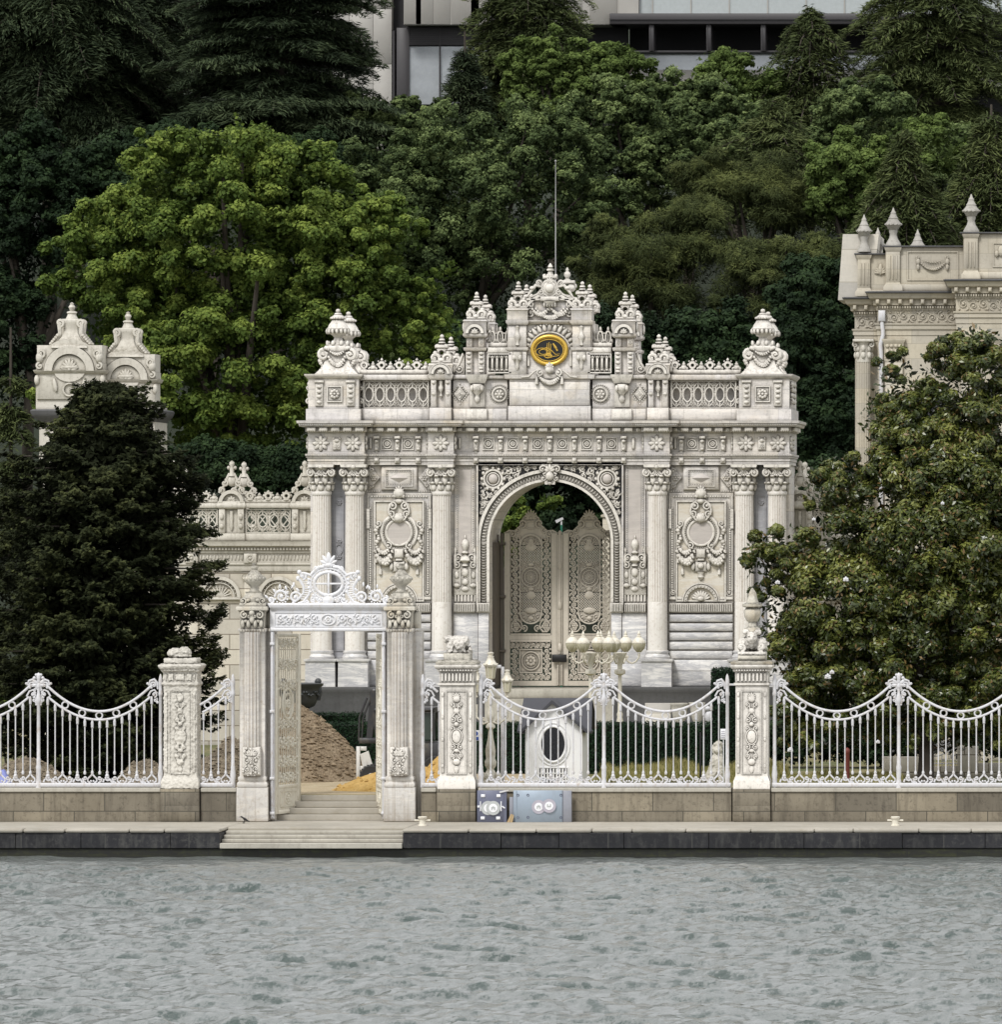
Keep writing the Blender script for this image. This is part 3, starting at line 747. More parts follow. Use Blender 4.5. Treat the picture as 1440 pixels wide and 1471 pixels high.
def slit_baluster(m, x0, x1, y0, y1, n, d=8):
    p = (x1 - x0) / n; m.frame(x0, x1, y0, y1, 1.6, d - 6, d)
    for i in range(n + 1):
        c_ = x0 + p * i
        m.box(max(x0, c_ - p * .22), min(x1, c_ + p * .22), y0 + 7, y1 - 7, d - 5, d - .5, .5)
        for yy in (y0 + 5, y1 - 5): m.ball(min(max(c_, x0 + 2), x1 - 2), yy, d - 2.6, p * .3, 2.6, 2.4, 6, 4)
    for i in range(n):
        c_ = x0 + p * (i + .5)
        for yy, q in ((y0 + 4, 1), (y1 - 4, -1)):
            m.tube([(c_ - p * .5, yy + 5 * q, d - 2), (c_, yy - 1.4 * q, d - 2), (c_ + p * .5, yy + 5 * q, d - 2)], 1, 5)
for sg in (-1, 1):
    f = lambda a, b: (a, b) if sg < 0 else (mir(b), mir(a))
    m = G(); a, b = f(523, 617); quatre_lattice(m, a, b, 547, 586.6, 9); m.build('parapet_lattice', M['marble_orn'], gate)
    m = G(); a, b = f(517, 618); cresting(m, a, b, 538, 22, 6, -6); m.build('parapet_cresting', M['marble_orn'], gate)
    m = G(); a, b = f(702, 736); slit_baluster(m, a, b, 508, 536.5, 5, 14); m.box(a, b, 508, 536.5, 6, 8.6)
    m.box(a, b, 499.4, 508, -10, 14, 1.2); m.build('upper_parapet', M['marble_orn'], gate)
    m = G(); m.box(a, b, 492.5, 499.3, -4, 6, .6)
    for i in range(3):
        c_ = a + (b - a) * (i + .5) / 3
        m.ring(c_, 484.5, 0, 3.6, 8.6, 1.7, 18, 6, 1.6); m.leaf(c_, 477, 0, 8, 4, 0, 2.4); m.ball(c_, 494, 2, 3, 3, 3); m.lathe(c_, [(493, 1), (489, 1.5), (485, .8), (481, 1.2), (478, .3)], 0, 6)
        for q in (-1, 1): m.ball(c_ + q * 5.4, 490, 0, 2.4, 4, 3); m.ball(c_ + q * 4.6, 479, 0, 1.6, n=6, m=4)
    m.build('parapet_cresting', M['marble_orn'], gate)

# --- crowning pieces
def finial_small(cx, yb, w, h, d):
    """cluster of volutes pierced by an eye, with a turned tip"""
    m = G(); k = h / 42.0; q = w / 30.0
    for dd in (-1, 1):
        for s_ in (-1, 1):
            m.scroll(cx + s_ * 8.4 * q, yb - 8 * k, 7.4 * k, 90, 1.2, s_, 3.2 * k, d + dd * 7 * q, 12, 7)
            m.ball(cx + s_ * 8 * q, yb - 15 * k, d + dd * 6, 3.6 * k, n=7, m=5)
            m.scroll(cx + s_ * 6 * q, yb - 24 * k, 4 * k, 90, 1.1, s_, 2 * k, d + dd * 4 * q, 10, 6)
        m.ball(cx, yb - 5 * k, d + dd * 9 * q, 5 * q, 4 * k, 3)
    m.ring(cx, yb - 15.5 * k, d, 4.6 * q, 5 * k, 3 * k, 18, 7, 2.2 * q)
    m.box(cx - 13 * q, cx + 13 * q, yb - 5 * k, yb, d - 11 * q, d + 11 * q, 1)
    m.box(cx - 8.6 * q, cx + 8.6 * q, yb - 26.5 * k, yb - 22 * k, d - 7 * q, d + 7 * q, 1.2)
    m.lathe(cx, [(yb - 26 * k, 5 * q), (yb - 28 * k, 2.6 * q), (yb - 29.5 * k, 4.6 * q), (yb - 31 * k, 4.4 * q), (yb - 32 * k, 2 * q), (yb - 33.4 * k, 3.8 * q), (yb - 35.4 * k, 3.4 * q),
                  (yb - 36.4 * k, 1.6 * q), (yb - 38 * k, 2.6 * q), (yb - 40 * k, 2.6 * q), (yb - 42 * k, .5)], d, 10)
    return m.build('finial', M['marble_orn'], gate)
def finial_large(cx):
    d = -2
    m = G(); yb = 538
    rings = []
    for (y, e) in ((538, 31), (534, 27), (529, 22), (524, 19), (519, 17.5), (515, 16.5), (505, 17), (500, 19), (497, 17)):
        rings.append([(cx - e, y, d - e * .8), (cx + e, y, d - e * .8), (cx + e, y, d + e * .8), (cx - e, y, d + e * .8)])
    m.skin(rings, False)
    for s_ in (-1, 1):
        for dd in (-1, 1):
            m.scroll(cx + s_ * 19, 510, 7.6, 270, 1.3, s_, 3.6, d + dd * 13, 14, 7)
            for k in range(6): m.ball(cx + s_ * (22 + math.sin(k * 1.4) * 2), 515 + k * 3.4, d + dd * 12, 4.2 - k * .3, n=6, m=4)
            m.ball(cx + s_ * 14, 501, d + dd * 12, 5, 4, 5)
            m.leaf(cx + s_ * 13, 500, s_ * 10, 11, 5, d + dd * 10); m.leaf(cx + s_ * 6, 498, 0, 9, 6, d + dd * 11)
    m.swag(cx - 14, 508, cx + 14, 508, 17, 3.6, d + 15, 13); m.swag(cx - 12, 503, cx + 12, 503, 6, 2.4, d + 15, 9)
    m.box(cx - 13, cx + 13, 495, 500, d - 12, d + 12, 1)
    m.build_d = d
    m.lathe(cx, [(499, 12), (494, 10.5), (489, 7), (485, 5.6), (482, 8), (479, 13), (475, 15.5), (472, 16.6), (470, 14.5), (467, 13.5), (463, 10.5), (459, 8.4), (458, 10.5), (456, 10.8), (454, 8), (452, 5.4), (451.4, 5.8), (449.6, 4.4), (449, 2.2), (447, 3.4), (444.6, 2.8), (443.6, .6)], d, 18)
    for k in range(16):
        a = 2 * PI * k / 16; m.ball(cx + 15.6 * math.cos(a), 476, d + 15.6 * math.sin(a), 2.5, 4.2, 2.5, 6, 4); m.ball(cx + 10 * math.cos(a), 457, d + 10 * math.sin(a), 2, 2, 2, 5, 4)
    return m.build('large_finial', M['marble_orn'], gate)
DEP = 3.0      # metres between the two rows of crowning pieces
def back_copy(o, dz=0): c = copy_tree(o, (0, 0, 0)); c.location = Vector(o.location) + Vector((0, DEP, dz)); return c
for x in (485.5, mir(485.5)): back_copy(finial_large(x))

def low_pier(cx):
    m = G()
    m.box(cx - 15.6, cx + 15.6, 586, 604.9, -20, 20, .8)
    m.box(cx - 14, cx - 6.5, 546, 586, -20, 17, .6); m.box(cx + 6.5, cx + 14, 546, 586, -20, 17, .6); m.box(cx - 6.6, cx + 6.6, 546, 586, -20, 9)
    m.stack(cx - 14.6, cx + 14.6, 17, [(546, 0), (543, 2.4), (538, 3.4), (537.6, 2), (536, 2), (526, 2.4), (524.5, 3), (522.6, 2)], -20)
    p = m.build('parapet_pier', M['marble'], gate)
    m = G()
    m.arch(cx, 537.4, 9.4, 13.4, 17, 23, n=16); m.arch(cx, 537.4, 14.2, 16, 17, 21.4, n=16)
    m.palmette(cx, 536.6, 8.4, 5, 150, 0, 20); m.ball(cx, 534, 20.6, 4.6, 3, 2)
    m.lathe(cx, [(571.5, .6), (569, 2.6), (566, 1.4), (564, 1.4), (561, 3.8), (557, 4.6), (553, 2.4), (550, 3.4), (547, 3.4)], 12, 12)
    for s_ in (-1, 1):
        for yy in (549.6, 566): m.ball(cx + s_ * 10.2, yy, 17.6, 3, 2.6, 2)
        m.lathe(cx + s_ * 10.2, [(571, 1), (569, 2.4), (566, 2)], 16, 8); m.ball(cx + s_ * 17.6, 531, 4, 2.6, 6, 10)
    m.build('pier_carving', M['marble_orn'], p)
    return p
for x in (635, mir(635)):
    low_pier(x); fs = finial_small(x, 523, 33, 43, -1); back_copy(fs)

def high_pier(cx, narrow=False):
    m = G()
    m.box(cx - 13.5, cx - 4.6, 505, 538.3, -20, 12, .5); m.box(cx + 4.6, cx + 13.5, 505, 538.3, -20, 12, .5); m.box(cx - 4.7, cx + 4.7, 485, 538.3, -20, 5)
    m.stack(cx - 14.4, cx + 14.4, 12.4, [(504.9, 0), (503.6, 1.6), (500, 2.4), (499.4, .2)], -20)
    m.box(cx - 12.4, cx - 4.6, 485.6, 499.3, -20, 11.6, .5); m.box(cx + 4.6, cx + 12.4, 485.6, 499.3, -20, 11.6, .5)
    m.stack(cx - 14.6, cx + 14.6, 14, [(485.6, 0), (483, 2.6), (480, 3), (479.4, 1.4), (463, 1.6), (461.6, 3), (459.4, 1)], -20)
    p = m.build('high_pier', M['marble'], gate)
    m = G()
    m.arch(cx, 479.2, 9, 13, 15, 20, n=16); m.palmette(cx, 478.6, 8, 5, 150, 0, 17.4)
    for s_ in (-1, 1):
        for yy in (508, 514, 521, 529, 534): m.ball(cx + s_ * 9, yy, 12.4, 3.6, 2.6, 2)
        m.rosette(cx + s_ * 8.6, 492, 3.2, 5, 12); m.ball(cx + s_ * 17, 470, 0, 2.6, 8, 8)
    m.build('pier_carving', M['marble_orn'], p)
    return p
for x in (684, mir(684)):
    b_ = back_copy(high_pier(x)); f_ = finial_small(x + 1, 460, 31, 41, -1); back_copy(f_)
# buttress scrolls between the low and the high piers
m = G()
for sg in (-1, 1):
    f = lambda x: x if sg < 0 else mir(x)
    m.prism([(f(668), 508), (f(668), 538.2), (f(651), 538.2), (f(653), 533), (f(660), 528), (f(664), 519)], -6, 4)
    m.scroll(f(661), 530, 6, 180 if sg < 0 else 0, 1.3, sg, 1.6, 4); m.tube([(f(652), 534, 4), (f(660), 523, 4), (f(666), 508, 4)], 1.8)
m.build('buttress_scroll', M['marble_orn'], gate)

# --- centre: emblem bay and pediment
m = G()
m.box(730, mir(730), 462, 545, -24, 8)
for sg in (-1, 1):
    f = lambda x: x if sg < 0 else mir(x)
    cx = f(745); m.box(cx - 13, cx + 13, 467, 500, 8, 14, .8); m.stack(cx - 13.4, cx + 13.4, 14, [(504.8, 0), (503, 1.8), (499.6, 2.2), (499.2, .4)], 8); m.box(cx - 13, cx + 13, 505, 538.4, 8, 14, .8)
    m.stack(cx - 14, cx + 14, 16, [(467, 0), (464, 2.2), (461, 2.6), (460.4, .6), (447, .6), (445.4, 2), (443.6, 1)], -24)
m.stack(730, mir(730), 10, [(545.2, 0), (544, 3.2), (540, 4), (538.2, 4.2)], -24)
m.stack(758.6, mir(758.6), 9, [(467, 0), (464.4, 4), (461.4, 5), (460.4, 3)], -24)
m.build('emblem_bay', M['marble'], gate)
m = G()   # segmental pediment
cyp = 468; pts = [(GC - 36, 461)]
for i in range(19):
    a = R(180 - i * 10); pts.append((GC + 38 * math.cos(a), 461 - 41 * max(0, math.sin(a))))
pts.append((GC + 36, 461)); m.prism(pts, -14, 4)
m.build('pediment_wall', M['marble_grey'] if False else M['marble'], gate)
m = G()
m.box(GC - 34, GC + 34, 428.8, 432, 3, 9, .6)
for sg in (-1, 1):
    m.arch(GC, 461, 37, 41, 0, 9, 93 if sg < 0 else 20, 160 if sg < 0 else 87, 12)
    m.scroll(GC + sg * 16, 407, 5, 90, 1.3, sg, 2, 6); m.scroll(GC + sg * 13, 420, 4.4, 270, 1.3, -sg, 1.8, 8)
    m.tube([(GC + sg * 12, 412, 7), (GC + sg * 20, 410, 7), (GC + sg * 27, 418, 6), (GC + sg * 33, 427, 6)], [2.2, 2.6, 2.2, 1.4]); m.ball(GC + sg * 25, 414, 7, 4.4, 3, 3)
    m.tube([(GC + sg * 12, 416, 7), (GC + sg * 18, 423, 7), (GC + sg * 30, 428, 6)], 1.6)
    m.swag(GC + sg * 28, 440, GC, 440, 12, 3.2, 8, 11); m.scroll(GC + sg * 28, 450, 7, 270, 1.3, sg, 2.2, 6); m.scroll(GC + sg * 29, 437, 5.4, 90, 1.2, sg, 2, 6)
m.swag(GC - 20, 444, GC + 20, 444, 13, 3.8, 8, 15)
m.ball(GC, 414, 6, 13, 13.5, 5, 16, 8); m.ring(GC, 414, 8, 11, 12, 1.6, 26); m.ball(GC, 414, 10, 6.6, 7, 4, 14, 8)
m.palmette(GC, 407, 9, 7, 150, 0, 9)
m.box(GC - 13.4, GC + 13.4, 426, 433, 4, 12, 1)
m.lathe(GC, [(449, .6), (446, 2.4), (441, 4.4), (436, 8.6), (433, 10)], 6, 14)
for k in range(5): m.ball(GC - 7.4 + k * 3.7, 438, 10, 1.9, 4, 3)
m.build('pediment_carving', M['marble_orn'], gate)
m = G()
m.box(GC - 10, GC + 10, 396, 401, -6, 8, 1)
for q in (-8, -3, 3, 8): m.ball(GC + q, 396.6, 4, 3.2, n=7, m=5)
m.lathe(GC, [(397, 6), (393, 4), (390, 3), (388.6, 5.2), (386.6, 5), (385.4, 2.4), (383.6, 3.6), (381, 2.6), (378, .5)], 1, 12)
ct = m.build('crown_finial', M['marble_orn'], gate)
m = G()
m.box(GC + 6, GC + 26, 399, 404, -110, -96, 1); m.lathe(GC + 15, [(399, 5.5), (396, 2.4), (391, 5), (388, 4.4), (385.6, 1.8), (383, 2.2), (380, .5)], -103, 12)
m.scroll(GC + 25, 408, 5, 90, 1.3, 1, 2, -100); m.ball(GC + 21, 410, -100, 7, 6, 8); m.arch(GC + 8, 461, 37, 42, -118, -100, 10, 90, 12)
m.build('crown_finial', M['marble_orn'], gate)
for x in (745, mir(745)): back_copy(finial_small(x, 445, 32, 41, -1))
m = G()   # back of the crown block
m.box(GC - 56, GC + 56, 462, 545, BK, -90)
m.build('rear_crown_wall', M['marble'], gate)

# carving round the emblem
m = G()
for k in range(13):
    a = R(14 + k * (152 / 12)); r0_, r1_ = 30, 40
    x_, y_ = GC + 35 * math.cos(a), 503 - 33 * math.sin(a)
    m.ball(x_, y_, 9.4, 1.4 + 1.6, 6.6, 2.2, 7, 5, math.degrees(a) - 90)
for k in range(12):
    a = R(14 + (k + .5) * (152 / 12)); m.ball(GC + 39.5 * math.cos(a), 503 - 37 * math.sin(a), 9.6, 2.2, n=6, m=4)
m.arch(GC, 503, 27.6, 29.6, 8, 10.4, 8, 172, 24, .9)
for sg in (-1, 1):
    m.scroll(GC + sg * 34, 498, 4.4, 0, 1.3, sg, 1.6, 9); m.lathe(GC + sg * 31, [(508, .8), (514, 1.6), (520, 3), (526, 2.6)], 9, 7)
    x = GC + sg * 46
    m.lathe(x, [(498, 1), (496, 3), (492, 2), (488, 3.4), (484, 5), (480, 3), (474, 2), (470, 3.6), (468, 2)], 14, 10); m.lathe(x, [(532, 1), (528, 3), (524, 2.6), (519, 4), (514, 7), (509, 6.4), (506, 7)], 14, 12)
    m.ball(x - 4, 514, 18, 3, 4.6, 3); m.ball(x + 4, 514, 18, 3, 4.6, 3)
    m.scroll(GC + sg * 13, 536, 5, 270, 1.3, sg, 1.7, 16); m.lathe(GC + sg * 18, [(541, .8), (545, 2), (552, 2.6), (553, 1)], 16, 7)
    m.tube([(GC + sg * 14, 531, 14), (GC + sg * 22, 534, 14), (GC + sg * 30, 541, 14), (GC + sg * 40, 542, 14)], 1.3)
m.ball(GC, 532, 15, 6.4, 6, 4); m.palmette(GC, 530, 10, 5, 120, 0, 14); m.swag(GC - 15, 541, GC + 15, 541, 9, 3.6, 16, 13)
m.build('emblem_carving', M['marble_orn'], gate)
# the emblem: gilt rim, black field, gilt calligraphy
m = G(); ex, ey = GC - .5, 503.5
m.disc(ex, ey, 21.5, 17, 8, 11, 48); md = m.build('emblem_plate', M['black_enamel'], gate)
m = G(); m.ring(ex, ey, 11, 24.4, 20, 2.9, 56, 8); m.ring(ex, ey, 11.6, 20.2, 15.6, .75, 48, 6)
for k in range(44):
    a = 2 * PI * k / 44; m.ball(ex + 22 * math.cos(a), ey + 17.6 * math.sin(a), 11.6, .9, n=5, m=4); m.ball(ex + 26.4 * math.cos(a), ey + 22 * math.sin(a), 11, 1.1, n=5, m=4)
m.build('rim', M['gold'], md)
m = G(); D_ = 11.7
def st(pts, r): m.tube([(ex + a, ey + b, D_) for a, b in pts], r, 6)
st([(-3, 8), (-3.6, 0), (-2.6, -10.6)], [1, .8, .5]); st([(-.6, 8), (-1, 0), (0, -11.6)], [1, .8, .5]); st([(1.8, 8), (1.6, 0), (2.6, -9.6)], [1, .8, .5])
st([(-7, 9.4), (-4, 6), (-1, 9), (2, 6.4), (4, 9.6), (-2, 11), (-6, 10)], .9); st([(-5, 7), (0, 5), (4, 7.6), (1, 10)], 1.1)
for (rx, ry, r_) in ((6, 3.6, .55), (9, 5.6, .5)):
    st([(-5 - rx * .6 + rx * math.cos(R(a)), 2.4 + ry * math.sin(R(a))) for a in range(20, 345, 20)], r_)
st([(-12, -1), (-4, -4), (3, 0), (9, 6), (15.5, 5)], [.4, .6, .7, .6, .3]); st([(4, 9), (9, 8.6), (14, 7.4)], .5)
for k in range(7): m.ball(ex + 5.8 + k * .95, ey - 9 + k * 1.5 + (k > 4) * .4, D_, 2.2 - abs(k - 3) * .25, .9, .6, 6, 4, 40)
m.build('calligraphy', M['gold'], md)

# --- pair of pierced metal doors standing behind the arch
DF = Frame(GY + 2.6)
def door_leaf(x0, x1, px_):
    m = MB(frame=DF); c_ = (x0 + x1) / 2; w = x1 - x0; d = 2
    yb = 985
    top = lambda x: 765 - 10 * max(0, math.cos((x - c_) / w * PI)) ** 1
    m.box(x0, x0 + 8, 766, yb, -2, d); m.box(x1 - 8, x1, 766, yb, -2, d)           # stiles
    m.box(x0 + 8, x1 - 8, 912, 920, -2, d - .1); m.box(x0 + 8, x1 - 8, 978, yb, -2, d - .1)
    m.box(x0 + 9, x1 - 9, 919, 922, -1, d + .6); m.box(x0 + 9, x1 - 9, 910, 912, -1, d + .6)
    m.build_ = None
    a, b = x0 + 8, x1 - 8; k = w / 78
    s1, s2 = a + (b - a) * .25, b - (b - a) * .25
    m.box(s1 - 1.4, s1, 770, 884, -1.5, d - .3); m.box(s2, s2 + 1.4, 770, 884, -1.5, d - .3)
    m.box(s1, s2, 770, 783, -1.6, -.7); m.box(s1, s2, 808.6, 851, -1.6, -.7); m.box(s1, s2, 878.6, 893, -1.6, -.7)
    # scroll side strips
    m.vine(770, 908, (a + s1) / 2, (s1 - a) * .96, 8.4, 1.3, 0, True); m.vine(770, 908, (b + s2) / 2, (b - s2) * .96, 8.4, 1.3, 0, True)
    for xx in (a + .6, b - .6): m.tube([(xx, 768, 0), (xx, 910, 0)], .8, 5)
    # centre: arch head, trellis, wheel, trellis, scrolls
    m.trellis(s1, s2, 784, 808, 3.7, .95, -1, 1); m.trellis(s1, s2, 852, 878, 3.7, .95, -1, 1)
    m.ball(c_, 786, .6, 8, 6, 1.6); m.palmette(c_, 784, 9, 7, 170, 0, 1); m.ball(c_, 855, .6, 7, 6, 1.6); m.ball(c_, 877, .6, 9, 5, 1.6)
    for yy, h_ in ((811, 8), (846, 8), (888, 10), (777, 8)):
        m.vine(s1, s2, yy, h_, 8.6, 1.1, 0); m.ball(c_, yy, .5, 4.4, 3, 1.4)
        m.box(s1, s2, yy - h_ * .45, yy + h_ * .45, -1.5, -.4)
    m.arch(c_, 784, (s2 - s1) / 2 - .6, (s2 - s1) / 2 + 2, -1.5, d, n=18)
    m.disc(c_, 829, 14.4 * k, 14.6, -1.5, -.6, 26)
    m.ring(c_, 829, .4, 14 * k, 14, 1.2, 28, 6); m.ring(c_, 829, .4, 9.4 * k, 9.4, .9, 24, 5)
    for q in range(16):
        an = 2 * PI * q / 16; m.leaf(c_, 829, q * 22.5, 9, 1.5, .2); m.ball(c_ + 11.7 * k * math.cos(an), 829 + 11.7 * math.sin(an), .3, 1, n=5, m=4)
    m.ball(c_, 829, .6, 2, n=7, m=4)
    for q in (-1, 1):
        m.ring(c_ + q * (b - a) * .34, 899, 0, 7.6 * k, 8.6, 1.1, 20, 5); m.rosette(c_ + q * (b - a) * .34, 899, 5.5, 6, 0)
        m.scroll(c_ + q * (b - a) * .16, 902, 5, 90, 1.3, q, 1, 0)
    m.arch(c_, 880, (s2 - s1) / 2 - .6, (s2 - s1) / 2 + 1.6, -1, d, 180, 360, n=18)
    # lower panel
    m.frame(c_ - 17 * k, c_ + 17 * k, 932, 967, 1.6, -1.5, d - .2)
    m.disc(c_, 949.5, 10 * k, 10, -1.5, -1.1, 22)
    m.ring(c_, 949.5, .4, 13.2 * k, 13.2, 1.3, 26, 6); m.rosette(c_, 949.5, 9, 8, 0); m.ring(c_, 949.5, .4, 9.6 * k, 9.6, .8, 22, 5)
    m.box(c_ - 16 * k, c_ + 16 * k, 933, 966, -1.6, -.9)
    for yy in (926.5, 972.5): m.vine(a + 1, b - 1, yy, 9.6, 7.4, 1.3, 0)
    m.vine(932, 968, (a + c_ - 17 * k) / 2, (c_ - 17 * k - a) * .94, 7.4, 1.2, 0, True); m.vine(932, 968, (b + c_ + 17 * k) / 2, (b - c_ - 17 * k) * .94, 7.4, 1.2, 0, True)
    L = m.build('door_leaf', M['door'], gate)
    # crest
    m = MB(frame=DF)
    pts = [(x0, 766)]
    prof = [(-1, 0), (-.82, 4), (-.62, 3), (-.5, 7), (-.34, 13), (-.3, 21), (-.2, 25), (-.12, 28)]
    for (t, h_) in prof: pts.append((c_ + t * w / 2, 766 - h_))
    for (t, h_) in reversed(prof): pts.append((c_ - t * w / 2, 766 - h_))
    pts.append((x1, 766)); 
    inner = [(x1 - 9, 771), (c_ + (s2 - s1) / 2 + 2, 774)] + [(c_ + ((s2 - s1) / 2 + 2) * math.cos(R(q)), 784 - ((s2 - s1) / 2 + 2) * math.sin(R(q))) for q in range(40, 141, 20)] + [(c_ - (s2 - s1) / 2 - 2, 774), (x0 + 9, 771)]
    m.prism(pts + inner, -1.6, .2)
    m.tube([(x, y, .4) for x, y in pts], 1.2, 5)
    m.palmette(c_, 744, 13, 9, 190, 0, .8); m.scroll(c_ - 12, 752, 6, 90, 1.3, -1, 1.4, .8); m.scroll(c_ + 12, 752, 6, 90, 1.3, 1, 1.4, .8)
    for q in (-1, 1):
        m.scroll(c_ + q * 27 * k, 766, 5, 90, 1.3, q, 1.2, .8); m.scroll(c_ + q * 20 * k, 762, 4, 270, 1.3, -q, 1.2, .8)
    m.ring(c_, 754, .6, 9 * k, 5.6, 1, 20, 5)
    m.build('door_crest', M['door'], L)
    return L
la = door_leaf(725, 801, 0); lb = door_leaf(809, 885, 0)
m = MB(frame=DF); m.box(801, 809, 768, 985, -1, 4, .8); m.box(803.4, 806.6, 766, 985, 4, 5.6, .8); m.lathe(805, [(768, 3), (765, 3.4), (762, 1)], 1, 8)
for yy in (812, 870, 930): m.ball(805, yy, 5, 3, 7, 2)
m.box(801.6, 803, 955, 984, 5.6, 7.4); m.box(807, 808.4, 955, 984, 5.6, 7.4)
m.build('meeting_stile', M['door'], gate)
m = MB(frame=DF); m.box(794, 815, 940, 951, 6, 10, .8); m.build('lock_box', M['black'], gate)
m = MB(frame=DF)
m.box(715, 717.4, 768, 985, 0, 4); m.box(719, 723.4, 766, 985, -3, 2)
for yy in (781, 857, 935): m.box(712, 727, yy - 2, yy + 2, 3, 6, .6); m.lathe(717, [(yy - 4, 1.4), (yy + 4, 1.4)], 5, 8)
m.build('hinge_post', M['doorframe'], gate)
# flagpole behind the pediment
m = G(); m.lathe(GC + 2, [(470, 1.1), (380, .9), (300, .7), (229, .5)], -60, 8); m.ball(GC + 2, 228, -60, 1.5, 1.8, 1.5)
flag = m.build('flagpole', stone('grey_pole_paint', (.42, .42, .42), (.3, .3, .3), crev=0), None, (GF.X(GC + 2), GY + 1.5, GF.Z(470)))
tag(flag, 'slender bare flagpole rising above the pediment of the big marble gate', 'flagpole')
# ================================================================ quay, fence wall, white iron fence
F0 = Frame(0.0)
def FR(): return MB(frame=F0)
DECK = .8
yd = F0.v(DECK)          # 1180

# deck and quay edge
def quay_part(name, x0, x1, label=None):
    """x0, x1 in metres"""
def solid(name, mat, boxes, kind='structure', parent=None, bev=0, label=None, origin=None):
    vs, fs = [], []
    for (x0, x1, y0, y1, z0, z1) in boxes:
        b = len(vs); vs += [(x0, y0, z0), (x1, y0, z0), (x1, y1, z0), (x0, y1, z0), (x0, y0, z1), (x1, y0, z1), (x1, y1, z1), (x0, y1, z1)]
        fs += [tuple(i + b for i in q) for q in ((3, 2, 1, 0), (4, 5, 6, 7), (0, 1, 5, 4), (1, 2, 6, 5), (2, 3, 7, 6), (3, 0, 4, 7))]
    og = ORIGIN[parent] if parent is not None else Vector(origin or (0, 0, 0))
    me = bpy.data.meshes.new(name); me.from_pydata([tuple(Vector(v) - og) for v in vs], [], fs); me.update()
    o = mesh_obj(name, me, mat, parent, tuple(og) if parent is None else None)
    if kind and parent is None: o['kind'] = kind
    if bev:
        md = o.modifiers.new('b', 'BEVEL'); md.width = bev; md.segments = 2
    if label: o['label'] = label
    return o
QY = -5.2                                       # front of the quay
QF = Frame(QY)
SX0, SX1 = QF.X(316), QF.X(578)
def courses(x0, x1, wmin, wmax, fn):
    out, x = [], x0; rr = random.Random(int(abs(x0) * 10))
    while x < x1 - .01:
        w_ = min(rr.uniform(wmin, wmax), x1 - x)
        if x1 - x - w_ < .5: w_ = x1 - x
        out.append(fn(x, x + w_ - .008, rr)); x += w_
    return out
edge = lambda a, b, r: (a, b, QY + r.uniform(-.025, .02), QY + .6, .69, DECK + r.uniform(-.012, .012))
pave = solid('pavement', M['deck'], courses(-45, SX0, .9, 1.9, edge) + courses(SX1, 45, .9, 1.9, edge) + [(-120, -45, QY, .6, .70, DECK), (45, 120, QY, .6, .70, DECK), (-45, SX0, QY + .604, .6, .70, DECK - .002), (SX1, 45, QY + .604, .6, .70, DECK - .002), (SX0 + .001, SX1 - .001, QY + 1.45, .6, .3, DECK - .001)], bev=.07)
sea = thing('sea_wall', 'dark wet stone quay wall rising from the water below the pavement', 'quay wall', (0, QY, 0))
blk = lambda a, b, r: (a, b, QY + .05 + r.uniform(-.03, .03), QY + .7, .25, .688)
solid('wall', M['quay'], courses(-45, SX0 - .01, 1.6, 2.8, blk) + courses(SX1 + .01, 45, 1.6, 2.8, blk) + [(-120, -45, QY + .05, 2, .25, .695), (45, 120, QY + .05, 2, .25, .695), (-45, SX0 - .02, QY + .71, 2, .25, .68), (SX1 + .02, 45, QY + .71, 2, .25, .68), (SX0, SX1, QY + 1.5, 2, -.5, .29)], bev=.02, parent=sea)
solid('foot', M['algae'], [(-120, 120, QY + .12, 2, -1.5, .245)], bev=.03, parent=sea)
lnd = thing('landing_steps', 'wide worn stone landing steps let into the quay below the small gate', 'steps', ((SX0 + SX1) / 2, QY, .25))
for b_ in [(SX0, SX1, QY - .1, QY + 1.46, .25, .40), (SX0, SX1, QY + .3, QY + 1.46, .403, .50), (SX0, SX1, QY + .68, QY + 1.46, .503, .60), (SX0, SX1, QY + 1.06, QY + 1.46, .603, .70)]: solid('step', M['wallcap'], [b_], bev=.018, parent=lnd)

# low stone wall under the fence, one thing for each stretch between pillars
def X0(u): return F0.X(u)
def low_wall(u0, u1, label, cap=True):
    t = thing('stone_wall', label, 'low wall', (X0((u0 + u1) / 2), 0, DECK), 'low stone walls under the fence')
    zt = CAMZ - (1132.5 - VY) / F0.s
    solid('wall', M['wall'], [(X0(u0), X0(u1), -.16, .42, DECK, zt - .1)], parent=t, bev=.008)
    solid('coping', M['wallcap'], [(X0(u0), X0(u1), -.21, .47, zt - .098, zt + .02)], parent=t, bev=.02)
low_wall(-140, 232, 'brown stone wall under the leftmost stretch of white fence')
low_wall(289.5, 341, 'short shaded stone wall between the worn pillar and the small gate', 0)
low_wall(606, 628, 'very short stone wall between the small gate and the pillar with the broken lion')
low_wall(688, 1052, 'stone wall behind the two blue metal cabinets, below the kiosk')
low_wall(1109, 1600, 'long stone wall under the rightmost stretch of white fence')

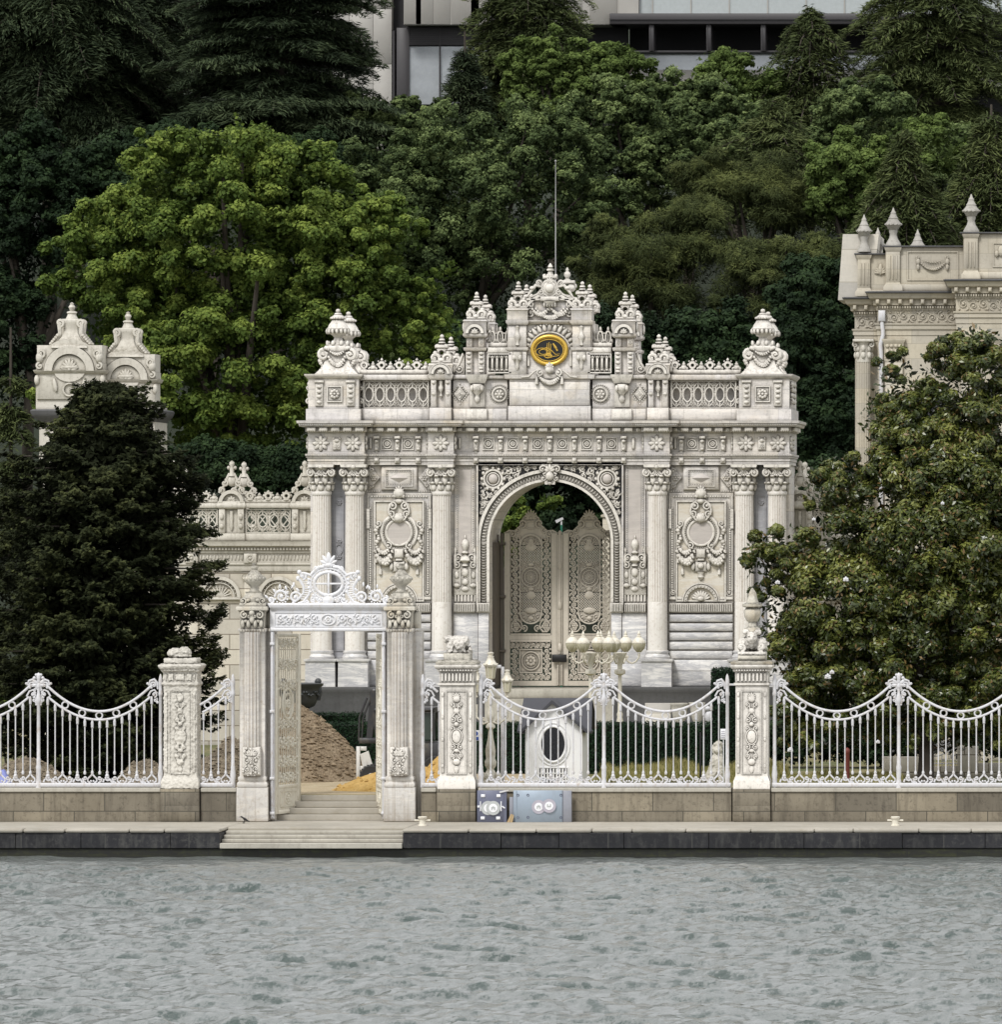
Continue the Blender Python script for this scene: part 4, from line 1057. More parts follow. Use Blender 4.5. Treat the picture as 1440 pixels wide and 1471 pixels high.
# ---- fence
def swag_y(t, base, k): return base - k * t * t
def baluster_mesh(key, m, x, yt):
    m.tube([(x, yt + .5, 0), (x, yt + 5, 0)], [1.3, 1.9], 7); m.tube([(x, yt + 5, 0), (x, yt + 11, 0)], [2.15, 1.8], 7); m.tube([(x, yt + 11, 0), (x, yt + 13, 0)], [2.3, 1.1], 7)
    m.tube([(x, yt + 13, 0), (x, 1108, 0)], .95, 6); m.tube([(x, 1107, 0), (x, 1109.5, 0), (x, 1112.5, 0)], [1.1, 2.2, 1.6], 7)
def half_bay(root, xa, xb, ca, cb, clip=None, curl=(True, True)):
    """one hanging swag of railing between xa and xb; ca/cb: the outer ends of the hand-rail; clip: keep only x in range"""
    c_, hw = (xa + xb) / 2, (xb - xa) / 2
    lo, hi = clip or (xa, xb)
    N = 28
    m = FR()
    up = [(x, swag_y((x - c_) / hw, 1022, 50), 0) for x in [xa + 11 + (xb - xa - 22) * i / N for i in range(N + 1)] if lo <= x <= hi]
    dn = [(x, swag_y((x - c_) / hw, 1034, 46), 0) for x in [xa + 14 + (xb - xa - 28) * i / N for i in range(N + 1)] if lo <= x <= hi]
    m.tube(up, 1.9, 7); m.tube(dn, 1.75, 7)
    m.build('top_rail', M['iron'], root)
    m = FR()
    for k in (-3, -2, -1, 0, 1, 2, 3):
        x = c_ + k * 24.5 if abs(k) < 3 else c_ + k * 22.4
        if abs(k) == 3 : continue
        t = (x - c_) / hw
        if lo + 5 <= x <= hi - 5: m.mark(); m.ring(x, (swag_y(t, 1022, 50) + swag_y(t, 1034, 46)) / 2, 0, 4.6, 4.6, 1.2, 16, 6)
    if len(m.v): m.build('rail_ring', M['iron'], root)
    m = FR()
    for sg, xx, on in ((1, xa, curl[0]), (-1, xb, curl[1])):
        if not on or not (lo <= xx <= hi): continue
        m.scroll(xx + sg * 9, 984, 5, 40 if sg > 0 else 140, 1.05, -sg, 1.7, 0); m.ball(xx + sg * 12.5, 987.5, 0, 2.3, n=7, m=5)
        m.tube([(xx + sg * 11, swag_y(1 - 11 / hw, 1022, 50), 0), (xx + sg * 16, 984, 0), (xx + sg * 14, 978, 0), (xx + sg * 8, 976, 0), (xx + sg * 4, 981, 0), (xx + sg * 3, 990, 0)], [1.6, 1.5, 1.6, 2, 2.1, 1.3], 7)
        m.ball(xx + sg * 17.6, 982, 0, 2, n=6, m=5)
        m.scroll(xx + sg * 8, 998, 4, 90, 1.1, sg, 1.4, 0); m.scroll(xx + sg * 6.4, 1005.5, 3, 300, 1.1, -sg, 1.2, 0); m.ball(xx + sg * 3.4, 1009, 0, 2.2, n=6, m=4)
        m.tube([(xx + sg * 14, swag_y(1 - 14 / hw, 1034, 46), 0), (xx + sg * 17, 1000, 0), (xx + sg * 13, 993, 0), (xx + sg * 8, 991, 0), (xx + sg * 4, 996, 0)], 1.4, 6)
    if len(m.v): m.build('rail_scroll', M['iron'], root)
    n = 15; x_ = [xa + 13.2 + i * (xb - xa - 25) / (n - 1) for i in range(n)]
    for i, x in enumerate(x_):
        if not (lo + 1 <= x <= hi - 1): continue
        t = (x - c_) / hw; m = FR(); baluster_mesh(0, m, x, max(996, swag_y(t, 1034, 46))); m.build('baluster', M['iron'], root)
    m = FR()
    for i, x in enumerate(x_):
        if not (lo + 1 <= x <= hi - 1): continue
        p = (xb - xa - 25) / (n - 1)
        if i % 4 == 2:
            for q in (-1, 1):
                m.tube([(x, 1112, 0), (x + q * 3, 1115.5, 0), (x + q * p * .58, 1118.5, 0), (x + q * p * .62, 1122, 0), (x + q * p * .3, 1124.6, 0)], 1.25, 6); m.ball(x + q * 1.8, 1122, 0, 1.6, n=6, m=4)
        elif i % 4 == 0:
            for q in (-1, 1):
                pass
            m.scroll(x + .6, 1117.5, 4, 20, 1.1, 1, 1.7, 0, 12, 6); m.ball(x, 1114.5, 0, 3, n=7, m=5); m.tube([(x + 4, 1119, 0), (x + 6.4, 1123.4, 0), (x + p * .9, 1124, 0)], 1.4, 6); m.tube([(x - 4, 1119, 0), (x - 6, 1123.6, 0)], 1.4, 6)
        else:
            q = 1 if i % 4 == 1 else -1
            m.scroll(x, 1117.6, 3.4, 180 if q > 0 else 0, 1.2, -q, 1.15, 0, 12, 6); m.tube([(x - q * 3.4, 1118, 0), (x - q * 2, 1122.5, 0), (x + q * 2, 1124.4, 0)], 1.2, 6)
    if len(m.v): m.build('foot_scroll', M['iron'], root)
def end_post(root, x):
    m = FR()
    m.lathe(x, [(1131, 3.6), (1127, 3.6), (1121, 3.4), (1112, 4.2), (1104, 3.1), (1102, 3.4), (1099, 2.6), (1000, 2.4), (999, 3.2), (996, 3.4), (993, 2.7), (985, 2.7), (983, 3.2), (979, 3), (976, 2.8), (971, 1.8), (968, .5)], 0, 12)
    m.build('post', M['iron'], root)
def mid_post(root, x):
    m = FR()
    m.lathe(x, [(1132, 5), (1129, 4.6), (1124, 4), (1118, 3), (1112, 3.6), (1106, 3.4), (1102, 4), (1098, 2.9), (1090, 3), (1089, 2.6), (1012, 2.4), (1010, 3.4), (1006, 4.4), (1000, 3.4), (995, 2), (986, 2.2)], 0, 12)
    p = m.build('post', M['iron'], root)
    m = FR()
    m.palmette(x, 984, 15, 5, 190, 0, 0, 5.5); m.leaf(x, 980, 0, 14, 6.6, 0); m.ball(x, 986, 0, 3.4, 4.6, 3)
    for q in (-1, 1):
        m.ball(x + q * 6, 974, 0, 2.6, n=7, m=5); m.ball(x + q * 3.4, 969.5, 0, 2.2, n=7, m=5)
        for (a, b) in ((4, 1007), (5.6, 1002), (3, 1012), (7, 998)): m.ball(x + q * a, b, 0, 2, n=6, m=4)
        m.scroll(x + q * 4.6, 991, 2.6, 0, 1, q, 1, 0)
    m.build('post_finial', M['iron'], p)
def rail_pair(root, a, b):
    m = FR(); m.box(a, b, 1124.6, 1130.5, -4, 4, .8); m.build('bottom_rail', M['iron'], root)
GRP = 'white iron fence panels on the low stone wall'
fa = thing('iron_fence', 'white iron fence in front of the dark cypress, left of the worn pillar', 'fence', (X0(55), 0, 1.8), GRP)
half_bay(fa, 55, 229.5, 0, 0); half_bay(fa, -119.5, 55, 0, 0); mid_post(fa, 55); end_post(fa, 230.5); end_post(fa, -120); rail_pair(fa, -122, 233)
fb = thing('iron_fence', 'short clipped piece of white iron fence between worn pillar and small gate', 'fence', (X0(312), 0, 1.8), GRP)
half_bay(fb, 162, 336, 0, 0, clip=(286.5, 336)); end_post(fb, 334.5); rail_pair(fb, 287, 336)
fc = thing('iron_fence', 'narrow piece of white iron fence between the small gate and broken lion pillar', 'fence', (X0(619), 0, 1.8), GRP)
half_bay(fc, 607, 781, 0, 0, clip=(605, 633)); end_post(fc, 607.5); rail_pair(fc, 606, 634)
fd = thing('iron_fence', 'white iron fence in front of the white kiosk, between two carved pillars', 'fence', (X0(869), 0, 1.8), GRP)
half_bay(fd, 692, 868, 0, 0); half_bay(fd, 868, 1045, 0, 0); mid_post(fd, 868); end_post(fd, 691); end_post(fd, 1045.5); rail_pair(fd, 687, 1051)
m = FR(); m.box(1045, 1058, 982, 985, -1.5, 1.5, .4); m.build('tie_bar', M['iron'], fd)
fe = thing('iron_fence', 'white iron fence in front of the magnolia, right of the bust pillar', 'fence', (X0(1292), 0, 1.8), GRP)
half_bay(fe, 1114, 1292, 0, 0); half_bay(fe, 1292, 1470, 0, 0); mid_post(fe, 1292); end_post(fe, 1113.5); end_post(fe, 1471); rail_pair(fe, 1110, 1473)
m = FR(); m.box(1101, 1114, 982, 985, -1.5, 1.5, .4); m.build('tie_bar', M['iron'], fe)

# ---- fence pillars
def noise_rough(o, strength, size, vox=None):
    if vox:
        r = o.modifiers.new('r', 'REMESH'); r.mode = 'VOXEL'; r.voxel_size = vox; r.use_smooth_shade = True
    tx = bpy.data.textures.new('n', 'CLOUDS'); tx.noise_scale = size
    d = o.modifiers.new('d', 'DISPLACE'); d.texture = tx; d.strength = strength; d.mid_level = .5
def pillar(u0, u1, label, worn=0, stone_=None, ybase=1118):
    cx, w = (u0 + u1) / 2, (u1 - u0) / 2
    t = thing('stone_pillar', label, 'pillar', (X0(cx), .1, DECK), 'carved stone pillars of the waterside fence')
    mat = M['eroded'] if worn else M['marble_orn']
    m = FR(); m.box(cx - w - 4, cx + w + 4, 1133, 1180, -40, 14, 1.2); m.box(cx - w - 3, cx + w + 4.2, 1157, 1180, -40.2, 15, .8)
    m.build('footing', M['wall'], t)
    m = FR()
    m.stack(cx - w, cx + w, 9, [(1133, 3.4), (1122, 3.2), (1118, 1.5), (1115, .4), (1113, 0), (985, 0), (984, 2.4), (981, 2.6), (980, .4), (965, .8), (964, 3.6), (961, 3.8), (960, 6), (956.4, 7.6), (955.6, 7.4), (953.5, 4)], -32)
    m.build('shaft', mat, t)
    m = FR()
    m.frame(cx - w * .62, cx + w * .62, 992, 1112, 1, 9, 10.4)
    for q in (-1, 1):
        m.box(cx + q * w * .74, cx + q * w * .92, 994, 1110, 9, 10.2, .4)
        for yy in (998, 1030, 1062, 1100): m.ball(cx + q * w * .83, yy, 10.4, 1.9, 3.2, 1)
    m.palmette(cx, 1002, 8, 7, 170, 0, 10); m.ball(cx, 1004, 10, 5, 5, 2)
    for q in (-1, 1):
        m.scroll(cx + q * 6, 1012, 3.6, 90, 1.2, q, 1.1, 10); m.scroll(cx + q * 5, 1034, 4, 270, 1.2, -q, 1.1, 10); m.scroll(cx + q * 6, 1046, 3.6, 90, 1.2, q, 1.1, 10)
        m.scroll(cx + q * 5.4, 1073, 4, 270, 1.2, -q, 1.1, 10); m.scroll(cx + q * 6, 1086, 4, 90, 1.2, q, 1.1, 10); m.tube([(cx + q * 3, 1010, 10), (cx + q * 2, 1024, 10), (cx + q * 6, 1030, 10)], 1)
        m.tube([(cx + q * 2, 1076, 10), (cx + q * 6, 1082, 10), (cx + q * 3, 1092, 10)], 1)
    m.ball(cx, 1058, 9.4, 7, 10, 2.4, 14, 8); m.ring(cx, 1058, 10, 8, 11, 1, 22); m.ball(cx, 1040, 10, 3.6, 3.6, 2); m.ball(cx, 1078, 10, 4, 3, 2); m.ball(cx, 1094, 10, 5.4, 5, 2.4, 10, 6); m.lathe(cx, [(1112, .6), (1108, 3), (1104, 4), (1100, 2)], 9, 10, .5)
    m.ball(cx, 1021, 10, 4.4, 4.6, 1.8)
    m.dentils(cx - w + 1, cx + w - 1, 5.2, .5, 967, 978, 9.4, 11.4); m.dentils(cx - w, cx + w, 4, .5, 961.4, 963.6, 11, 14.4)
    m.build('relief', mat, t)
    return t, cx, w
p1, cx, w = pillar(236, 284, 'heavily eroded stone pillar with a broken lump of stone on top', 1)
m = FR(); m.box(cx - 24, cx + 24, 945.5, 954, -30, 8, 1.5); o = m.build('cap_block', M['eroded'], p1); noise_rough(o, .05, .10, .02)
for q_ in p1.children:
    if q_.name.startswith(('shaft', 'relief')): noise_rough(q_, .055, .07, .022)
m = FR(); m.ball(cx - 9, 938, -8, 13, 7, 11, 12, 8, 8); m.ball(cx + 5, 936, -8, 9, 6.6, 9, 12, 8, -20); m.ball(cx - 2, 942, -8, 16, 4.5, 11); o = m.build('stone_fragment', M['eroded'], p1); noise_rough(o, .09, .09, .018)
p2, cx, w = pillar(633, 681, 'carved stone pillar with a broken headless lion block on its black crusted cap')
m = FR(); m.stack(cx - 25, cx + 25, 10, [(959, 1), (956, 4), (951, 5), (948, 1)], -34); m.box(cx - 19, cx + 19, 938, 949, -28, 7, 1.5); o = m.build('cap_block', M['lichen'], p2); noise_rough(o, .03, .1, .02)
m = FR(); m.box(cx - 15, cx + 12, 914, 940, -20, 3, 3); m.ball(cx + 2, 925, 3, 9, 8, 4); m.box(cx - 18, cx - 10, 915, 922, -16, 4, 2); m.ball(cx + 12, 922, -5, 5, 8, 9); m.ball(cx + 17, 936, -8, 4, 8, 7); m.ball(cx - 10, 930, 2, 6, 9, 4)
o = m.build('stone_fragment', M['marble_orn'], p2); noise_rough(o, .1, .08, .018)
p3, cx, w = pillar(1058, 1104, 'tall carved stone pillar crowned by a carved mask and a broken urn')
m = FR()
m.stack(cx - 25, cx + 25, 10, [(959, 1), (956, 4), (951, 5), (949, 1)], -34); m.box(cx - 20, cx + 20, 941, 949, -28, 7, 1.5)
m.build('cap_block', M['lichen'], p3)
m = FR()
m.ball(cx - 11, 927, -8, 11, 13, 11); m.ball(cx + 11, 927, -8, 11, 13, 11); m.ball(cx, 922, -8, 13, 14, 13); m.ball(cx, 916, 4, 8, 9, 7); m.ball(cx - 8, 908, 0, 6, 5, 6); m.ball(cx + 8, 908, 0, 6, 5, 6); m.ball(cx, 917, 10, 2.4, 4, 2.4); m.ball(cx - 4, 913, 9, 2.4, 1.6, 2); m.ball(cx + 4, 913, 9, 2.4, 1.6, 2)
m.scroll(cx - 15, 930, 6, 90, 1.2, -1, 2.4, 3); m.scroll(cx + 15, 930, 6, 90, 1.2, 1, 2.4, 3); m.box(cx - 20, cx + 20, 936, 941, -26, 6, 1)
o = m.build('carved_mask', M['marble_orn'], p3); noise_rough(o, .035, .06, .016)
m = FR()
m.lathe(cx, [(908, 12), (903, 11), (900, 6), (894, 5), (892, 8), (886, 11), (878, 12), (873, 9), (871, 14), (868, 14.5), (866, 9), (860, 7), (852, 5), (846, 2), (844, .6)], -8, 18)
for k in range(9): a = 2 * PI * k / 9; m.ball(cx + 11.6 * math.cos(a), 870, -8 + 11.6 * math.sin(a), 3.4, 2.4, 3)
o = m.build('urn', M['lichen'], p3); noise_rough(o, .06, .09)

# ================================================================ small waterside gate
sg_ = thing('garden_gate', 'small white iron gate with tall fluted marble pillars and an openwork crest', 'gate', (X0(472), .2, DECK))
def gate_pillar(cx, side):
    m = FR()
    m.stack(cx - 22, cx + 22, 14, [(1179.5, 0), (1178.5, .8), (1132, .4), (1130, 0)], -34, )
    m.box(cx - 22, cx + 30, 907, 1179.6, -34, -12, 1)
    m.stack(cx - 18, cx + 18, 12, [(1130, 3), (1127, 4), (1124, 3.4), (1122, 1.4), (1119, 2.4), (1116, 2.2), (1114, 0), (908, 0), (906, 2), (903, 2), (902, 0)], -14)
    p = m.build('gate_pillar', M['pier'], sg_)
    m = FR()
    m.lathe(cx, [(1114, 13), (1068, 12.8), (914, 11.6), (908, 12)], 10, flutes=14, fd=.16)
    m.build('shaft', M['pier'], p)
    m = FR()
    m.box(cx - 13, cx + 13, 1072, 1113, 12, 22.5, 2)
    for k in range(30): m.ball(cx + rnd.uniform(-12, 12), rnd.uniform(1074, 1111), 22.6, rnd.uniform(1.4, 2.6), n=6, m=4)
    for q in (-1, 1):
        for yy in (1080, 1092, 1104): m.scroll(cx + q * 6, yy, 4.4, 90 * q, 1.2, q, 1.2, 22.6)
    m.palmette(cx, 1084, 11, 7, 170, 0, 22.6)
    m.build('relief', M['marble_orn'], p)
    m = FR()
    m.stack(cx - 17, cx + 17, 14, [(902, 0), (880, 1), (877, 3), (876.6, 5), (873.6, 5.6), (871, 5)], -30)
    m.box(cx - 20, cx + 26, 878, 903, -34, -12, 1)
    for q in (-1, 1):
        m.scroll(cx + q * 11, 883, 5.6, 270, 1.4, q, 1.7, 18); m.scroll(cx + q * 4, 885, 3.4, 270, 1.2, -q, 1.1, 18); m.leaf(cx + q * 13, 902, 0, 13, 6, 16); m.leaf(cx + q * 5, 902, 0, 12, 6, 17); m.ball(cx + q * 9, 892, 16, 3.4, 3, 3)
    m.ball(cx, 880, 18, 4, 4, 3); m.ball(cx, 890, 17, 4, 6, 3); m.dentils(cx - 18, cx + 18, 4.2, .5, 903.6, 907, 12, 15)
    m.build('capital', M['lichen'], p)
    m = FR()
    rings = []
    for (y, e) in ((871, 19), (867, 19), (864, 16), (860, 17), (857, 13), (852, 11), (850, 12)):
        rings.append([(cx - e, y, -10 - e), (cx + e, y, -10 - e), (cx + e, y, -10 + e), (cx - e, y, -10 + e)])
    m.skin(rings, False)
    m.lathe(cx, [(851, 9), (847, 6), (844, 6), (840, 9), (836, 14), (833, 15.5), (830, 16), (826, 11), (821, 6), (818, 4), (816, 5.4), (814, 5.6), (812, 3), (810, 4), (808.6, .6)], -10, 18)
    for k in range(14): a = 2 * PI * k / 14; m.ball(cx + 14.6 * math.cos(a), 831, -10 + 14.6 * math.sin(a), 2.4, 3, 2.4, 6, 4)
    for q in (-1, 1): m.scroll(cx + q * 14, 863, 5, 90, 1.2, q, 1.6, 8); m.ball(cx + q * 7, 862, 8, 3, 3, 2)
    m.build('urn', M['lichen'], p)
    return p
gp = gate_pillar(364, -1); g2 = copy_tree(gp); g2.location = Vector((( 575.5 - 364) / F0.s, 0, 0)) + Vector(gp.location)
# iron jambs
for a in (389, 549.5):
    m = FR(); m.box(a - .2, a + 5, 907, 1176, -6, 3, .6); m.box(a + 1.4, a + 3.6, 908, 1174, 3, 5, .5)
    for yy in (925, 1022, 1118, 1168): m.box(a - 1, a + 6, yy - 2, yy + 2, 2, 6.5, .5)
    m.build('iron_jamb', M['iron'], sg_)
m = FR()
m.box(388, 556, 871.6, 907, -9, 3, .8); m.stack(392, 552, 3, [(877, 0), (875, 3), (871, 5), (868.6, 5.6), (868, 4)], -11)
m.box(389, 555, 901.6, 906.6, -7, 5, .8)
m.frame(394.6, 549.6, 879, 900.6, 1.1, 3, 4.4)
m.build('lintel', M['iron_bright'], sg_)
m = FR()
m.ring(472, 890, 4, 10, 7.4, 1.2, 26); m.rosette(472, 890, 6, 8, 4); 
for q in (-1, 1):
    m.vine(472 + q * 14, 472 + q * 74, 890, 15, 11, 1.05, 4)
    m.tube([(472 + q * (14 + i * 3), 890 + 4 * math.sin(i * .9), 4) for i in range(20)], .9, 5)
    for k in range(16): m.ball(472 + q * rnd.uniform(14, 74), rnd.uniform(884, 896), 4, rnd.uniform(.8, 1.5), n=5, m=4)
m.build('lintel_relief', M['iron_bright'], sg_)
# crest
m = FR()
m.ring(472, 838.5, 0, 20.5, 16.6, 2.6, 36, 8); m.ring(472, 838.5, 0, 25.5, 22, 1.5, 36, 6)
for k in range(26):
    a = 2 * PI * k / 26; m.ball(472 + 29 * math.cos(a), 838.5 + 25.4 * math.sin(a), 0, 2.4, n=6, m=4); m.tube([(472 + 22 * math.cos(a), 838.5 + 18 * math.sin(a), 0), (472 + 28 * math.cos(a), 838.5 + 24 * math.sin(a), 0)], 1, 5)
m.box(470.6, 473.4, 823, 855, -1, 2, .4); m.box(453, 470.5, 837.2, 839.8, -1, 2, .4); m.box(473.5, 491, 837.2, 839.8, -1, 2, .4)
for k, (ang, L, W) in enumerate(((0, 19, 7), (-32, 17, 5.5), (32, 17, 5.5), (-60, 14, 5), (60, 14, 5), (-88, 10, 4), (88, 10, 4))): m.leaf(472, 812, ang, L, W, 0, 2)
m.ball(472, 812, 0, 5, 4, 3); m.ball(472, 862, 1, 9, 6, 3, 10, 6); m.palmette(472, 857, 11, 7, 200, 180, 1)
for q in (-1, 1):
    f = lambda x: 472 + q * (472 - x)
    m.tube([(f(466), 814, 0), (f(458), 815, 0), (f(452), 820, 0), (f(446), 826, 0), (f(438), 824, 0)], [2.4, 2.8, 2.4, 2, 2.6], 7)
    m.scroll(f(435), 827, 5.6, 90, 1.2, -q * -1, 2.2, 0); m.ball(f(430), 822, 0, 3.4); m.ball(f(428), 831, 0, 3, 4, 3); m.scroll(f(455), 819, 4.6, 270, 1.2, q, 1.8, 0)
    m.tube([(f(430), 832, 0), (f(436), 842, 0), (f(436), 852, 0), (f(428), 861, 0), (f(420), 866, 0)], [2.4, 2, 1.7, 1.7, 1.6], 7)
    m.tube([(f(442), 830, 0), (f(446), 842, 0), (f(444), 854, 0), (f(436), 864, 0), (f(428), 867, 0)], 1.6, 7)
    for i in range(9):
        t = i / 8; m.tube([(f(432 + 4 * math.sin(t * PI)), 836 + t * 24, 0), (f(442 + 3.4 * math.sin(t * PI)), 836 + t * 26, 0)], .9, 5)
    m.scroll(f(424), 858, 8.4, 180 if q > 0 else 0, 1.4, q, 1.8, 0); m.scroll(f(404), 857, 9.6, 0 if q > 0 else 180, 1.5, -q, 1.7, 0); m.scroll(f(389), 862, 4.6, 90, 1.2, q, 2, 0)
    for k in range(14): m.ball(f(404) + 9.6 * math.cos(k * .45), 857 + 9.6 * math.sin(k * .45), 0, 1.5, n=5, m=4)
    for (x, y, a_) in ((412, 848, -20), (418, 846, 30), (422, 843, 0), (409, 853, 60), (430, 850, -40), (396, 852, -30), (402, 846, 0), (385, 860, -40)): m.leaf(f(x), y, a_, 7, 3.2, 0)
    m.scroll(f(450), 862, 5, 0, 1.2, q, 1.6, 0); m.scroll(f(441), 866, 3.6, 180, 1.1, -q, 1.4, 0); m.leaf(f(455), 864, -50 * q, 9, 4, 0); m.tube([(f(462), 864, 0), (f(454), 858, 0), (f(448), 862, 0)], 1.5, 6)
    for k in range(10): m.ball(f(rnd.uniform(448, 462)), rnd.uniform(855, 867), 0, 1.6, n=5, m=4)
m.box(385, 559, 866.4, 869, -4, 4, .5)
m.build('openwork_crest', M['iron_bright'], sg_)
# leaves of the small gate, swung inwards
def gate_leaf(hx, ang, wpx=78, sgn=1):
    """built flat from x = 0 .. wpx (survey units), then turned about its hinge"""
    t = bpy.data.objects.new('gate_leaf', None); col.objects.link(t); t.parent = sg_
    hp = Vector(F0.w(hx, 1178, -4)); t.location = hp - ORIGIN[sg_]; ORIGIN[t] = hp
    m = FR(); a, b = hx, hx + sgn * wpx
    lo, hi = min(a, b), max(a, b)
    for (x0, x1) in ((lo, lo + 8), (hi - 8, hi)): m.box(x0, x1, 911, 1170, -7, -3, .6)
    m.box(lo + 8, hi - 8, 911, 916, -6.6, -3.4, .3); m.box(lo + 8, hi - 8, 1128, 1133, -6.6, -3.4, .3); m.box(lo + 8, hi - 8, 1164, 1170, -6.6, -3.4, .3)
    m.box(lo + 8, hi - 8, 1133, 1164, -6, -4.2); m.frame(lo + 14, hi - 14, 1137, 1160, 1.2, -4.2, -3)
    c_ = (lo + hi) / 2
    m.build('leaf_frame', M['iron_cream'], t)
    m = FR()
    m.ring(c_, 1148, -4, 9, 8, 1.2, 20); m.rosette(c_, 1148, 6, 6, -4)
    for k in range(9):
        x = lo + 13 + k * (wpx - 26) / 8; m.tube([(x, 917, -5), (x, 1128, -5)], .9, 5)
    for (yy, h_) in ((925, 12), (955, 16), (985, 14), (1040, 14), (1068, 16), (1095, 16), (1118, 14)): m.vine(lo + 10, hi - 10, yy, h_, 14, 1.5, -4.6)
    m.ring(c_, 1012, -4.6, 16, 22, 2, 28); m.ring(c_, 1012, -4.6, 10, 15, 1.4, 24); m.rosette(c_, 1012, 8, 8, -4.6)
    m.build('leaf_scrollwork', M['iron_cream'], t)
    t.rotation_euler = (0, 0, ang)
    return t
gate_leaf(395, R(70), 78, 1); gate_leaf(549, R(-77), 78, -1)

# steps up behind the small gate
st_ = thing('stone_steps', 'flight of pale stone steps seen through the small white gate', 'steps', (X0(480), .9, DECK))
for k in range(4):
    z0, z1 = DECK + k * .175, DECK + (k + 1) * .175 - .003
    solid('step', M['deck'], [(X0(384), X0(562), .55 + k * .34, 2.6, z0, z1)], parent=st_, bev=.015)
# ================================================================ things on and behind the quay
def fr(Y): return Frame(Y)
# two bollards
def bollard(u, label, Y=-3.0):
    F = fr(Y); m = MB(frame=F); yb = F.v(DECK)
    m.lathe(u, [(yb + .6, 6.6), (yb - 1, 6.4), (yb - 1.6, 5), (yb - 8, 4.6), (yb - 9, 5), (yb - 10.6, 6.6), (yb - 12.6, 6.7), (yb - 13.2, 5.6), (yb - 12.6, 4)], 0, 16)
    t = thing('mooring_bollard', label, 'bollard', (F.X(u), Y, DECK), 'white mooring bollards on the quay edge')
    m.build('bollard_body', M['iron_cream'], t)
    m = MB(frame=F); m.tube([(u - 11.5, yb - 7.6, 0), (u + 11.5, yb - 7.6, 0)], 1.3, 8); m.build('cross_bar', M['iron_cream'], t)
bollard(607, 'white mooring bollard on the quay, just right of the small gate steps'); bollard(1287, 'white mooring bollard on the quay below the magnolia fence')

# hooded crow on the quay
F = fr(-1.4); yb = F.v(DECK); m = MB(frame=F); u = 350
m.skin([[(u + x + rx * math.sin(R(a)) * .25, yb - y + rx * math.cos(R(a)) * 1.0, rx * .8 * math.sin(R(a))) for a in range(0, 360, 45)] for (x, y, rx) in
        ((-4.6, 9.6, .3), (-4.4, 9.4, .7), (-3.4, 9.6, 1.25), (-2.4, 9.3, 1.35), (-1.4, 8.2, 1.3), (0, 6.9, 2.0), (2, 6, 2.2), (4, 5, 1.7), (6, 3.8, .9), (8.6, 2.6, .5), (9, 2.4, .15))])
m.tube([(u - 4.4, yb - 9.5, 0), (u - 7, yb - 8.8, 0)], [.55, .12], 5)
for dd in (-.8, .8):
    m.tube([(u + 1.2, yb - 5, dd), (u + .6 + dd, yb - 2.4, dd), (u + dd, yb - .1, dd)], .32, 5); m.tube([(u - 1.4 + dd, yb - .2, dd), (u + 1 + dd, yb - .2, dd)], .25, 4)
o = m.build('crow', M['black'], None, (F.X(u), -1.4, DECK)); tag(o, 'small dark crow standing on the quay at the foot of the left gate pillar', 'bird')

# cabinets with marina discs against the wall
M['cab_blue'] = paint('pale_blue_metal', (.30, .36, .43), .4, .2, .2, (.2, .2, .2))
M['cab_dark'] = paint('slate_blue_metal', (.13, .14, .20), .4, .2, .2, (.2, .2, .2))
M['perspex'] = flat('grey_clear_panel', (.27, .28, .32), .2)
M['disc_grey'] = flat('pale_grey_disc', (.46, .48, .48), .5); M['disc_white'] = flat('white_disc', (.82, .83, .86), .5); M['lilac'] = flat('lilac_grey_disc', (.42, .40, .46), .5)
FC = fr(-.45)
def glyph_house(m, x, y, s_, d):
    m.box(x - s_, x - s_ * .45, y - s_ * .3, y + s_, d, d + .4); m.box(x + s_ * .45, x + s_, y - s_ * .3, y + s_, d, d + .4); m.box(x - s_ * .44, x + s_ * .44, y - s_ * .3, y + s_ * .15, d, d + .4)
    m.prism([(x - s_ * 1.15, y - s_ * .35), (x, y - s_ * 1.05), (x + s_ * 1.15, y - s_ * .35)], d, d + .42)
def badge(m1, m2, m3, x, y, rad, d, up=True):
    m1.disc(x, y, rad, rad, d, d + .8, 32); m2.disc(x, y, rad * .6, rad * .6, d + .8, d + 1.2, 28)
    if up: glyph_house(m3, x, y, rad * .27, d + 1.2)
    else:
        s_ = rad * .3; m3.box(x - s_, x - s_ * .4, y - s_ * .8, y + s_ * .6, d + 1.2, d + 1.6); m3.box(x + s_ * .4, x + s_, y - s_ * .8, y + s_ * .6, d + 1.2, d + 1.6); m3.box(x - s_ * .39, x + s_ * .39, y, y + s_ * .6, d + 1.2, d + 1.6)
c1 = thing('metal_cabinet', 'narrow dark slate cabinet with two overlapping grey round badges', 'cabinet', (FC.X(707), -.45, DECK), 'metal cabinets against the fence wall')
m = MB(frame=FC); m.box(686, 728, 1135.5, 1182, -6, 4, .6); m.box(724.4, 728.6, 1136, 1181.5, 4, 4.6); m.build('cabinet_body', M['cab_dark'], c1)
a_, b_, g_ = MB(frame=FC), MB(frame=FC), MB(frame=FC)
badge(a_, b_, g_, 702, 1160.5, 10.2, 4.2); badge(a_, b_, g_, 709.5, 1160.5, 10.2, 5.8)
a_.build('badge', M['disc_grey'], c1); b_.build('badge_centre', M['disc_white'], c1); g_.build('badge_symbol', M['disc_grey'], c1)
m = MB(frame=FC)
for (x, y) in ((694.6, 1143), (717, 1143), (694.2, 1175), (716.4, 1175)): m.box(x - 2.9, x + 2.9, y - 2.1, y + 2.1, 4, 5.2, .3)
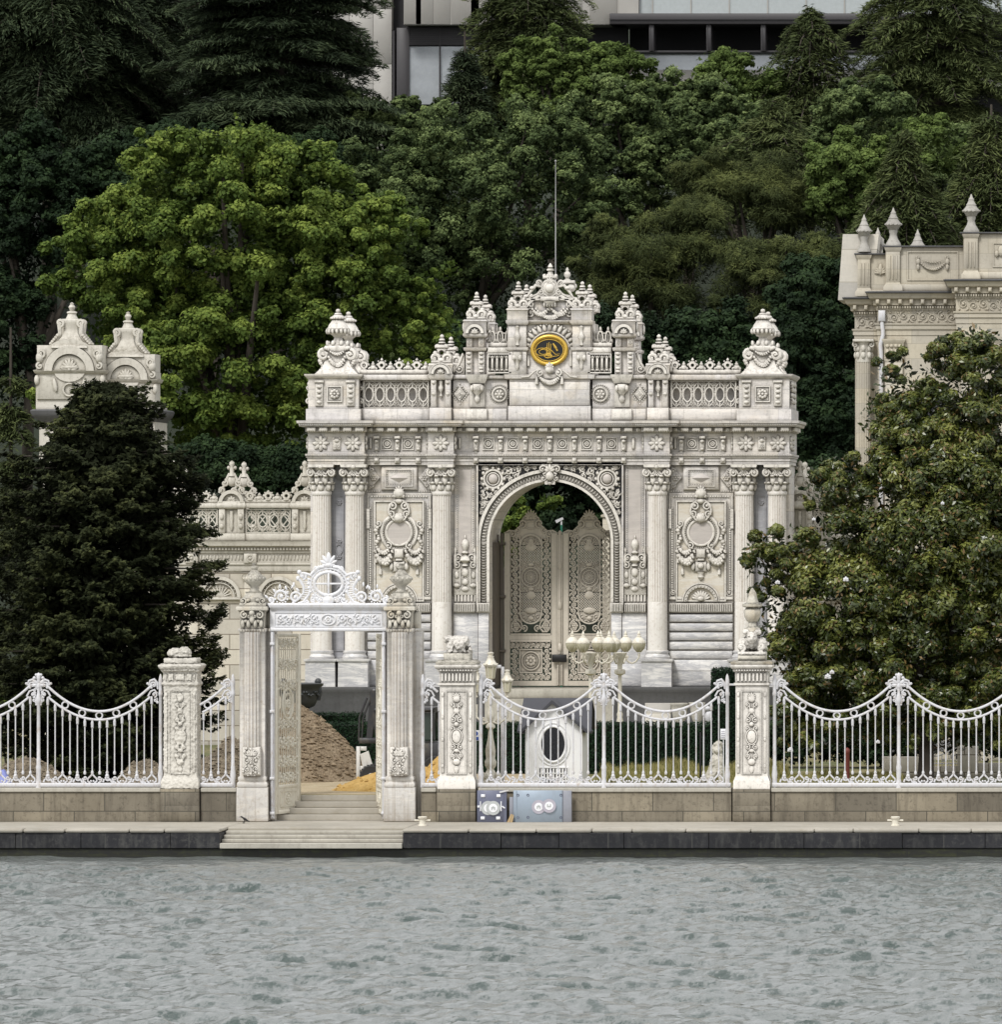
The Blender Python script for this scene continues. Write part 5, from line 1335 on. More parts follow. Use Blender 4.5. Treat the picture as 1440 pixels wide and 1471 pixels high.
m.box(686.6, 689.6, 1157, 1160, 4, 5.6, .3); m.tube([(722, 1158, 5), (726, 1161, 5)], 1, 6); m.box(690.4, 691.6, 1151, 1165, 4, 5.6); m.box(720, 721.4, 1151, 1165, 4, 5.6)
m.build('hinge_plate', M['disc_white'], c1)
m = MB(frame=FC); m.prism([(718, 1137), (731, 1134), (731.6, 1136), (719, 1139)], 4, 6); m.build('latch_arm', M['iron'], c1)
c2 = thing('metal_cabinet', 'wide pale blue cabinet with a grey and a white round badge', 'cabinet', (FC.X(772), -.45, DECK), 'metal cabinets against the fence wall')
m = MB(frame=FC); m.box(738, 808.5, 1135.5, 1182, -6, 3, .6); m.box(742, 743, 1136, 1181, 3, 3.5); m.build('cabinet_body', M['cab_blue'], c2)
m = MB(frame=FC); m.box(808.8, 821.5, 1135.8, 1181.8, -6, 1.5, .4); m.mark(); m.box(732, 737.8, 1145, 1182, -6, .5, .3); m.build('side_panel', M['perspex'], c2)
a_, b_, g_, l_ = MB(frame=FC), MB(frame=FC), MB(frame=FC), MB(frame=FC)
badge(l_, b_, g_, 774.5, 1159, 10, 3.2); badge(l_, b_, g_, 789.6, 1157.4, 10, 4.8, False)
l_.build('badge', M['lilac'], c2); b_.build('badge_centre', M['disc_white'], c2); g_.build('badge_symbol', M['disc_grey'], c2)
m = MB(frame=FC)
for (x, y) in ((744.5, 1142), (744.5, 1174.4), (759, 1142), (759, 1174), (806.6, 1142), (806.6, 1174.4)): m.ring(x, y, 3.2, 1.5, 1.5, .5, 12, 5)
m.build('bolt', M['cab_dark'], c2)
m = MB(frame=FC); m.prism([(729, 1181.4), (735, 1169), (737.2, 1169.6), (733, 1181.6)], 6, 8); m.prism([(733.4, 1181.6), (737.6, 1170), (739.4, 1170.6), (737, 1181.6)], 6.4, 8)
o = m.build('wooden_wedge', flat('pale_wood', (.45, .33, .18), .8), None, (FC.X(734), -.6, DECK)); tag(o, 'pair of short pale wooden sticks leaning between the two cabinets', 'wood')

# ---- kiosk
KF = fr(4.0); yb = KF.v(GROUND)
kk = thing('kiosk', 'white guard kiosk with grey gabled roof and oval window behind the fence', 'kiosk', (KF.X(796), 5.2, GROUND))
M['kiosk'] = paint('white_kiosk_board', (.88, .88, .88), .5, 0, .12); M['kroof'] = flat('grey_roof_sheet', (.055, .056, .066), .7); M['kglass'] = flat('dark_window_glass', (.012, .013, .016), .12)
m = MB(frame=KF)
m.prism([(755, yb), (755, 1046), (794, 1009.5), (837, 1046), (837, yb)], -90, 0); m.build('cabin', M['kiosk'], kk)
m = MB(frame=KF)
for sg in (-1, 1):
    e = 746 if sg < 0 else 848
    m.prism([(794, 1005.5), (e, 1051.5), (e + sg * -1.4, 1055), (794, 1010.5)], -60, 9)
m.add([(747, 1004, -60), (846, 1004, -60), (850, 1050, -2), (743, 1050, -2), (747, 1006.6, -60), (846, 1006.6, -60), (850, 1052.6, -2), (743, 1052.6, -2)], [(0, 1, 2, 3), (7, 6, 5, 4), (0, 4, 5, 1), (1, 5, 6, 2), (2, 6, 7, 3), (3, 7, 4, 0)])
m.add([(747, 1004, -60), (846, 1004, -60), (850, 1050, -118), (743, 1050, -118)], [(0, 1, 2, 3)])
m.build('roof', M['kroof'], kk)
m = MB(frame=KF); m.disc(795, 1069, 17, 24, 0, 1.4, 40); wn = m.build('window', M['kglass'], kk)
m = MB(frame=KF); m.ring(795, 1069, 1.4, 18.5, 25.5, 1.8, 44, 8); m.ring(795, 1069, .6, 24, 30.6, 1.1, 44, 6); m.build('frame', M['kiosk'], wn)
m = MB(frame=KF); m.frame(774, 817, 1102, 1126, 1.4, 0, 1.6)
for k in range(9): m.box(777 + k * 4.4, 779.4 + k * 4.4, 1104, 1124, 0, 1.2)
m.box(776, 815, 1110, 1111.4, 1.2, 1.7); m.box(776, 815, 1117, 1118.4, 1.2, 1.7)
vn = m.build('air_vent', M['kiosk'], kk)
m = MB(frame=KF); m.box(775.5, 815.5, 1103.5, 1124.5, .05, .4); m.build('vent_opening', M['black'], vn)

# ---- globe lamps with four arms
M['globe'] = flat('yellowed_lamp_glass', (.52, .49, .36), .25)
def globe_lamp(u, yt, label, rot, Y):
    F = fr(Y); t = thing('street_lamp', label, 'street lamp', (F.X(u), Y, GROUND), 'globe lamps in front of the big gate')
    yb = F.v(GROUND); m = MB(frame=F)
    m.lathe(u, [(yb, 9), (yb - 6, 8.6), (yb - 8, 5), (1036, 5), (1030, 3.6), (1026, 4.4), (1022, 3), (1000, 2.8), (970, 2.6), (969, 5), (968, 7.6), (965, 8.2), (962, 7.2), (961, 3.4), (956, 3.4), (952, 4.6), (946, 6.4), (941, 8.6), (938, 9), (937, 3)], 0, 16)
    m.build('pole', M['iron_cream'], t)
    for k in range(4):
        a = R(rot + 90 * k); c_, s_ = math.cos(a), math.sin(a); m = MB(frame=F)
        m.tube([(u + q * c_, y, q * s_) for q, y in ((3, 946), (8, 944), (12, 950), (18, 953), (24, 950), (28.5, 944), (28.5, 938))], [1.5, 1.3, 1.2, 1.2, 1.2, 1.3, 2], 6)
        m.scroll(u + 11 * c_, 944, 3, 90, 1.1, 1, .9, 11 * s_)
        ar = m.build('lamp_arm', M['iron_cream'], t)
        X_, D_ = u + 28.5 * c_, 28.5 * s_
        m = MB(frame=F); m.lathe(X_, [(937, 2.4), (935, 4.6), (931, 7.8), (927, 9.4), (924, 9.6), (923.6, 9.6)], D_, 12); m.build('lamp_globe', M['globe'], ar)
        m = MB(frame=F); m.lathe(X_, [(924, 9.9), (922.6, 9.9), (920, 8.4), (917, 5.8), (915, 3.4), (914, 3.8), (912.6, 2), (910.6, 2.6), (908.6, 1.6), (906, .4)], D_, 12)
        for j in range(6):
            b = 2 * PI * j / 6; m.tube([(X_ + 9.7 * math.cos(b), 924, D_ + 9.7 * math.sin(b)), (X_ + 8 * math.cos(b), 931, D_ + 8 * math.sin(b)), (X_ + 2.6 * math.cos(b), 937, D_ + 2.6 * math.sin(b))], .45, 4)
        m.build('lamp_cap', M['iron_cream'], ar)
globe_lamp(849, 0, 'cream globe lamp, the left one, in front of the open arch', 17, 30)
globe_lamp(891, 0, 'cream globe lamp, the right one, beside the arch jamb', 12, 30.6)

# ---- lantern standard and camera pole behind the fence
LF = fr(2.2); yb = LF.v(GROUND)
t = thing('lantern_post', 'ornate cream lantern post with baluster stem right behind the broken lion pillar', 'lamp post', (LF.X(706), 2.2, GROUND))
m = MB(frame=LF); u = 705
m.lathe(u, [(yb, 12), (1126, 12), (1118, 9), (1110, 7.5), (1105, 5), (1100, 8), (1094, 8.6), (1090, 6.4), (1084, 7), (1078, 7.4), (1072, 6.4), (1060, 4), (1048, 3), (1045, 7), (1042, 6.6), (1038, 3), (1030, 6), (1024, 5), (1014, 2.6), (1004, 4.4), (996, 2.4), (984, 2.2)], 0, 16)
for k in range(4): a = R(20 + 90 * k); m.ball(u + 12 * math.cos(a), 1116, 12 * math.sin(a), 5, 7, 5); m.ball(u + 15 * math.cos(a), 1124, 15 * math.sin(a), 4, 5, 4)
m.build('baluster_stem', M['iron_cream'], t)
def lantern(par, x, y, s_, d):
    m = MB(frame=LF); m.lathe(x, [(y + 19 * s_, 1.6 * s_), (y + 17 * s_, 5.4 * s_), (y, 7.6 * s_)], d, 6, smooth=False); g = m.build('lantern_glass', M['globe'], par)
    m = MB(frame=LF); m.lathe(x, [(y + .5, 8.6 * s_), (y - 2 * s_, 10 * s_), (y - 3 * s_, 9.4 * s_), (y - 8 * s_, 6 * s_), (y - 12 * s_, 4.4 * s_), (y - 14 * s_, 5 * s_), (y - 15 * s_, 2.6 * s_), (y - 18 * s_, 4.6 * s_), (y - 19.4 * s_, 4.4 * s_), (y - 20 * s_, 1)], d, 12)
    for j in range(6):
        b = 2 * PI * j / 6; m.tube([(x + 7.7 * s_ * math.cos(b), y, d + 7.7 * s_ * math.sin(b)), (x + 5.5 * s_ * math.cos(b), y + 17 * s_, d + 5.5 * s_ * math.sin(b))], .6, 4)
        m.ball(x + 9.6 * s_ * math.cos(b), y - 3, d + 9.6 * s_ * math.sin(b), 1.2 * s_, n=5, m=4)
    m.lathe(x, [(y + 17 * s_, 5.8 * s_), (y + 19 * s_, 3 * s_), (y + 23 * s_, 1.4 * s_), (y + 26 * s_, 2.6 * s_), (y + 27 * s_, 1)], d, 10)
    m.build('lantern_cap', M['iron_cream'], par)
lantern(t, 705, 957, 1.02, 0)
for (x, d) in ((730, 8), (684, -8)):
    m = MB(frame=LF); m.tube([(705, 1036, 0), ((705 + x) / 2, 1040, d / 2), (x, 1030, d), (x, 1012, d)], [1.6, 1.5, 1.4, 2], 7); m.scroll((705 + x) / 2, 1034, 4, 90, 1.2, 1, 1, d / 2); am = m.build('lantern_arm', M['iron_cream'], t)
    lantern(am, x, 979, .86, d)
m = MB(frame=LF); m.lathe(721, [(yb, 3), (960, 2.6), (958, 2.4)], -14, 12); t = thing('camera_pole', 'plain white pole with a small camera beside the lantern post', 'pole', (LF.X(721), 2.5, GROUND)); m.build('pole', M['iron'], t)
m = MB(frame=LF); m.box(706, 719, 955.5, 960.5, -16, -10, 1); m.tube([(719, 959, -13), (721, 961, -13)], 1, 6); m.build('camera', M['iron'], t)
# security camera on a green pole behind the arch
CF = fr(62); t = thing('security_camera', 'white security camera on a green pole seen through the big arch', 'camera', (CF.X(806), 62, GROUND))
m = MB(frame=CF); m.lathe(807, [(CF.v(GROUND), 1.7), (754, 1.6)], 0, 10); m.build('pole', flat('green_pole', (.02, .16, .10), .4), t)
m = MB(frame=CF); m.prism([(798, 747.5), (808.6, 743), (810, 746), (800, 751.5)], -2, 2); m.box(805.8, 808, 746, 754, -1, 1); m.build('camera', M['iron'], t)
WF = fr(66); m = MB(frame=WF); m.box(866, 980, 743, WF.v(GROUND), -200, 0, .5); t = thing('garden_building', 'plain cream garden building glimpsed through the right side of the arch', 'building', (WF.X(920), 67, GROUND)); m.build('wall', M['cream'], t)
m = MB(frame=WF); m.stack(866, 980, 0, [(743, 2), (740, 2.5), (739, 0)], -200); m.build('roof', M['cream'], t)

# signs
m = MB(frame=fr(3)); F = fr(3)
t = thing('notice_sign', 'small blue and white notice behind the fence beside the lantern post', 'sign', (F.X(684), 3, GROUND))
m.box(679.5, 688.5, 1049, 1064, 0, 1, .2); m.tube([(684, 1064, 0), (684, F.v(GROUND), 0)], .8, 5); m.build('board', M['disc_white'], t)
m = MB(frame=F); m.disc(684, 1053.6, 3.2, 3.2, 1, 1.3, 16); m.box(680.2, 687.8, 1058.6, 1063.2, 1, 1.3); m.build('print', flat('sign_blue', (.03, .08, .36), .5), t)
F = fr(3.4); m = MB(frame=F); t = thing('notice_sign', 'small plain white notice beside the tall hedge, left of the bust pillar', 'sign', (F.X(1040), 3.4, GROUND))
m.box(1035.6, 1043.6, 1047, 1062.5, 0, 1, .2); m.tube([(1040, 1062, 0), (1040, F.v(GROUND), 0)], .8, 5); m.build('board', M['disc_white'], t)
m = MB(frame=F)
for k in range(4): m.box(1037, 1042, 1050 + k * 3, 1051 + k * 3, 1, 1.2)
m.build('print', M['lilac'], t)

# ---- bronze garden vase
F = fr(26); yb = F.v(GROUND); t = thing('garden_vase', 'big dark bronze vase with garlands above the soil heap', 'vase', (F.X(435), 26, GROUND))
m = MB(frame=F); m.lathe(432, [(yb, 26), (yb - 14, 26), (yb - 15, 20), (1030, 18), (1026, 22), (1021, 13), (1018, 12), (1014, 20), (1006, 24), (998, 25.6), (992, 27), (988, 28), (985, 32), (982, 33), (981, 29), (984, 20)], 0, 28)
for k in range(10):
    a0 = 2 * PI * k / 10; 
    for j in range(5):
        a = a0 + j * .125; m.ball(432 + 27 * math.cos(a), 994 + 5 * math.sin(j / 4 * PI), 27 * math.sin(a), 2.2, 2, 2.2, 5, 4)
m.build('bowl', M['bronze'], t)
m = MB(frame=F)
for sg in (-1, 1): m.tube([(432 + sg * 25, 1006, 0), (432 + sg * 27, 994, 0), (432 + sg * 26, 985, 0), (432 + sg * 23, 979, 0), (432 + sg * 27, 977, 0)], [3.4, 4, 3.6, 3, 3], 8); m.ball(432 + sg * 25, 979, 0, 5, n=10, m=6)
m.build('handle', M['bronze'], t)

# ---- pale stone pieces behind the fence near the bust pillar
F = fr(24)
for (x0, x1, yt, lb) in ((963, 991, 1010, 'pale stone urn lying in front of the gate plinth, left of a pair'), (990, 1014, 1009, 'pale stone urn lying in front of the gate plinth, right of a pair')):
    c_ = (x0 + x1) / 2; w = (x1 - x0) / 2; m = MB(frame=F)
    m.lathe(c_, [(F.v(GROUND), w * .7), (1046, w * .7), (1040, w * .45), (1036, w * .5), (1030, w * .72), (1018, w * .85), (1014, w * .9), (1012, w), (yt, w), (yt + 1, w * .8)], 0, 20)
    o = m.build('stone_urn', M['beige'], None, (F.X(c_), 24, GROUND)); tag(o, lb, 'urn', 'pale stone urns')
m = MB(frame=fr(25)); m.box(927, 964, 1010, fr(25).v(GROUND), -6, 0, .8); o = m.build('stone_slab', M['cream_slab'], None, (fr(25).X(945), 25, GROUND)); tag(o, 'plain upright pale stone slab above the hedge', 'slab')
m = MB(frame=F); 
m.ball(1019, 1030, 4, 6, 9, 4, 10, 6); m.ball(1017, 1018, 4, 4.6, 4, 4, 10, 6); m.box(1012, 1024, 1038, F.v(GROUND), -3, 3, 1)
o = m.build('covered_sculpture', M['iron'], None, (F.X(1019), 24, GROUND)); tag(o, 'small white wrapped sculpture right of the two stone urns', 'sculpture')

# ---- seated lion seen from behind the bars
F = fr(5); yb = F.v(GROUND); m = MB(frame=F)
m.ball(1031, 1076, 0, 8, 10, 8, 12, 8); m.ball(1033, 1070, 0, 6.5, 6, 7, 12, 8); m.ball(1030, 1095, 0, 9.5, 17, 9, 12, 8, -14); m.ball(1024, 1112, 2, 9, 13, 9, 12, 8, -24)
m.tube([(1026, 1090, 6), (1021, 1108, 7), (1019, 1126, 7)], [4.4, 3.4, 3], 8); m.tube([(1036, 1090, 6), (1036, 1108, 7), (1036, 1126, 7)], [4.4, 3.4, 3], 8); m.ball(1018, 1128, 8, 5, 3, 5); m.ball(1036, 1128, 8, 5, 3, 5)
m.ball(1028, 1069, 6, 2.4, 2.4, 2.4); m.ball(1035, 1067, 6, 2.4, 2.4, 2.4); m.ball(1031, 1078, 7, 4, 4, 4)
m.tube([(1022, 1125, -6), (1014, 1128, -2), (1010, 1122, 2), (1008, 1116, 2)], [2, 1.6, 1.4, 2.4], 6)
lion = thing('lion_statue', 'pale stone statue of a seated lion beside the tall hedge, left of the bust pillar', 'statue', (F.X(1028), 5, GROUND))
o = m.build('lion', M['beige'], lion); noise_rough(o, .05, .06, .022)
m = MB(frame=F); m.box(1008, 1044, 1130, yb + 1, -14, 16, 1); m.build('plinth', M['beige'], lion)
m = MB(frame=fr(7)); m.tube([(1007, fr(7).v(GROUND), 0), (1007, 1052, 0)], 1.4, 6); m.tube([(1011, fr(7).v(GROUND), 0), (1011, 1075, 0)], .9, 6); o = m.build('black_post', M['black'], None, (fr(7).X(1007), 7, GROUND)); tag(o, 'thin black metal post in front of the hedge', 'post')
m = MB(frame=fr(9)); m.lathe(1218, [(fr(9).v(GROUND), 3.6), (1082, 3.4), (1081, 4), (1077, 3.8), (1074, 1)], 0, 12); o = m.build('hydrant_post', flat('dull_red_paint', (.16, .035, .025), .6), None, (fr(9).X(1218), 9, GROUND)); tag(o, 'dull red post standing under the magnolia', 'post')

# low block wall and ironwork under the magnolia
F = fr(17); m = MB(frame=F); yb = F.v(GROUND)
t = thing('garden_wall', 'low pale block wall seen under the magnolia through the fence', 'wall', (F.X(1330), 17, GROUND))
m.box(1268, 1322, 1087, yb, -12, 0, .6); m.box(1322, 1376, 1101, yb, -12, 0, .6); m.box(1376, 1406, 1072, yb, -12, 1.5, .6); m.box(1406, 1520, 1096, yb, -12, 0, .6)
m.build('wall', M['beige_wall'], t)
t = thing('garden_railing', 'small white scrolled iron railing on the low block wall', 'railing', (F.X(1350), 17, F.Z(1100)))
m = MB(frame=F)
for x in range(1324, 1376, 5): m.tube([(x, 1101, -5), (x, 1088 - 8 * ((x - 1324) / 52), -5)], .6, 5)
m.tube([(1322, 1097, -5), (1376, 1097, -5)], .9, 5); m.tube([(1322, 1089, -5), (1350, 1086, -5), (1376, 1074, -5)], .9, 5)
for (x, y, r_) in ((1332, 1083, 3.6), (1343, 1081, 3.6), (1354, 1078, 4), (1354, 1066, 5), (1348, 1070, 3), (1366, 1070, 4), (1334, 1094, 2.6), (1356, 1092, 3), (1368, 1088, 3)): m.scroll(x, y, r_, rnd.uniform(0, 360), 1.3, 1, .75, -5)
m.build('scrollwork', M['iron'], t)

# ---- excavator (backhoe) half hidden behind the right-hand gate pillar
F = fr(9.5); yb = F.v(GROUND)
ex = thing('excavator', 'small dark excavator with white bucket arm half hidden behind the right gate pillar', 'excavator', (F.X(580), 9.5, GROUND))
M['exc'] = paint('dark_machine_paint', (.035, .035, .038), .4, 0, .4, (.2, .16, .1)); M['excw'] = paint('grey_white_machine_paint', (.62, .61, .58), .5, 0, .4, (.2, .16, .1)); M['tyre'] = flat('rubber', (.03, .03, .03), .9)
m = MB(frame=F); m.box(545, 640, 1066, 1108, -60, 20, 3); m.box(540, 600, 1090, 1112, -56, 18, 2); m.build('body', M['exc'], ex)
m = MB(frame=F)
for (x, d) in ((560, 18), (560, -56), (626, 18), (626, -56)): m.tube([(x, 1062, d), (x + (4 if x < 600 else -3), 1022, d)], 2, 6)
m.box(560, 626, 1016, 1023, -60, 22, 3); m.build('cab_frame', M['exc'], ex)
m = MB(frame=F); m.box(563, 622, 1024, 1062, -54, 15); m.build('cab_glass', flat('green_tinted_glass', (.04, .055, .045), .1), ex)
for (x, r_) in ((536, 15), (630, 22)):
    for d in (14, -60):
        m = MB(frame=F); cy = yb - r_
        m.skin([[(x + rr * math.cos(2 * PI * k / 24), cy + rr * math.sin(2 * PI * k / 24), d + dd) for k in range(24)] for rr, dd in ((r_ * .55, 0), (r_ * .9, -1), (r_, 2), (r_, 12), (r_ * .9, 15), (r_ * .55, 14))])
        for k in range(20): a = 2 * PI * k / 20; m.box(x + r_ * math.cos(a) - 1.2, x + r_ * math.cos(a) + 1.2, cy + r_ * math.sin(a) - 1.2, cy + r_ * math.sin(a) + 1.2, d + 3, d + 12)
        w_ = m.build('wheel', M['tyre'], ex)
        m = MB(frame=F); m.lathe(x, [(cy - 1, r_ * .1), (cy, r_ * .1)], d); m.disc(x, cy, r_ * .58, r_ * .58, d + 3, d + 12.5, 20); m.disc(x, cy, r_ * .25, r_ * .25, d + 12.5, d + 15, 14); m.build('rim', M['excw'], w_)
m = MB(frame=F)
def limb(m, a, b, w0, w1, d0, d1):
    L = math.hypot(b[0] - a[0], b[1] - a[1]); nx, ny = -(b[1] - a[1]) / L, (b[0] - a[0]) / L
    m.prism([(a[0] + nx * w0, a[1] + ny * w0), (b[0] + nx * w1, b[1] + ny * w1), (b[0] - nx * w1, b[1] - ny * w1), (a[0] - nx * w0, a[1] - ny * w0)], d0, d1)
limb(m, (550, 1084), (536, 1000), 6, 5, -10, 4); limb(m, (538, 992), (530, 1066), 5.5, 4, -8, 3); m.ball(538, 996, -3, 8, 9, 6, 12, 8); m.tube([(528, 1002, 4), (517, 1030, 4), (516, 1064, 4)], [1.6, 1.6, 1.4], 6); m.tube([(532, 1006, 4), (522, 1032, 4), (520, 1066, 4)], 1.2, 6); m.ball(540, 1020, 4, 3, 3, 2)
m.box(516, 546, 1060, 1068, -6, 6, 1.4)
m.build('boom', M['exc'], ex)
m = MB(frame=F); m.box(513.5, 519, 1072, 1128, 6, 14, .6); m.box(519, 528, 1072, 1078, 8, 12, .6); m.prism([(519, 1083), (531, 1078), (537, 1098), (523, 1102)], 12, 15); m.box(519, 550, 1100, 1106, 6, 14, .6); m.build('stabiliser', M['excw'], ex)

# ---- heaps
def heap(name, label, cat, u, Y, hw, h, depth, mat, seed, asym=0, top=GROUND, rough=.25, clods=200):
    F = fr(Y); cx = F.X(u); W = hw / F.s
    rr = np.random.default_rng(seed); n = 170
    gx, gy = np.meshgrid(np.linspace(-1, 1, n), np.linspace(-1, 1, n), indexing='ij')
    ph = rr.uniform(0, 6.28, (24, 2)); fx = rr.uniform(-9, 9, (24, 2))
    nz = sum(np.sin(gx * fx[i, 0] + gy * fx[i, 1] + ph[i, 0]) / (1 + np.hypot(*fx[i]) * .5) for i in range(24))
    nf = rr.normal(0, 1, (n, n))
    q = np.hypot(gx - asym, gy * 1.0); q = np.hypot((gx - asym) / (1 - asym * np.sign(gx - asym) * 1.0), gy)
    z = np.clip(1 - q ** 1.35, 0, 1) * h
    z = z + (nz * .045 * rough * 2 + nf * .012 * rough * 2) * np.clip(z * 2, 0, 1) - .12 * (z <= 0.001)
    V = np.stack([gx * W, gy * depth, z], -1).reshape(-1, 3)
    idx = np.arange(n * n).reshape(n, n); fs = np.stack([idx[:-1, :-1], idx[1:, :-1], idx[1:, 1:], idx[:-1, 1:]], -1).reshape(-1, 4)
    m = MB(frame=F)
    me = bpy.data.meshes.new(name); me.from_pydata(V.tolist(), [], fs.tolist()); me.update()
    for p in me.polygons: p.use_smooth = False
    o = mesh_obj(name, me, mat, None, (cx, Y + depth * .2, top)); tag(o, label, cat)
    # clods joined into the same heap
    vs = [tuple(v) for v in V.tolist()]; ff = [tuple(f) for f in fs.tolist()]
    for k in range(clods):
        i, j = rr.integers(12, n - 12), rr.integers(0, n // 2 + 10)
        if z[i, j] < .03: continue
        c_ = V[i * n + j]; s_ = .02 + .10 * rr.random() ** 2.2; b = len(vs)
        for dx, dy, dz in ((-1, 0, 0), (1, 0, 0), (0, -1, 0), (0, 1, 0), (0, 0, -1), (0, 0, 1)):
            vs.append((c_[0] + dx * s_ * rr.uniform(.6, 1.3), c_[1] + dy * s_ * rr.uniform(.6, 1.3), c_[2] + dz * s_ * rr.uniform(.5, 1)))
        for f in ((0, 2, 5), (2, 1, 5), (1, 3, 5), (3, 0, 5), (2, 0, 4), (1, 2, 4), (3, 1, 4), (0, 3, 4)): ff.append(tuple(b + x for x in f))
    me.clear_geometry(); me.from_pydata(vs, [], ff); me.update(); 
    return o
def soilmat(name, a, b, sc_=3):
    m, nt, bs = new_mat(name); T = NT(nt); n_ = T.noise(T.pos(), sc_, 8, .7); n2 = T.noise(T.pos(), 14, 6, .75)
    c = T.mix(T.ramp(n_, [(.35, 0.), (.65, 1.)]), a, b); c = T.mix(T.ramp(n2, [(.55, 0.), (.7, .6)]), c, tuple(min(1, x * 1.9) for x in b)); c = T.mix(T.ramp(n2, [(.3, .7), (.45, 0.)]), c, tuple(x * .4 for x in a))
    T.link(c, bs.inputs['Base Color']); bs.inputs['Roughness'].default_value = .95; T.link(T.bump(n2, .8, .06), bs.inputs['Normal']); return m
M['soil'] = soilmat('stony_soil', (.15, .105, .06), (.31, .24, .16)); M['sand'] = soilmat('ochre_sand', (.42, .25, .06), (.56, .37, .13), 2); M['rubble'] = soilmat('rubble_soil', (.10, .08, .055), (.30, .25, .18))
heap('soil_heap', 'tall heap of stony brown soil seen through the small white gate', 'soil heap', 415, 15, 122, 2.35, 4.2, M['soil'], 3, .0, clods=2600, rough=.6)
heap('sand_heap', 'low heap of ochre sand behind the right side of the small gate', 'sand heap', 552, 5.4, 78, .62, 1.6, M['sand'], 5, .12, rough=.1, clods=60)
heap('sand_heap', 'ochre sand heap between the gate pillar and the broken lion pillar', 'sand heap', 640, 6.5, 52, 1.1, 1.6, M['sand'], 8, 0, rough=.15, clods=60)
heap('rubble_heap', 'rubble and dead branches heaped behind the short fence piece left of the gate', 'rubble', 318, 8, 62, 1.35, 2.4, M['rubble'], 9, .1, clods=700, rough=.9)
heap('rubble_heap', 'low pile of rubble behind the far left fence', 'rubble', 20, 9, 90, .6, 2.4, M['rubble'], 10, .2, clods=500, rough=.9)
heap('rubble_heap', 'flat pale pile of rubble under the cypress, left of the worn pillar', 'rubble', 208, 8, 50, .75, 2.0, M['rubble'], 12, 0, clods=300, rough=.6)
# blue tarpaulin
F = fr(6); rr = random.Random(4); m = MB(frame=F); n = 12; vs = []
for i in range(n):
    for j in range(n): vs.append((-18 + i * 36 / (n - 1), 1134 - 30 * math.sin(PI * i / (n - 1)) ** .7 * math.sin(PI * (j + 1) / (n + 1)) + rr.uniform(-2.4, 2.4), -14 + j * 2.6))
m.add(vs, [(i * n + j, (i + 1) * n + j, (i + 1) * n + j + 1, i * n + j + 1) for i in range(n - 1) for j in range(n - 1)])
o = m.build('tarpaulin', flat('lilac_blue_tarpaulin', (.22, .25, .55), .6), None, (F.X(0), 6, GROUND)); tag(o, 'crumpled lilac blue tarpaulin on the rubble at the left edge', 'tarpaulin')
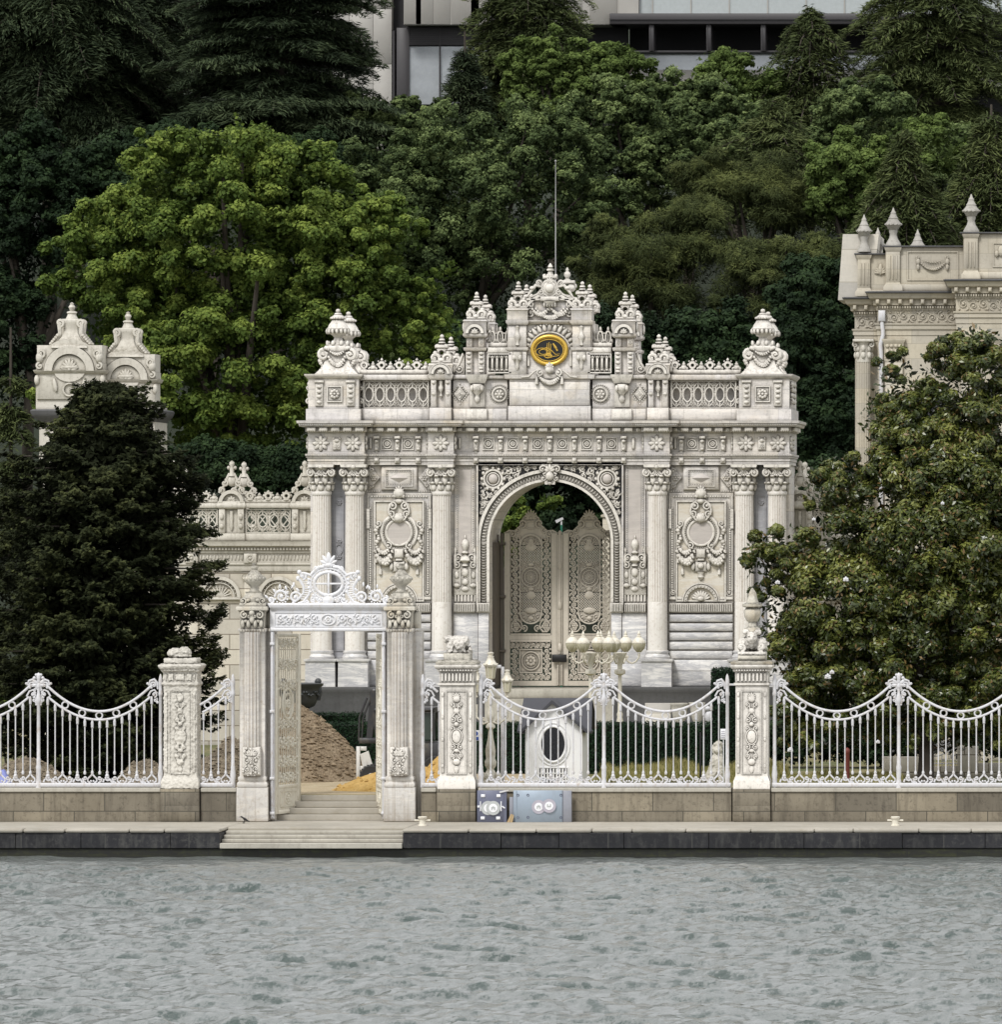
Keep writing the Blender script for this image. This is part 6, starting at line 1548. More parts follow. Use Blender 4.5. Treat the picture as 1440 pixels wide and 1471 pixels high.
# ================================================================ wings of the boundary wall left and right of the big gate
WY = 51.5; WFm = Frame(WY)
def W_(): return MB(frame=WFm)
def wing(u0, u1, piers, arches, label):
    t = thing('boundary_wall', label, 'wall', (WFm.X((u0 + u1) / 2), WY, GROUND))
    yb = WFm.v(GROUND)
    m = W_(); m.box(u0, u1, 800, yb, -60, 0); m.build('wall', M['beige_wall'], t)
    m = W_()
    m.stack(u0, u1, 0, [(822, 0), (820, 2), (812, 2), (811, 4), (808, 4), (807.6, 2), (795, 2), (794.6, 4), (790.6, 4), (790, 6), (786.4, 7), (784, 12), (779.4, 13), (777.4, 14)], -60)
    m.build('cornice', M['beige'], t)
    m = W_(); m.dentils(u0, u1, 4.6, .55, 786.6, 790, 3, 8.4)
    x = u0
    while x < u1 - 4: m.ball(x + 3, 801, 2.6, 1.4, 4.4, 1.2, 6, 4); x += 5
    for p in piers: m.box(p + 18, p + 36, 795, 809, 2, 6, .6); m.ring(p + 27, 802, 6, 4.6, 4.6, 1.2, 16); m.ball(p + 27, 802, 6, 2)
    m.build('frieze', M['beige'], t)
    m = W_()
    m.box(u0, u1, 766, 777.3, -10, 4, .6); m.box(u0, u1, 722.6, 730, -10, 6, 1)
    m.build('parapet_rail', M['lichen'] if False else M['beige'], t)
    edges = sorted(piers)
    spans = []; x = u0
    for p in edges: spans.append((x, p - 20)); x = p + 20
    spans.append((x, u1))
    m = W_(); m2 = W_()
    for (a, b) in spans:
        a, b = max(a, u0), min(b, u1)
        if b - a < 12: continue
        quatre_lattice(m, a, b, 731, 765.6, 3); cresting(m2, a, b, 722.6, 17, 3, -3)
        m.trellis(a, b, 731, 765.6, 12, 1.4, -3, 1, 1.3)
    if len(m.v): m.build('parapet_lattice', M['beige'], t); m2.build('parapet_cresting', M['beige'], t)
    for p in edges:
        m = W_()
        m.box(p - 19.6, p + 19.6, 766, 777.2, -12, 8, .8); m.box(p - 18, p - 9, 731, 766, -12, 7, .6); m.box(p + 9, p + 18, 731, 766, -12, 7, .6); m.box(p - 9, p + 9, 724, 766, -12, 2); m.stack(p - 18, p + 18, 7, [(731, 0), (729, 2), (726, 3), (724, 2), (720, 1)], -12)
        pr = m.build('parapet_pier', M['beige'], t)
        m = W_()
        m.arch(p, 722, 13, 18, -8, 9, n=18); m.disc(p, 720, 13, 12, -6, 4, 20); m.palmette(p, 720, 9, 5, 150, 0, 5)
        for q in (-1, 1): m.scroll(p + q * 15, 704, 5, 90, 1.2, q, 2, 2); m.scroll(p + q * 10, 694, 5, 270, 1.2, -q, 2, 2); m.tube([(p + q * 18, 708, 2), (p + q * 11, 698, 2), (p + q * 7, 688, 2), (p + q * 3, 680, 2)], 2); m.ball(p + q * 4.6, 672, 0, 2.6, 3, 3); m.ball(p + q * 13.6, 742, 8, 3, 5, 2); m.ball(p + q * 13.6, 756, 8, 3, 4, 2)
        m.ball(p, 690, 0, 8, 9, 5, 12, 7); m.lathe(p, [(684, 6), (678, 3), (673, 3.6), (670, 2.6), (667, 4), (664, 3.4), (661.6, .6)], 0, 10)
        m.lathe(p, [(762, 1), (756, 3), (750, 2), (744, 3), (738, 2.4), (734, 3)], 3, 8)
        f_ = m.build('carved_crown', M['beige'], pr)
        c = copy_tree(f_, parent=pr); c.location = Vector(f_.location) + Vector((0, 3.2, 0))
    for p in piers:
        for q in (27,):
            m = W_(); m.box(p + q - 9, p + q + 9, 836, yb, 0, 4, .8); m.stack(p + q - 9, p + q + 9, 4, [(836, 0), (828, 1.4), (825, 3), (822.4, 3.4)], 0)
            m.scroll(p + q - 9, 828, 3.6, 270, 1.2, -1, 1.2, 6); m.scroll(p + q + 9, 828, 3.6, 270, 1.2, 1, 1.2, 6)
            m.build('pilaster', M['beige_wall'], t)
    for (ax, ay, r_) in arches:
        m = W_(); m.arch(ax, ay, r_ - 2, r_ + 3, 0, 4.5, n=24); m.arch(ax, ay, r_ - 7, r_ - 5.6, 0, 3, n=24)
        for k in range(11): m.leaf(ax, ay, -90 + k * 18, r_ - 9, 2.4, 1.4)
        for k in range(14): a = R(k * 180 / 13); m.ball(ax + (r_ - 3.8) * math.cos(a), ay - (r_ - 3.8) * math.sin(a), 2, 1.2, n=5, m=4)
        m.box(ax - r_ - 3, ax + r_ + 3, ay, ay + 4, 0, 5, .8)
        m.build('blind_fanlight', M['beige'], t)
    return t
wing(120, 448, (165, 249, 333, 417 + 21), ((400, 858, 27), (316, 858, 27)), 'beige balustraded boundary wall joining the left side of the big gate')
wing(1134, 1330, (1150, 1234,), ((1190, 858, 27),), 'beige boundary wall with crested parapet right of the big gate behind the magnolia')

# ================================================================ pavilion with two domed gables behind the cypress
PF = Frame(60.0)
pv = thing('gate_pavilion', 'pale pavilion with two curved gables and tall finials behind the dark cypress', 'pavilion', (PF.X(140), 62, GROUND))
yb = PF.v(GROUND)
m = MB(frame=PF); m.box(56, 222, 584, yb, -120, 0); m.box(52, 150, 545, 600, -40, 5); m.build('wall', M['beige'], pv)
m = MB(frame=PF); m.stack(56, 222, 2, [(606, 0), (602, 3), (598, 8), (594, 10), (590, 11), (588, 8)], -120); m.build('cornice', M['plinth'], pv)
def gable(x, yt, d, w, sd):
    m = MB(frame=PF); m.box(x - w * .8, x + w * .8, yt + 68, yt + 100, d - 48, d - 3)
    m.box(x - w, x + w, yt + 62, yt + 140, d - 50, d, 1); m.stack(x - w, x + w, d, [(yt + 104, 0), (yt + 102, 3), (yt + 98, 5), (yt + 97, 1), (yt + 88, 1)], d - 50)
    m.arch(x, yt + 99, w * .52, w * .76, d - 30, d + 6, n=22); m.arch(x, yt + 99, w * .78, w * .98, d - 40, d + 3, n=22); m.disc(x, yt + 96, w * .5, w * .4, d - 4, d + 2.2, 20)
    g = m.build('gable', M['beige'], pv)
    m = MB(frame=PF)
    m.palmette(x, yt + 97, w * .36, 9, 170, 0, d + 3, 5); m.ball(x, yt + 94, d + 3, w * .3, 3.4, 3)
    for q in (-1, 1):
        m.ball(x + q * w * .9, yt + 80, d + 2, 6, 9, 6); m.scroll(x + q * w * .86, yt + 74, 6, 90, 1.2, q, 2.4, d + 4); m.scroll(x + q * w * .9, yt + 92, 5, 270, 1.2, q, 2, d + 4)
        m.ball(x + q * w, yt + 112, d, 4, 8, 4); m.leaf(x + q * w * .4, yt + 130, 10 * q, 22, 6, d + 2)
    m.ring(x, yt + 126, d + 2, 9, 9, 1.4, 18)
    m.build('gable_carving', M['beige'], g)
    m = MB(frame=PF)
    rings = []
    for (y, e) in ((yt + 66, 26), (yt + 62, 25), (yt + 58, 19), (yt + 50, 13), (yt + 44, 10), (yt + 38, 9), (yt + 30, 12), (yt + 26, 13), (yt + 24, 12)):
        rings.append([(x - e, y, d - 20 - e), (x + e, y, d - 20 - e), (x + e, y, d - 20 + e), (x - e, y, d - 20 + e)])
    m.skin(rings, False)
    m.lathe(x, [(yt + 25, 10), (yt + 20, 7), (yt + 17, 6), (yt + 15, 7.6), (yt + 13.6, 7), (yt + 12, 3), (yt + 9, 4), (yt + 7, 5), (yt + 5, 4), (yt + 3, 2.4), (yt + 1.6, 3), (yt, .6)], d - 20, 14)
    for q in (-1, 1):
        for dd in (-32, -8):
            m.scroll(x + q * 15, yt + 30, 5.4, 90, 1.3, q, 2.8, d + dd); m.tube([(x + q * 16, yt + 32, d + dd), (x + q * 15, yt + 44, d + dd), (x + q * 19, yt + 54, d + dd), (x + q * 26, yt + 61, d + dd)], [3.4, 3, 3.4, 4], 7)
            for k in range(5): m.ball(x + q * (18 + k * 2.4), yt + 48 + k * 3, d + dd + 3, 3, n=6, m=4)
    m.build('finial', M['lichen'] if sd else M['beige'], g)
gable(101, 434, 8, 47, 0); gable(176, 446, -30, 42, 0)

# ================================================================ palace corner on the right
AF = Frame(34.0)
pal = thing('palace_building', 'cream palace corner with stepped cornices and stone finials rising behind the magnolia', 'palace', (AF.X(1380), 38, GROUND))
yb = AF.v(GROUND)
def A_(): return MB(frame=AF)
m = A_(); m.prism([(1210, 335), (1262, 335), (1259, 360), (1262, 430), (1203, 430)], -200, -30); m.build('gable_slab', M['cream_slab'], pal)
SET = ((1228, 1330, -26, 427), (1262, 1430, 0, 419.5), (1376, 1700, 34, 403.5))     # x0, x1, face, cornice top
m = A_()
for (a, b, D, yt) in SET: m.box(a, b, yt + 20, yb, -300, D)
m.build('wall', M['cream'], pal)
m = A_()
for (a, b, D, yt) in SET:
    ov = 21 if yt > 420 else 14
    m.stack(a, b, D, [(yt + 62, 1), (yt + 60, 1), (yt + 54, 1.4), (yt + 53.6, 3), (yt + 48, 3), (yt + 47, 4.4), (yt + 45, 4.6), (yt + 44.6, .6), (yt + 27, .6), (yt + 26.6, 2), (yt + 24, 2), (yt + 20, 3), (yt + 19, 6), (yt + 11, 7), (yt + 10.6, 11), (yt + 8, 13), (yt + 4, 14.4), (yt + 2.6, 16)], -300); m.dentils(a - 2, min(b, 1500), 3.6, .55, yt + 20.4, yt + 23.6, D + 3, D + 6.6)
m.build('entablature', M['cream'], pal)
m = A_()
for (a, b, D, yt) in SET: m.stack(a, b, D, [(yt + 2.5, 16.4), (yt + 1, 18), (yt, 18), (yt - .8, 15)], -300)
m.build('gutter', M['plinth'], pal)
m = A_()
for (a, b, D, yt) in SET:
    bb = min(b, 1500)
    x = a
    while x < bb: m.mark(); m.box(x - 2.6, x + 2.6, yt + 10.8, yt + 17.5, D + 6, D + 13, 1.2); x += 16.2
m.build('bracket', M['cream'], pal)
m = A_()
for (a, b, D, yt) in SET:
    bb = min(b, 1480); m.vine(a + 3, bb, yt + 35.6, 17, 13.6, 1.1, D + 1.2)
m.build('scroll_frieze', M['cream'], pal)
# parapets
PAR = ((1232, 1300, -22, 425.6, 363), (1273, 1410, 2, 418.4, 353), (1386, 1700, 34, 402, 335))
m = A_()
for (a, b, D, y1, y0) in PAR:
    m.mark(); m.box(a, b, y0 + 2.4, y1, D - 60, D); m.box(a, b, y1 - 10, y1 + .2, D - 60.2, D + 4, .8)
m.build('parapet', M['cream'], pal)
m = A_()
for (a, b, D, y1, y0) in PAR: m.stack(a - 3, b, D + 3, [(y0 + 2.4, 0), (y0 + 1.6, 2), (y0, 2)], D - 62)
m.build('parapet_flashing', M['plinth'], pal)
m = A_()
for (x, w, D, y1, y0) in ((1241, 9, -22, 425, 363), (1284, 10, 2, 418, 353), (1397, 10, 34, 402, 335)):
    m.mark(); m.box(x - w, x + w, y0 + 3, y1 - 8, D, D + 4, .6); m.stack(x - w, x + w, D + 4, [(y1, 4), (y1 - 6, 3.6), (y1 - 9, 1.4), (y1 - 12, 0)], D - 2); m.stack(x - w, x + w, D + 4, [(y0 + 9, 0), (y0 + 6, 1.6), (y0 + 2.6, 2.4)], D - 2)
    for k in (-1, 0, 1): m.box(x + k * 5 - 1, x + k * 5 + 1, y0 + 14, y1 - 16, D + 4, D + 5.2, .3)
m.build('parapet_pilaster', M['cream'], pal)
m = A_()
m.frame(1304, 1378, 361, 403, 1.6, 2, 3.4); m.swag(1322, 376, 1360, 376, 11, 2, 4, 15); m.swag(1327, 374, 1355, 374, 3, 1.4, 4, 9)
for x in (1320, 1362): m.ball(x, 376, 4, 3, 5, 2); m.ball(x, 384, 4, 2.4, 5, 2); m.scroll(x, 370, 3, 90, 1.2, 1, 1, 4)
m.mark(); m.frame(1428, 1500, 350, 385, 1.6, 34, 35.4); m.ball(1440, 362, 36, 4, 8, 2); m.ball(1434, 366, 36, 3, 5, 2)
m.mark()
for k in range(8): m.leaf(1265, 392, -80 + k * 22, 10, 3, -20)
m.ball(1265, 386, -20, 3, 9, 2)
m.build('garland_relief', M['cream'], pal)
def pal_finial(x, yt, ybs, d, k=1.0):
    m = A_(); H = ybs - yt
    m.lathe(x, [(ybs, 11 * k), (ybs - H * .05, 10.6 * k), (ybs - H * .12, 8.6 * k), (ybs - H * .2, 6 * k), (ybs - H * .3, 4.8 * k), (ybs - H * .36, 6 * k), (ybs - H * .42, 6 * k), (ybs - H * .44, 7.4 * k), (ybs - H * .5, 9 * k), (ybs - H * .54, 11.6 * k), (ybs - H * .58, 11.4 * k), (ybs - H * .64, 8.6 * k), (ybs - H * .7, 6.6 * k), (ybs - H * .72, 7 * k), (ybs - H * .76, 5.4 * k), (ybs - H * .84, 3.6 * k), (ybs - H * .86, 4 * k), (ybs - H * .92, 2 * k), (yt, .6)], d, 16)
    for j in range(12): a = 2 * PI * j / 12; m.ball(x + 11 * k * math.cos(a), ybs - H * .56, d + 11 * k * math.sin(a), 1.8 * k, 1.6 * k, 1.8 * k, 5, 4)
    m.build('finial', M['grey_stone'], pal)
pal_finial(1241, 307, 361, -24, .95); pal_finial(1284, 298, 353, -4, 1.02); pal_finial(1397, 280, 335, 24, 1.05); pal_finial(1257, 322, 380, -110, .9); pal_finial(1318, 328, 384, -30, .95)
# columns and pilasters below
m = A_(); cx = 1241; D = -12
m.lathe(cx, [(yb, 11), (520, 10)], D, flutes=18, fd=.1); c = m.build('column', M['cream'], pal)
m = A_(); m.lathe(cx, [(520, 10), (515, 10.6), (505, 10), (493, 12), (490, 15)], D, 20); m.box(cx - 15, cx + 15, 487, 491, D - 15, D + 15, .6)
for a in range(0, 360, 45):
    for yy in (514, 504): m.ball(cx + 11 * math.cos(R(a)), yy - 4, D + 11 * math.sin(R(a)), 3.4, 5.4, 2.4, 6, 4)
for q in (-1, 1): m.scroll(cx + q * 11.5, 495, 4, 270, 1.3, q, 1.4, D + 10)
m.build('capital', M['beige'], c)
m = A_()
for (x, D) in ((1285, 0), (1396, 34), (1440, 34)):
    m.mark(); m.box(x - 13, x + 13, 520, yb, D, D + 5, .8); m.stack(x - 13, x + 13, D + 5, [(520, 0), (516, 1), (500, .4), (492, 2), (489, 4), (487, 4)], D - 1)
    for k in range(4): m.ball(x - 9 + k * 6, 507, D + 6, 2.8, 6, 2); m.ball(x - 9 + k * 6, 497, D + 6, 3, 3, 2)
m.build('pilaster', M['cream'], pal)
m = A_(); m.tube([(1268, 449, 4), (1268, 464, 4), (1270, 480, 6), (1266, 495, 6), (1267, 510, 6), (1267, yb, 6)], 3, 8); m.box(1263, 1273, 446, 462, 0, 8, 1); m.build('drainpipe', M['iron'], pal)
# tall windows behind the magnolia
for (x, D) in ((1340, 0), (1500, 34)):
    m = A_(); m.frame(x - 18, x + 18, 560, 700, 3, D, D + 4); w_ = m.build('window', M['cream'], pal)
    m = A_(); m.box(x - 15, x + 15, 563, 697, D + .2, D + .8); m.build('pane', M['kglass'], w_)

# ================================================================ modern building above the trees
BY = 172.0; BF = Frame(BY)
M['panel'] = stone('pale_cladding_panels', (.40, .385, .355), (.35, .335, .31), None, 0, .1, (.2, .2, .18), .5, crev=.1, topg=0)
M['bglass'] = flat('sky_reflecting_glass', (.50, .53, .56), .12, .35); M['bglass2'] = flat('frosted_glass_band', (.42, .455, .46), .25); M['bdark'] = flat('dark_steel', (.045, .042, .045), .5); M['bint'] = flat('dark_interior', (.012, .012, .014), .7)
mb = thing('modern_building', 'modern hotel with pale cladding, dark steel beams and glass above the treetops', 'building', (BF.X(900), BY + 8, 20))
def B_(): return MB(frame=BF)
m = B_(); 
xs = [440, 470, 502, 536, 563]
for i in range(4):
    for (y0, y1) in ((-80, -20), (-20, 12.6), (13, 92), (92.4, 240)): m.box(xs[i] + .3, xs[i + 1] - .3, y0 + .3, y1 - .3, -6, 0, .2)
m.box(440, 563, -80, 240, -60, -1)
m.box(584, 900, -80, 38, -60, 34); 
for x in (584, 601, 626, 652, 680, 720, 760, 800, 850): m.box(x + .4, x + (25 if x < 640 else 40), -79, 37.4, 34, 34.8, .2)
m.box(893, 921, -80, 22, -60, 38); m.build('wall', M['panel'], mb)
m = B_(); m.box(563, 900, -79, 240, -40, -20); m.mark(); m.box(900, 1700, -79, 250, -75, -61); m.build('interior', M['bint'], mb)
m = B_(); m.box(570, 587.5, 40, 240, -18, 2, .4); m.box(564, 567, 44, 240, -18, 0); m.box(587, 700, 39.5, 65.5, -18, 4); 
for k in range(9): m.box(589, 700, 41 + k * 2.8, 42 + k * 2.8, 4, 5.6)
m.box(631.6, 633.4, 38, 140, 4, 6.4); m.box(587, 588.6, 38, 140, 4, 6.2); m.build('louvre', M['bdark'], mb)
m = B_(); m.box(588.7, 631.5, 67, 150, -18, 2); m.mark(); m.box(633.5, 700, 67, 150, -18, 2); m.build('window', M['bglass'], mb)
m = B_()
m.box(880, 1700, 22.4, 38, -60, 44, .6); m.box(880, 1700, 30, 31.5, 44, 46)
for x in (936, 1018, 1096, 1176, 1256, 1336, 1416): m.box(x, x + 7, 38.2, 76, -20, 40, .4); m.box(x + 1.4, x + 2.4, 38.4, 75.8, 40, 41)
m.box(880, 1700, 74.6, 77, -50, 30); m.build('steel_frame', M['bdark'], mb)
m = B_()
for i, x in enumerate(range(941, 1700, 55)): m.mark(); m.box(x + .8, x + 54.2, -40, 22, 36, 38)
m.box(921.6, 940.6, -40, 22, 20, 30); m.build('glass_balustrade', M['bglass2'], mb)
m = B_()
for x in range(941, 1700, 55): m.mark(); m.box(x - .8, x + .8, -40, 22, 37, 39.4)
m.build('balustrade_post', M['panel'], mb)
m = B_(); m.box(880, 1700, 77.2, 100, -50, -4); m.build('window', M['bglass'], mb)
m = B_(); m.box(880, 1700, 100.4, 125, -50, 2); m.build('terrace_wall', M['panel'], mb)
for (x, s_) in ((968, 1), (990, .8), (1060, 1), (1120, .9)):
    pass

# ================================================================ ground, hill, hedges
def ground_z(x, y):
    t = max(0.0, y - 74); s_ = 1 / (1 + math.exp(-(x + 0) * 0)) 
    return GROUND + min(25.0, .31 * t) + min(45.0, max(0, y - 205) * .8) if t > 0 else GROUND
def grid_mesh(name, xs, ys, zf, mat):
    V = [(x, y, zf(x, y)) for x in xs for y in ys]; n = len(ys)
    Fs = [(i * n + j, (i + 1) * n + j, (i + 1) * n + j + 1, i * n + j + 1) for i in range(len(xs) - 1) for j in range(n - 1)]
    me = bpy.data.meshes.new(name); me.from_pydata(V, [], Fs); me.update()
    for p in me.polygons: p.use_smooth = True
    return mesh_obj(name, me, mat)
mg, nt, bs = new_mat('garden_ground'); T = NT(nt)
n1 = T.noise(T.pos(), .35, 6, .65); n2 = T.noise(T.pos(), 6, 6, .7)
c = T.mix(T.ramp(n1, [(.4, 0.), (.6, 1.)]), (.07, .085, .025), (.20, .17, .08)); c = T.mix(T.ramp(n2, [(.5, 0.), (.7, .6)]), c, (.30, .25, .14))
T.link(c, bs.inputs['Base Color']); bs.inputs['Roughness'].default_value = .95; T.link(T.bump(n2, .8, .05), bs.inputs['Normal'])
mh, nt, bs = new_mat('forest_floor'); T = NT(nt); n1 = T.noise(T.pos(), .8, 6, .7)
T.link(T.mix(n1, (.006, .009, .005), (.02, .03, .012)), bs.inputs['Base Color']); bs.inputs['Roughness'].default_value = 1
xs = [-400, -150, -80] + [-50 + i * 2 for i in range(51)] + [80, 150, 400]
o = grid_mesh('ground', xs, [1.6, 2, 6, 12, 20, 40, 60, 74], lambda x, y: GROUND, mg); o['kind'] = 'structure'
o = grid_mesh('hill', xs, [73.9 + i * 6 for i in range(18)] + [200, 300, 600], lambda x, y: ground_z(x, y) + (.0 if y < 80 else .8 * math.sin(x * .21 + y * .13)) - (.02 if y < 74 else 0), mh); o['kind'] = 'structure'
solid('ground', mg, [(-400, X0(384) - .01, .43, 1.62, .6, GROUND - .003), (X0(562) + .01, 400, .43, 1.62, .6, GROUND - .003)])
o = solid('path', soilmat('trodden_earth', (.36, .28, .17), (.47, .39, .26), 1.5), [(X0(250), X0(690), 2.0, 24, GROUND - .3, GROUND + .004)])

# small leafy meshes -------------------------------------------------------------
def leaves_mesh(name, C, N, L, W, tint, mat, origin, rust=None, U=None):
    """C centres (n,3), N normals, L/W sizes (n,), one bent pair of triangles per leaf"""
    n = len(C); rg = np.random.default_rng(len(C))
    N = N / np.maximum(np.linalg.norm(N, axis=1, keepdims=True), 1e-6)
    r = rg.normal(size=(n, 3)) if U is None else U
    u = r - (r * N).sum(1, keepdims=True) * N; u /= np.maximum(np.linalg.norm(u, axis=1, keepdims=True), 1e-6)
    v = np.cross(N, u)
    L = L[:, None] * .5; W = W[:, None] * .5
    P = np.empty((n, 4, 3), np.float32)
    P[:, 0] = C - u * L; P[:, 1] = C - v * W + N * W * .25; P[:, 2] = C + u * L; P[:, 3] = C + v * W + N * W * .25
    V = (P.reshape(-1, 3) - np.array(origin, np.float32))
    me = bpy.data.meshes.new(name); me.vertices.add(n * 4); me.vertices.foreach_set('co', V.astype(np.float32).ravel())
    me.loops.add(n * 4); me.loops.foreach_set('vertex_index', np.arange(n * 4, dtype=np.int32))
    me.polygons.add(n); me.polygons.foreach_set('loop_start', np.arange(0, n * 4, 4, dtype=np.int32)); me.polygons.foreach_set('loop_total', np.full(n, 4, np.int32))
    me.update(calc_edges=True)
    a = me.attributes.new('tint', 'FLOAT', 'FACE'); a.data.foreach_set('value', np.clip(tint, 0, 1).astype(np.float32))
    if rust is not None:
        a = me.attributes.new('rust', 'FLOAT', 'FACE'); a.data.foreach_set('value', rust.astype(np.float32))
    me.materials.append(mat)
    return me
M['hedge'] = leafmat('clipped_hedge_leaf', (.004, .012, .006), (.010, .028, .012), (.022, .05, .02), .6, .1, 1.2)
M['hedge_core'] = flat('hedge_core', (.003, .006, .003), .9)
def hedge(u0, u1, v0, Y, depth, label, seed):
    F = fr(Y); x0, x1 = F.X(u0), F.X(u1); z1 = F.Z(v0); z0 = GROUND
    t = thing('hedge', label, 'hedge', ((x0 + x1) / 2, Y + depth / 2, GROUND), 'clipped garden hedges')
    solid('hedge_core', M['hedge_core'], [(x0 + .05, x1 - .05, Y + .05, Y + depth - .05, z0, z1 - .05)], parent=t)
    rg = np.random.default_rng(seed); A = (x1 - x0) * (z1 - z0); n = int(A * 900); nt_ = int((x1 - x0) * depth * 500)
    C = np.stack([rg.uniform(x0, x1, n), Y + rg.normal(0, .025, n), rg.uniform(z0, z1, n)], 1); Nn = np.stack([rg.normal(0, .5, n), np.full(n, -1.), rg.normal(.2, .5, n)], 1)
    C2 = np.stack([rg.uniform(x0, x1, nt_), rg.uniform(Y, Y + depth, nt_), z1 + rg.normal(0, .03, nt_)], 1); N2 = np.stack([rg.normal(0, .4, nt_), rg.normal(0, .4, nt_), np.ones(nt_)], 1)
    nx_ = int(depth * (z1 - z0) * 600); C3 = np.stack([np.where(rg.random(nx_) < .5, x0, x1), rg.uniform(Y, Y + depth, nx_), rg.uniform(z0, z1, nx_)], 1); N3 = np.stack([np.sign(C3[:, 0] - (x0 + x1) / 2), rg.normal(0, .4, nx_), rg.normal(.2, .4, nx_)], 1)
    C = np.concatenate([C, C2, C3]); Nn = np.concatenate([Nn, N2, N3]); n = len(C)
    tint = .25 + .5 * rg.random(n) + .12 * np.sin(C[:, 0] * 2) + .1 * np.sin(C[:, 2] * 7)
    me = leaves_mesh('foliage', C, Nn, rg.uniform(.05, .09, n), rg.uniform(.03, .05, n), tint, M['hedge'], ORIGIN[t])
    mesh_obj('foliage', me, None, t)
hedge(430, 1024, 1040, 20, 1.4, 'long low dark green hedge across the garden behind the fence', 1)
hedge(1022, 1062, 962, 16, 1.6, 'tall dark hedge block just left of the bust pillar', 2)
hedge(430, 520, 1026, 27, 1.0, 'dark hedge piece above the soil heap', 3)
# dry grass
M['grass'] = leafmat('dry_grass_blade', (.10, .12, .03), (.27, .25, .09), (.48, .42, .20), .8, .3, .8)
rg = np.random.default_rng(21)
def grass(name, u0, u1, Y0, Y1, n, h):
    C = np.stack([rg.uniform(fr(Y0).X(u0), fr(Y0).X(u1), n), rg.uniform(Y0, Y1, n), np.zeros(n)], 1)
    H = h * rg.uniform(.4, 1.2, n) * (.7 + .5 * np.sin(C[:, 0] * 1.3) * np.sin(C[:, 1] + C[:, 0] * 3.1)); C[:, 2] = GROUND + H * .45
    U = np.stack([rg.normal(0, .3, n), rg.normal(0, .3, n), np.ones(n)], 1); Nn = np.stack([rg.normal(0, .5, n), -np.ones(n), rg.normal(0, .2, n)], 1)
    me = leaves_mesh(name, C, Nn, H, rg.uniform(.012, .03, n), rg.random(n), M['grass'], (0, 0, 0), None, U)
    o = mesh_obj(name, me, None); tag(o, 'long dry grass growing in front of the hedge behind the fence', 'grass', kind='stuff')
grass('dry_grass', 850, 1110, 11, 19.6, 30000, .5)
grass('dry_grass', 1110, 1290, 8, 16, 14000, .3)

# ================================================================ water
def water():
    rg = np.random.default_rng(11)
    xs = np.concatenate([[-400, -200, -90, -45], np.arange(-24, 26, .13), [45, 90, 200, 400]])
    ys = np.concatenate([[-600, -380, -240, -150, -110, -88], np.arange(-82, QY + .3, .17)])
    X, Y = np.meshgrid(xs, ys, indexing='ij'); Z = np.zeros_like(X)
    for i in range(110):
        lam = .35 * (4.2 / .35) ** rg.random() ; k = 2 * PI / lam
        th = R(-100) + rg.normal(0, .75); kx, ky = k * math.cos(th), k * math.sin(th)
        amp = .0125 * lam ** .85 * rg.uniform(.4, 1.3) * .50
        env = 1 + .6 * np.sin(X * rg.uniform(-.3, .3) + Y * rg.uniform(-.25, .25) + rg.uniform(0, 6))
        s_ = np.sin(X * kx + Y * ky + rg.uniform(0, 6.28) + .8 * np.sin(X * .23 * rg.uniform(.5, 1.5) + Y * .17 + i))
        Z += amp * env * (1 - 2 * np.sqrt(np.abs(s_) + .02) * .9 + .35) if i % 3 == 0 else amp * env * s_
    Z -= Z.mean(); Z *= np.clip((QY - Y) / 9, .3, 1)
    V = np.stack([X, Y, Z], -1).reshape(-1, 3); a, b = X.shape; idx = np.arange(a * b).reshape(a, b)
    Fs = np.stack([idx[:-1, :-1], idx[1:, :-1], idx[1:, 1:], idx[:-1, 1:]], -1).reshape(-1, 4)
    me = bpy.data.meshes.new('water'); me.vertices.add(len(V)); me.vertices.foreach_set('co', V.astype(np.float32).ravel())
    me.loops.add(len(Fs) * 4); me.loops.foreach_set('vertex_index', Fs.astype(np.int32).ravel())
    me.polygons.add(len(Fs)); me.polygons.foreach_set('loop_start', np.arange(0, len(Fs) * 4, 4, dtype=np.int32)); me.polygons.foreach_set('loop_total', np.full(len(Fs), 4, np.int32))
    me.update(calc_edges=True); me.polygons.foreach_set('use_smooth', np.ones(len(Fs), bool))
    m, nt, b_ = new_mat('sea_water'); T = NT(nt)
    gn = T.n('ShaderNodeNewGeometry'); sn = T.n('ShaderNodeSeparateXYZ'); T.link(gn.outputs['Normal'], sn.inputs[0]); T.link(T.mix(T.ramp(T.math('MULTIPLY', sn.outputs[1], T.math('MULTIPLY', T.ramp(T.noise(T.pos((1, .35, 1)), 4.2, 6, .75), [(.38, 0.), (.62, 1.)]), -1.6)), [(.13, 0.), (.30, 1.)]), (.15, .165, .158), (.028, .05, .042)), b_.inputs['Base Color']); b_.inputs['Roughness'].default_value = .07; b_.inputs['IOR'].default_value = 1.5  # pale base stands in for sky reflection; seaward wave faces painted darker
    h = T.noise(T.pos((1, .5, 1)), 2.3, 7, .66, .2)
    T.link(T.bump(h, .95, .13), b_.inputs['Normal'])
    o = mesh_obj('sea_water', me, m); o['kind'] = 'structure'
water()
